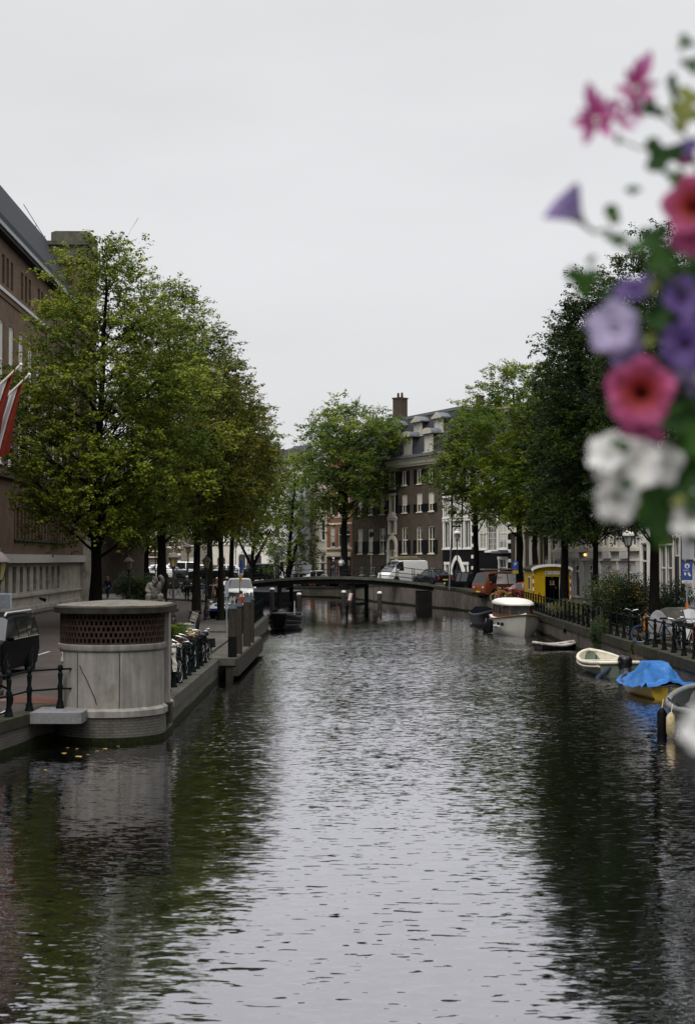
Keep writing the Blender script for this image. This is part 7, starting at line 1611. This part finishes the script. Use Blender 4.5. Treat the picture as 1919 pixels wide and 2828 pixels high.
    if bag: q = MB(); q.ball((.0, .21, 1.22), (.16, .1, .22), 10, 7); q.build('backpack', mat('bag_%d' % int(bag[0]*1000), bag, .8), t, 60)
    return t
person('person in a dark blue jumper and jeans walking away beside the public building', (X(299, 112), 112, 1.06), R(168), (.012, .018, .05), (.04, .065, .13), h=1.78, pose='walk', hair=(.22, .17, .1), shoes=(.5, .5, .5))
person('person in a white cap and grey-blue shirt with dark trousers on the far kerb', (X(517, 108), 108, 1.18), R(25), (.05, .06, .08), (.012, .012, .015), h=1.76, pose='hold', cap=(.65, .64, .6))
person('person in a rust red jumper seen from behind beside the wooden dolphins', (X(664, 72), 72, .95), R(175), (.2, .045, .022), (.012, .012, .02), h=1.7, pose='bend', hair=(.06, .03, .02))
person('white-haired person in dark clothes standing on the footbridge', (X(921, 121.5), 121.5, 2.65), R(150), (.035, .04, .06), (.12, .13, .16), h=1.7, hair=(.6, .58, .55))
person('person in a dark cap with a white backpack on the footbridge', (X(942, 121), 121, 2.64), R(170), (.3, .3, .3), (.025, .03, .05), h=1.78, cap=(.05, .06, .12), bag=(.65, .62, .55), pose='fold')
person('person in an orange safety vest with arm stretched out, in the yellow wagon doorway', (X(1524, 92.4), 92.55, 1.535), R(-12), (.04, .035, .03), (.012, .012, .015), h=1.72, pose='out', vest=True)
person('person in an orange-red top behind the bronze elms on the left bank', (X(606, 118), 118, 1.2), R(40), (.4, .1, .04), (.02, .02, .03), h=1.7, pose='stand')
person('person in black on the footbridge near its left part', (X(779, 123), 123, 2.62), R(80), (.012, .012, .014), (.015, .015, .02), h=1.66, pose='walk')
# ================================================================ FLOWERS CLOSE TO THE LENS
FY = 1.62
def fp(px, py, d=0.): Y = FY+d; return P(px, py, Y)
PXM = FY/F                                   # metres per photo pixel at the flowers
def petal_mat(name, a, b_, c, r0=.15, r1=.75, tr=.35):
    """throat colour to rim colour by distance from the flower's axis"""
    if name in MATS: return MATS[name]
    m, t, b = shader(name); o = t.nodes['Material Output']; at = t.nodes.new('ShaderNodeAttribute'); at.attribute_name = 'rim'
    k = mixc(t, ramp(t, at.outputs['Fac'], 0, r0, 0, 1), a, b_); k = mixc(t, ramp(t, at.outputs['Fac'], r0, r1, 0, 1), k, c)
    k = mixc(t, 1., k, ramp(t, tnoise(t, coords(t), 70, 3), .3, .7, .7, 1.2), 'MULTIPLY')
    t.links.new(k, b.inputs['Base Color']); b.inputs['Roughness'].default_value = .6; b.inputs['Specular IOR Level'].default_value = .2
    tr_ = t.nodes.new('ShaderNodeBsdfTranslucent'); t.links.new(k, tr_.inputs[0]); mx_ = t.nodes.new('ShaderNodeMixShader'); mx_.inputs[0].default_value = tr
    t.links.new(b.outputs[0], mx_.inputs[1]); t.links.new(tr_.outputs[0], mx_.inputs[2]); t.links.new(mx_.outputs[0], o.inputs[0]); MATS[name] = m; return m
def align(d):
    return Vector(d).normalized().to_track_quat('Z', 'Y').to_matrix().to_4x4()
def petunia(parent, c, axis, R_, m, seed=0, depth=1.0, bell=False, wave=1.):
    """trumpet: narrow tube opening to a ruffled five-lobed rim. c = centre of the mouth, axis = direction it faces"""
    rn = random.Random(seed); ph = rn.uniform(0, 6.28); A = align(axis); A.translation = Vector(c)
    n, k = 50, 16; vs = []; rim = []
    for j in range(k+1):
        u = j/k
        for i in range(n):
            a = 2*math.pi*i/n; lobe = 1-.13*u*u*abs(math.sin(2.5*(a+ph)))**3
            if bell: r = (.07+.93*u**1.15)*R_*lobe; z = -R_*1.45*(1-u)*depth
            else:
                r = (.1+.12*u/.35 if u < .35 else .22+.78*((u-.35)/.65)**.9)*R_*lobe; z = (-R_*1.0*(1-u/.35)-R_*.28 if u < .35 else -R_*.28*(1-(u-.35)/.65)**1.5)*depth
                z += wave*R_*u**3*(.11*math.sin(5*a+ph*2)+.07*math.sin(11*a+ph)-.10)
            r *= 1+.03*math.sin(17*a+ph)*u; vs.append(A @ Vector((r*math.cos(a), r*math.sin(a), z))); rim.append(u)
    b = MB(); b.add(vs, [(j*n+i, j*n+(i+1) % n, (j+1)*n+(i+1) % n, (j+1)*n+i) for j in range(k) for i in range(n)])
    me = b.mesh('flower', m, 80, False); at = me.attributes.new('rim', 'FLOAT', 'POINT'); at.data.foreach_set('value', rim); o = link('flower', me, parent)
    q = A @ Vector((0, 0, -R_*(1.45 if bell else 1.25)*depth)); d = (A.to_3x3() @ Vector((0, 0, -1)))
    b = MB(); b.tube([q-d*.004, q+d*.004, q+d*.012], [R_*.1, R_*.1, .002], 8)
    for i in range(5): a = 2*math.pi*i/5; e = A.to_3x3() @ Vector((math.cos(a), math.sin(a), 0)); b.tube([q+d*.004, q+e*R_*.16-d*.006, q+e*R_*.26-d*.016], [.0015, .002, .0006], 4)
    b.build('calyx', mat('calyx_green', (.06, .12, .02), .6), o); return o, q+d*.012
def lobed_leaf(parent, c, nrm, dirn, L, m, lobes=3, seed=0):
    rn = random.Random(seed); z = Vector(nrm).normalized(); x = Vector(dirn); x = (x-z*x.dot(z)).normalized(); y = z.cross(x); n = 40; vs = [Vector(c)]; sp = []
    for i in range(n+1):
        a = -math.pi+2*math.pi*i/n
        if lobes == 0: r = L*.5*(.36+.64*abs(math.cos(a)))*(1 if abs(a) < 1.6 else .8)
        else: r = L*(.30+.24*abs(math.cos(a*lobes/2))**1.2+(.1 if abs(a) < .6 else 0))*(1 if abs(a) < 2.6 else .6)
        zz = -.16*L*(math.sin(a)**2)*(r/L)+.05*L*math.sin(3*a+rn.uniform(0, 1)); vs.append(Vector(c)+x*(r*math.cos(a)+L*.12)+y*r*math.sin(a)+z*zz)
    b = MB(); b.add(vs, [(0, i, i+1) for i in range(1, n+1)]); me = b.mesh('leaf', m, 80, False); at = me.attributes.new('spray', 'FLOAT', 'FACE'); at.data.foreach_set('value', [rn.random()]*n); return link('leaf', me, parent)
def stem(parent, pts, r=.0016, m=None):
    b = MB(); b.tube(pts, r, 6); return b.build('stem', m or mat('stem_green', (.07, .1, .025), .6), parent, 60)
LMF = leaf_mat('flower_leaf', (.014, .042, .008), (.03, .078, .01), (.04, .09, .01), .2); LMY = leaf_mat('yellowish_leaf', (.2, .22, .07), (.26, .27, .09), (.25, .25, .08), .35)
def plant(name, label, root): return thing(name, label, 'flowering plant', root, 0, 'flowers hanging in front of the lens')
def rel(t, p): return Vector(p)-t.location
OUT = fp(2050, 900, .05)
# purple petunias
t = plant('petunia_plant', 'lilac and violet petunias, one bell-shaped bloom sticking out to the left', OUT)
LIL = petal_mat('lilac_petal', (.35, .38, .12), (.34, .3, .44), (.25, .19, .38)); VIO = petal_mat('violet_petal', (.03, .012, .06), (.11, .06, .22), (.13, .08, .25)); LAV = petal_mat('lavender_petal', (.5, .5, .22), (.55, .48, .66), (.4, .34, .53))
def pet(px, py, rpx, ax, m, d=0., seed=0, bell=False, depth=1., wave=1.):
    o, q = petunia(t, rel(t, fp(px, py, d)), ax, rpx*1.07*PXM, m, seed, depth, bell, wave); return q
q = pet(1554, 546, 64, (-.72, -.25, .66), LIL, -.04, 1, True, .86)
n1 = rel(t, fp(1676, 627, -.02)); stem(t, [q, q.lerp(n1, .5)+Vector((0, 0, -.003)), n1, rel(t, fp(1745, 690)), rel(t, fp(1830, 760, .02)), rel(t, fp(1990, 860, .04))], .0022)
for a in ((1690, 898, 72, (-.45, -.8, .1), LAV, -.02, 2), (1738, 960, 46, (.3, -.7, -.5), LIL, .0, 3), (1752, 785, 58, (-.3, -.6, .7), VIO, .03, 4), (1893, 812, 62, (.2, -.9, .2), VIO, .02, 5), (1895, 948, 70, (-.2, -.85, -.1), VIO, .0, 6), (1872, 1072, 52, (-.4, -.6, -.6), LIL, .03, 7), (1905, 395, 34, (-.5, -.7, .5), VIO, .02, 8), (1720, 1000, 40, (-.5, -.5, -.6), LIL, .02, 9), (1917, 1010, 50, (-.1, -.9, -.2), LAV, .01, 10)):
    qq = pet(*a[:5], a[5], a[6]); stem(t, [qq, qq.lerp(rel(t, fp(1960, (a[1]+880)/2, .06)), .45)+Vector((0, .01, .006)), rel(t, fp(1960, (a[1]+880)/2, .06))], .0018)
for (px, py, L, dn, nn, s) in ((1700, 596, 72, (-.3, 0, 1), (-.2, -1, .2), 1), (1716, 655, 62, (-.9, 0, .35), (0, -.8, .6), 2), (1752, 672, 80, (1, 0, .35), (.1, -.7, .6), 3), (1762, 514, 56, (-.9, 0, -.4), (.1, -.8, .5), 4), (1640, 708, 36, (-.7, 0, -.7), (0, -1, .1), 5), (1628, 776, 92, (-.5, 0, .3), (-.1, -1, .15), 6), (1835, 870, 80, (-.4, 0, -.8), (0, -.9, .3), 7), (1800, 945, 70, (-.8, 0, .2), (.2, -.9, .3), 8), (1836, 720, 90, (-.2, 0, 1), (.1, -.9, .4), 9)):
    lobed_leaf(t, rel(t, fp(px, py, .01*(s % 3))), nn, dn, L*PXM, LMF, 3 if s in (3, 6, 2, 9) else 0, s)
for i, (px, py, L) in enumerate(((1795, 640, 90), (1850, 700, 100), (1806, 1006, 90), (1836, 950, 90), (1765, 856, 80), (1846, 1024, 100), (1800, 735, 90), (1700, 800, 60), (1830, 880, 100), (1720, 1060, 60), (1870, 880, 90), (1812, 830, 80))):
    lobed_leaf(t, rel(t, fp(px, py, .03+.006*(i % 4))), (-.2+.1*(i % 4), -1, .4), (math.cos(i*2.3), 0, math.sin(i*2.3)), L*PXM, LMF, 3 if i % 2 else 0, 70+i)
for (px, py) in ((1800, 795), (1790, 945)): lobed_leaf(t, rel(t, fp(px, py, .015)), (0, -1, .3), (.5, 0, .5), 52*PXM, LMY, 0, px)
# red-pink petunias
t = plant('petunia_plant', 'large crimson petunia with pink rim and dark throat above the white blooms', OUT+Vector((0, .02, .02)))
RP = petal_mat('crimson_petal', (.006, .001, .002), (.24, .02, .015), (.5, .11, .29), .45, 1.15); PK = petal_mat('pink_petal', (.2, .015, .02), (.34, .05, .12), (.42, .1, .22), .2, .9)
for a in ((1768, 1078, 92, (-.28, -.92, .05), RP, -.03, 21), (1775, 1195, 62, (-.2, -.35, -.85), PK, .0, 22), (1917, 555, 82, (-.35, -.9, .1), RP, -.01, 23), (1908, 660, 58, (-.3, -.5, -.75), PK, .01, 24), (1890, 425, 36, (-.4, -.4, -.7), PK, .04, 25)):
    qq = pet(*a[:5], a[5], a[6], wave=.8); stem(t, [qq, qq.lerp(rel(t, fp(1965, a[1]-60, .07)), .5), rel(t, fp(1965, a[1]-60, .07))], .002)
# white petunias
t = plant('petunia_plant', 'white petunias at the lower left of the flower cascade', OUT+Vector((0, .02, -.1)))
WP = petal_mat('white_petal', (.35, .38, .1), (.62, .62, .5), (.72, .71, .69), .18, .5)
for a in ((1676, 1246, 58, (-.4, -.8, .35), WP, -.03, 31), (1750, 1280, 76, (-.1, -.9, .15), WP, -.02, 32), (1698, 1306, 60, (-.5, -.75, -.2), WP, -.025, 36), (1700, 1388, 58, (-.25, -.85, -.3), WP, -.03, 33), (1832, 1290, 62, (.2, -.75, -.4), WP, .01, 34), (1905, 1418, 66, (-.3, -.7, .3), WP, .02, 35), (1930, 2012, 66, (-.5, -.8, .2), WP, -.35, 37)):
    if a[1] > 2000:
        c = rel(t, P(a[0], a[1], FY+a[5])); o, qq = petunia(t, c, a[3], a[2]*(FY+a[5])/F, WP, 37); stem(t, [qq, qq.lerp(rel(t, fp(2060, 1800, -.1)), .5), rel(t, fp(2060, 1600))], .0018); continue
    qq = pet(*a[:5], a[5], a[6]); stem(t, [qq, qq.lerp(rel(t, fp(1960, 1240, .06)), .5), rel(t, fp(1960, 1240, .06))], .0018)
for (px, py, L, dn, nn, s) in ((1704, 1222, 62, (.8, 0, -.5), (-.2, -1, .2), 41), (1722, 1330, 50, (.8, 0, -.4), (0, -1, .1), 42), (1800, 1352, 130, (-.5, 0, -.7), (.1, -1, .2), 43), (1850, 1398, 150, (-.6, 0, -.7), (.3, -.9, .2), 44), (1826, 1440, 110, (-.2, 0, -1), (.2, -.9, .3), 45), (1890, 1345, 120, (.4, 0, -.7), (.0, -.9, .4), 46), (1905, 1250, 130, (0, 0, 1), (-.2, -.9, .2), 47), (1862, 1160, 100, (-.6, 0, -.3), (.1, -.8, .5), 48), (1900, 1110, 120, (-.2, 0, .9), (-.1, -.9, .4), 49)):
    lobed_leaf(t, rel(t, fp(px, py, -.045 if s < 43 else .03)), nn, dn, L*PXM, LMF, 0 if s < 43 else 3, s)
lobed_leaf(t, rel(t, fp(1866, 1388, .01)), (0, -1, .3), (.5, 0, .3), 46*PXM, LMY, 0, 50)
# the dense leafy mass behind the blooms, towards the right edge
t = plant('trailing_plant', 'dense dark green trailing foliage behind the blooms at the right edge', OUT+Vector((0, .1, 0)))
rq = random.Random(9); k = 0
while k < 92:
    py = rq.uniform(640, 1470); px = rq.uniform(1745, 1990)
    lim = 1800+60*math.sin(py*.011)+(60 if py < 760 else 0)-(60 if 1020 < py < 1180 else 0)+(30 if py > 1400 else 0)
    if px < lim: continue
    k += 1; a = rq.uniform(0, 6.28); d = rq.uniform(.05, .16)
    lobed_leaf(t, rel(t, fp(px, py, d)), (rq.uniform(-.6, .4), -1, rq.uniform(-.1, .8)), (math.cos(a), 0, math.sin(a)), rq.uniform(75, 130)*PXM, LMF, rq.choice((0, 3, 3)), k)
for i in range(14):
    py = 660+i*58; stem(t, [rel(t, fp(1780+rq.uniform(0, 60), py+rq.uniform(-20, 20), .06)), rel(t, fp(1850, py-20+rq.uniform(-30, 30), .09)), rel(t, fp(1980, py-90, .12))], .0018)
# ivy geranium
t = plant('ivy_geranium', 'pink ivy geranium with narrow petals at the top left of the flowers', OUT+Vector((0, .02, .25)))
GP = petal_mat('magenta_petal', (.3, .02, .08), (.42, .06, .22), (.55, .2, .42), .2, .9)
def petal(c, dirn, L, W, m, seed):
    rn = random.Random(seed); d = Vector(dirn).normalized(); s = d.cross(Vector((rn.uniform(-.5, .5), -1, rn.uniform(-.5, .5)))).normalized(); n = s.cross(d); k = 10; vs = []; rim = []
    for i in range(k+1):
        u = i/k; w_ = W*math.sin(math.pi*min(1, u*.9+.06))**.8
        for v in (-1, -.4, .4, 1): vs.append(Vector(c)+d*L*u+s*w_*v*.5+n*(.25*L*u*u-.12*w_*(1-v*v))); rim.append(u)
    b = MB(); b.add(vs, [(i*4+j, i*4+j+1, i*4+j+5, i*4+j+4) for i in range(k) for j in range(3)]); me = b.mesh('petal', m, 80, False); at = me.attributes.new('rim', 'FLOAT', 'POINT'); at.data.foreach_set('value', rim); return me
def cluster(px, py, dirs, d, s0):
    c = rel(t, fp(px, py, d))
    for i, (dx, dz, L) in enumerate(dirs):
        me = petal(c+Vector((dx*.004, rnd(-.006, .006), dz*.004)), (dx, rnd(-.5, .3), dz), L*PXM, L*PXM*.42, GP, s0+i); link('petal', me, t)
random.seed(4)
cluster(1652, 318, ((-.35, 1, 92), (-.9, -.35, 82), (-.55, -.85, 88), (.2, .75, 66), (.8, .8, 62), (.5, -.7, 70), (-.8, .2, 60), (1, .1, 50)), -.02, 60)
cluster(1700, 318, ((-.4, -.2, 48), (.7, .2, 50), (.9, -.5, 56), (.1, .9, 42)), -.01, 75)
cluster(1762, 232, ((.1, 1, 78), (.45, 1, 96), (-.8, -.2, 70), (-.55, -.75, 62), (.9, .35, 58), (.6, -.5, 60), (-.3, .6, 55), (.1, -1, 78)), .0, 90)
cluster(1742, 288, ((-.5, -.4, 44), (.5, -.7, 50), (-.9, .3, 40)), .0, 105)
stem(t, [rel(t, fp(1655, 322, -.01)), rel(t, fp(1700, 318)), rel(t, fp(1740, 290)), rel(t, fp(1798, 262)), rel(t, fp(1860, 330, .02)), rel(t, fp(1960, 420, .05))], .0014); stem(t, [rel(t, fp(1762, 236)), rel(t, fp(1790, 268)), rel(t, fp(1860, 330, .02))], .0014)
stem(t, [rel(t, fp(1714, 375)), rel(t, fp(1770, 400)), rel(t, fp(1835, 400, .01)), rel(t, fp(1960, 440, .05))], .0012)
b = MB(); b.ball(rel(t, fp(1712, 374)), (.004, .004, .006), 8, 6); b.build('bud', mat('bud_grey', (.2, .22, .17), .7), t)
for (px, py, L, dn, nn, s, lb) in ((1815, 282, 74, (-.8, 0, -.5), (.1, -.9, .4), 51, 3), (1868, 245, 96, (.35, 0, .9), (.7, -.7, .1), 52, 0), (1840, 400, 112, (-.3, 0, -.7), (-.1, -.95, .3), 53, 3), (1868, 470, 60, (0, 0, -1), (0, -.9, .4), 54, 3), (1930, 165, 60, (-.8, 0, .2), (0, -1, .3), 55, 3)):
    lobed_leaf(t, rel(t, fp(px, py, .01)), nn, dn, L*PXM, LMF, lb, s)
for (px, py, L) in ((1908, 320, 95), (1925, 270, 80)): lobed_leaf(t, rel(t, fp(px, py, .03)), (-.2, -1, .2), (-.5, 0, .7), L*PXM, LMY, 3, px)
lobed_leaf(t, rel(t, fp(1905, 110, .0)), (-.2, -1, .2), (-.3, 0, 1), 50*PXM, LMF, 3, 56)
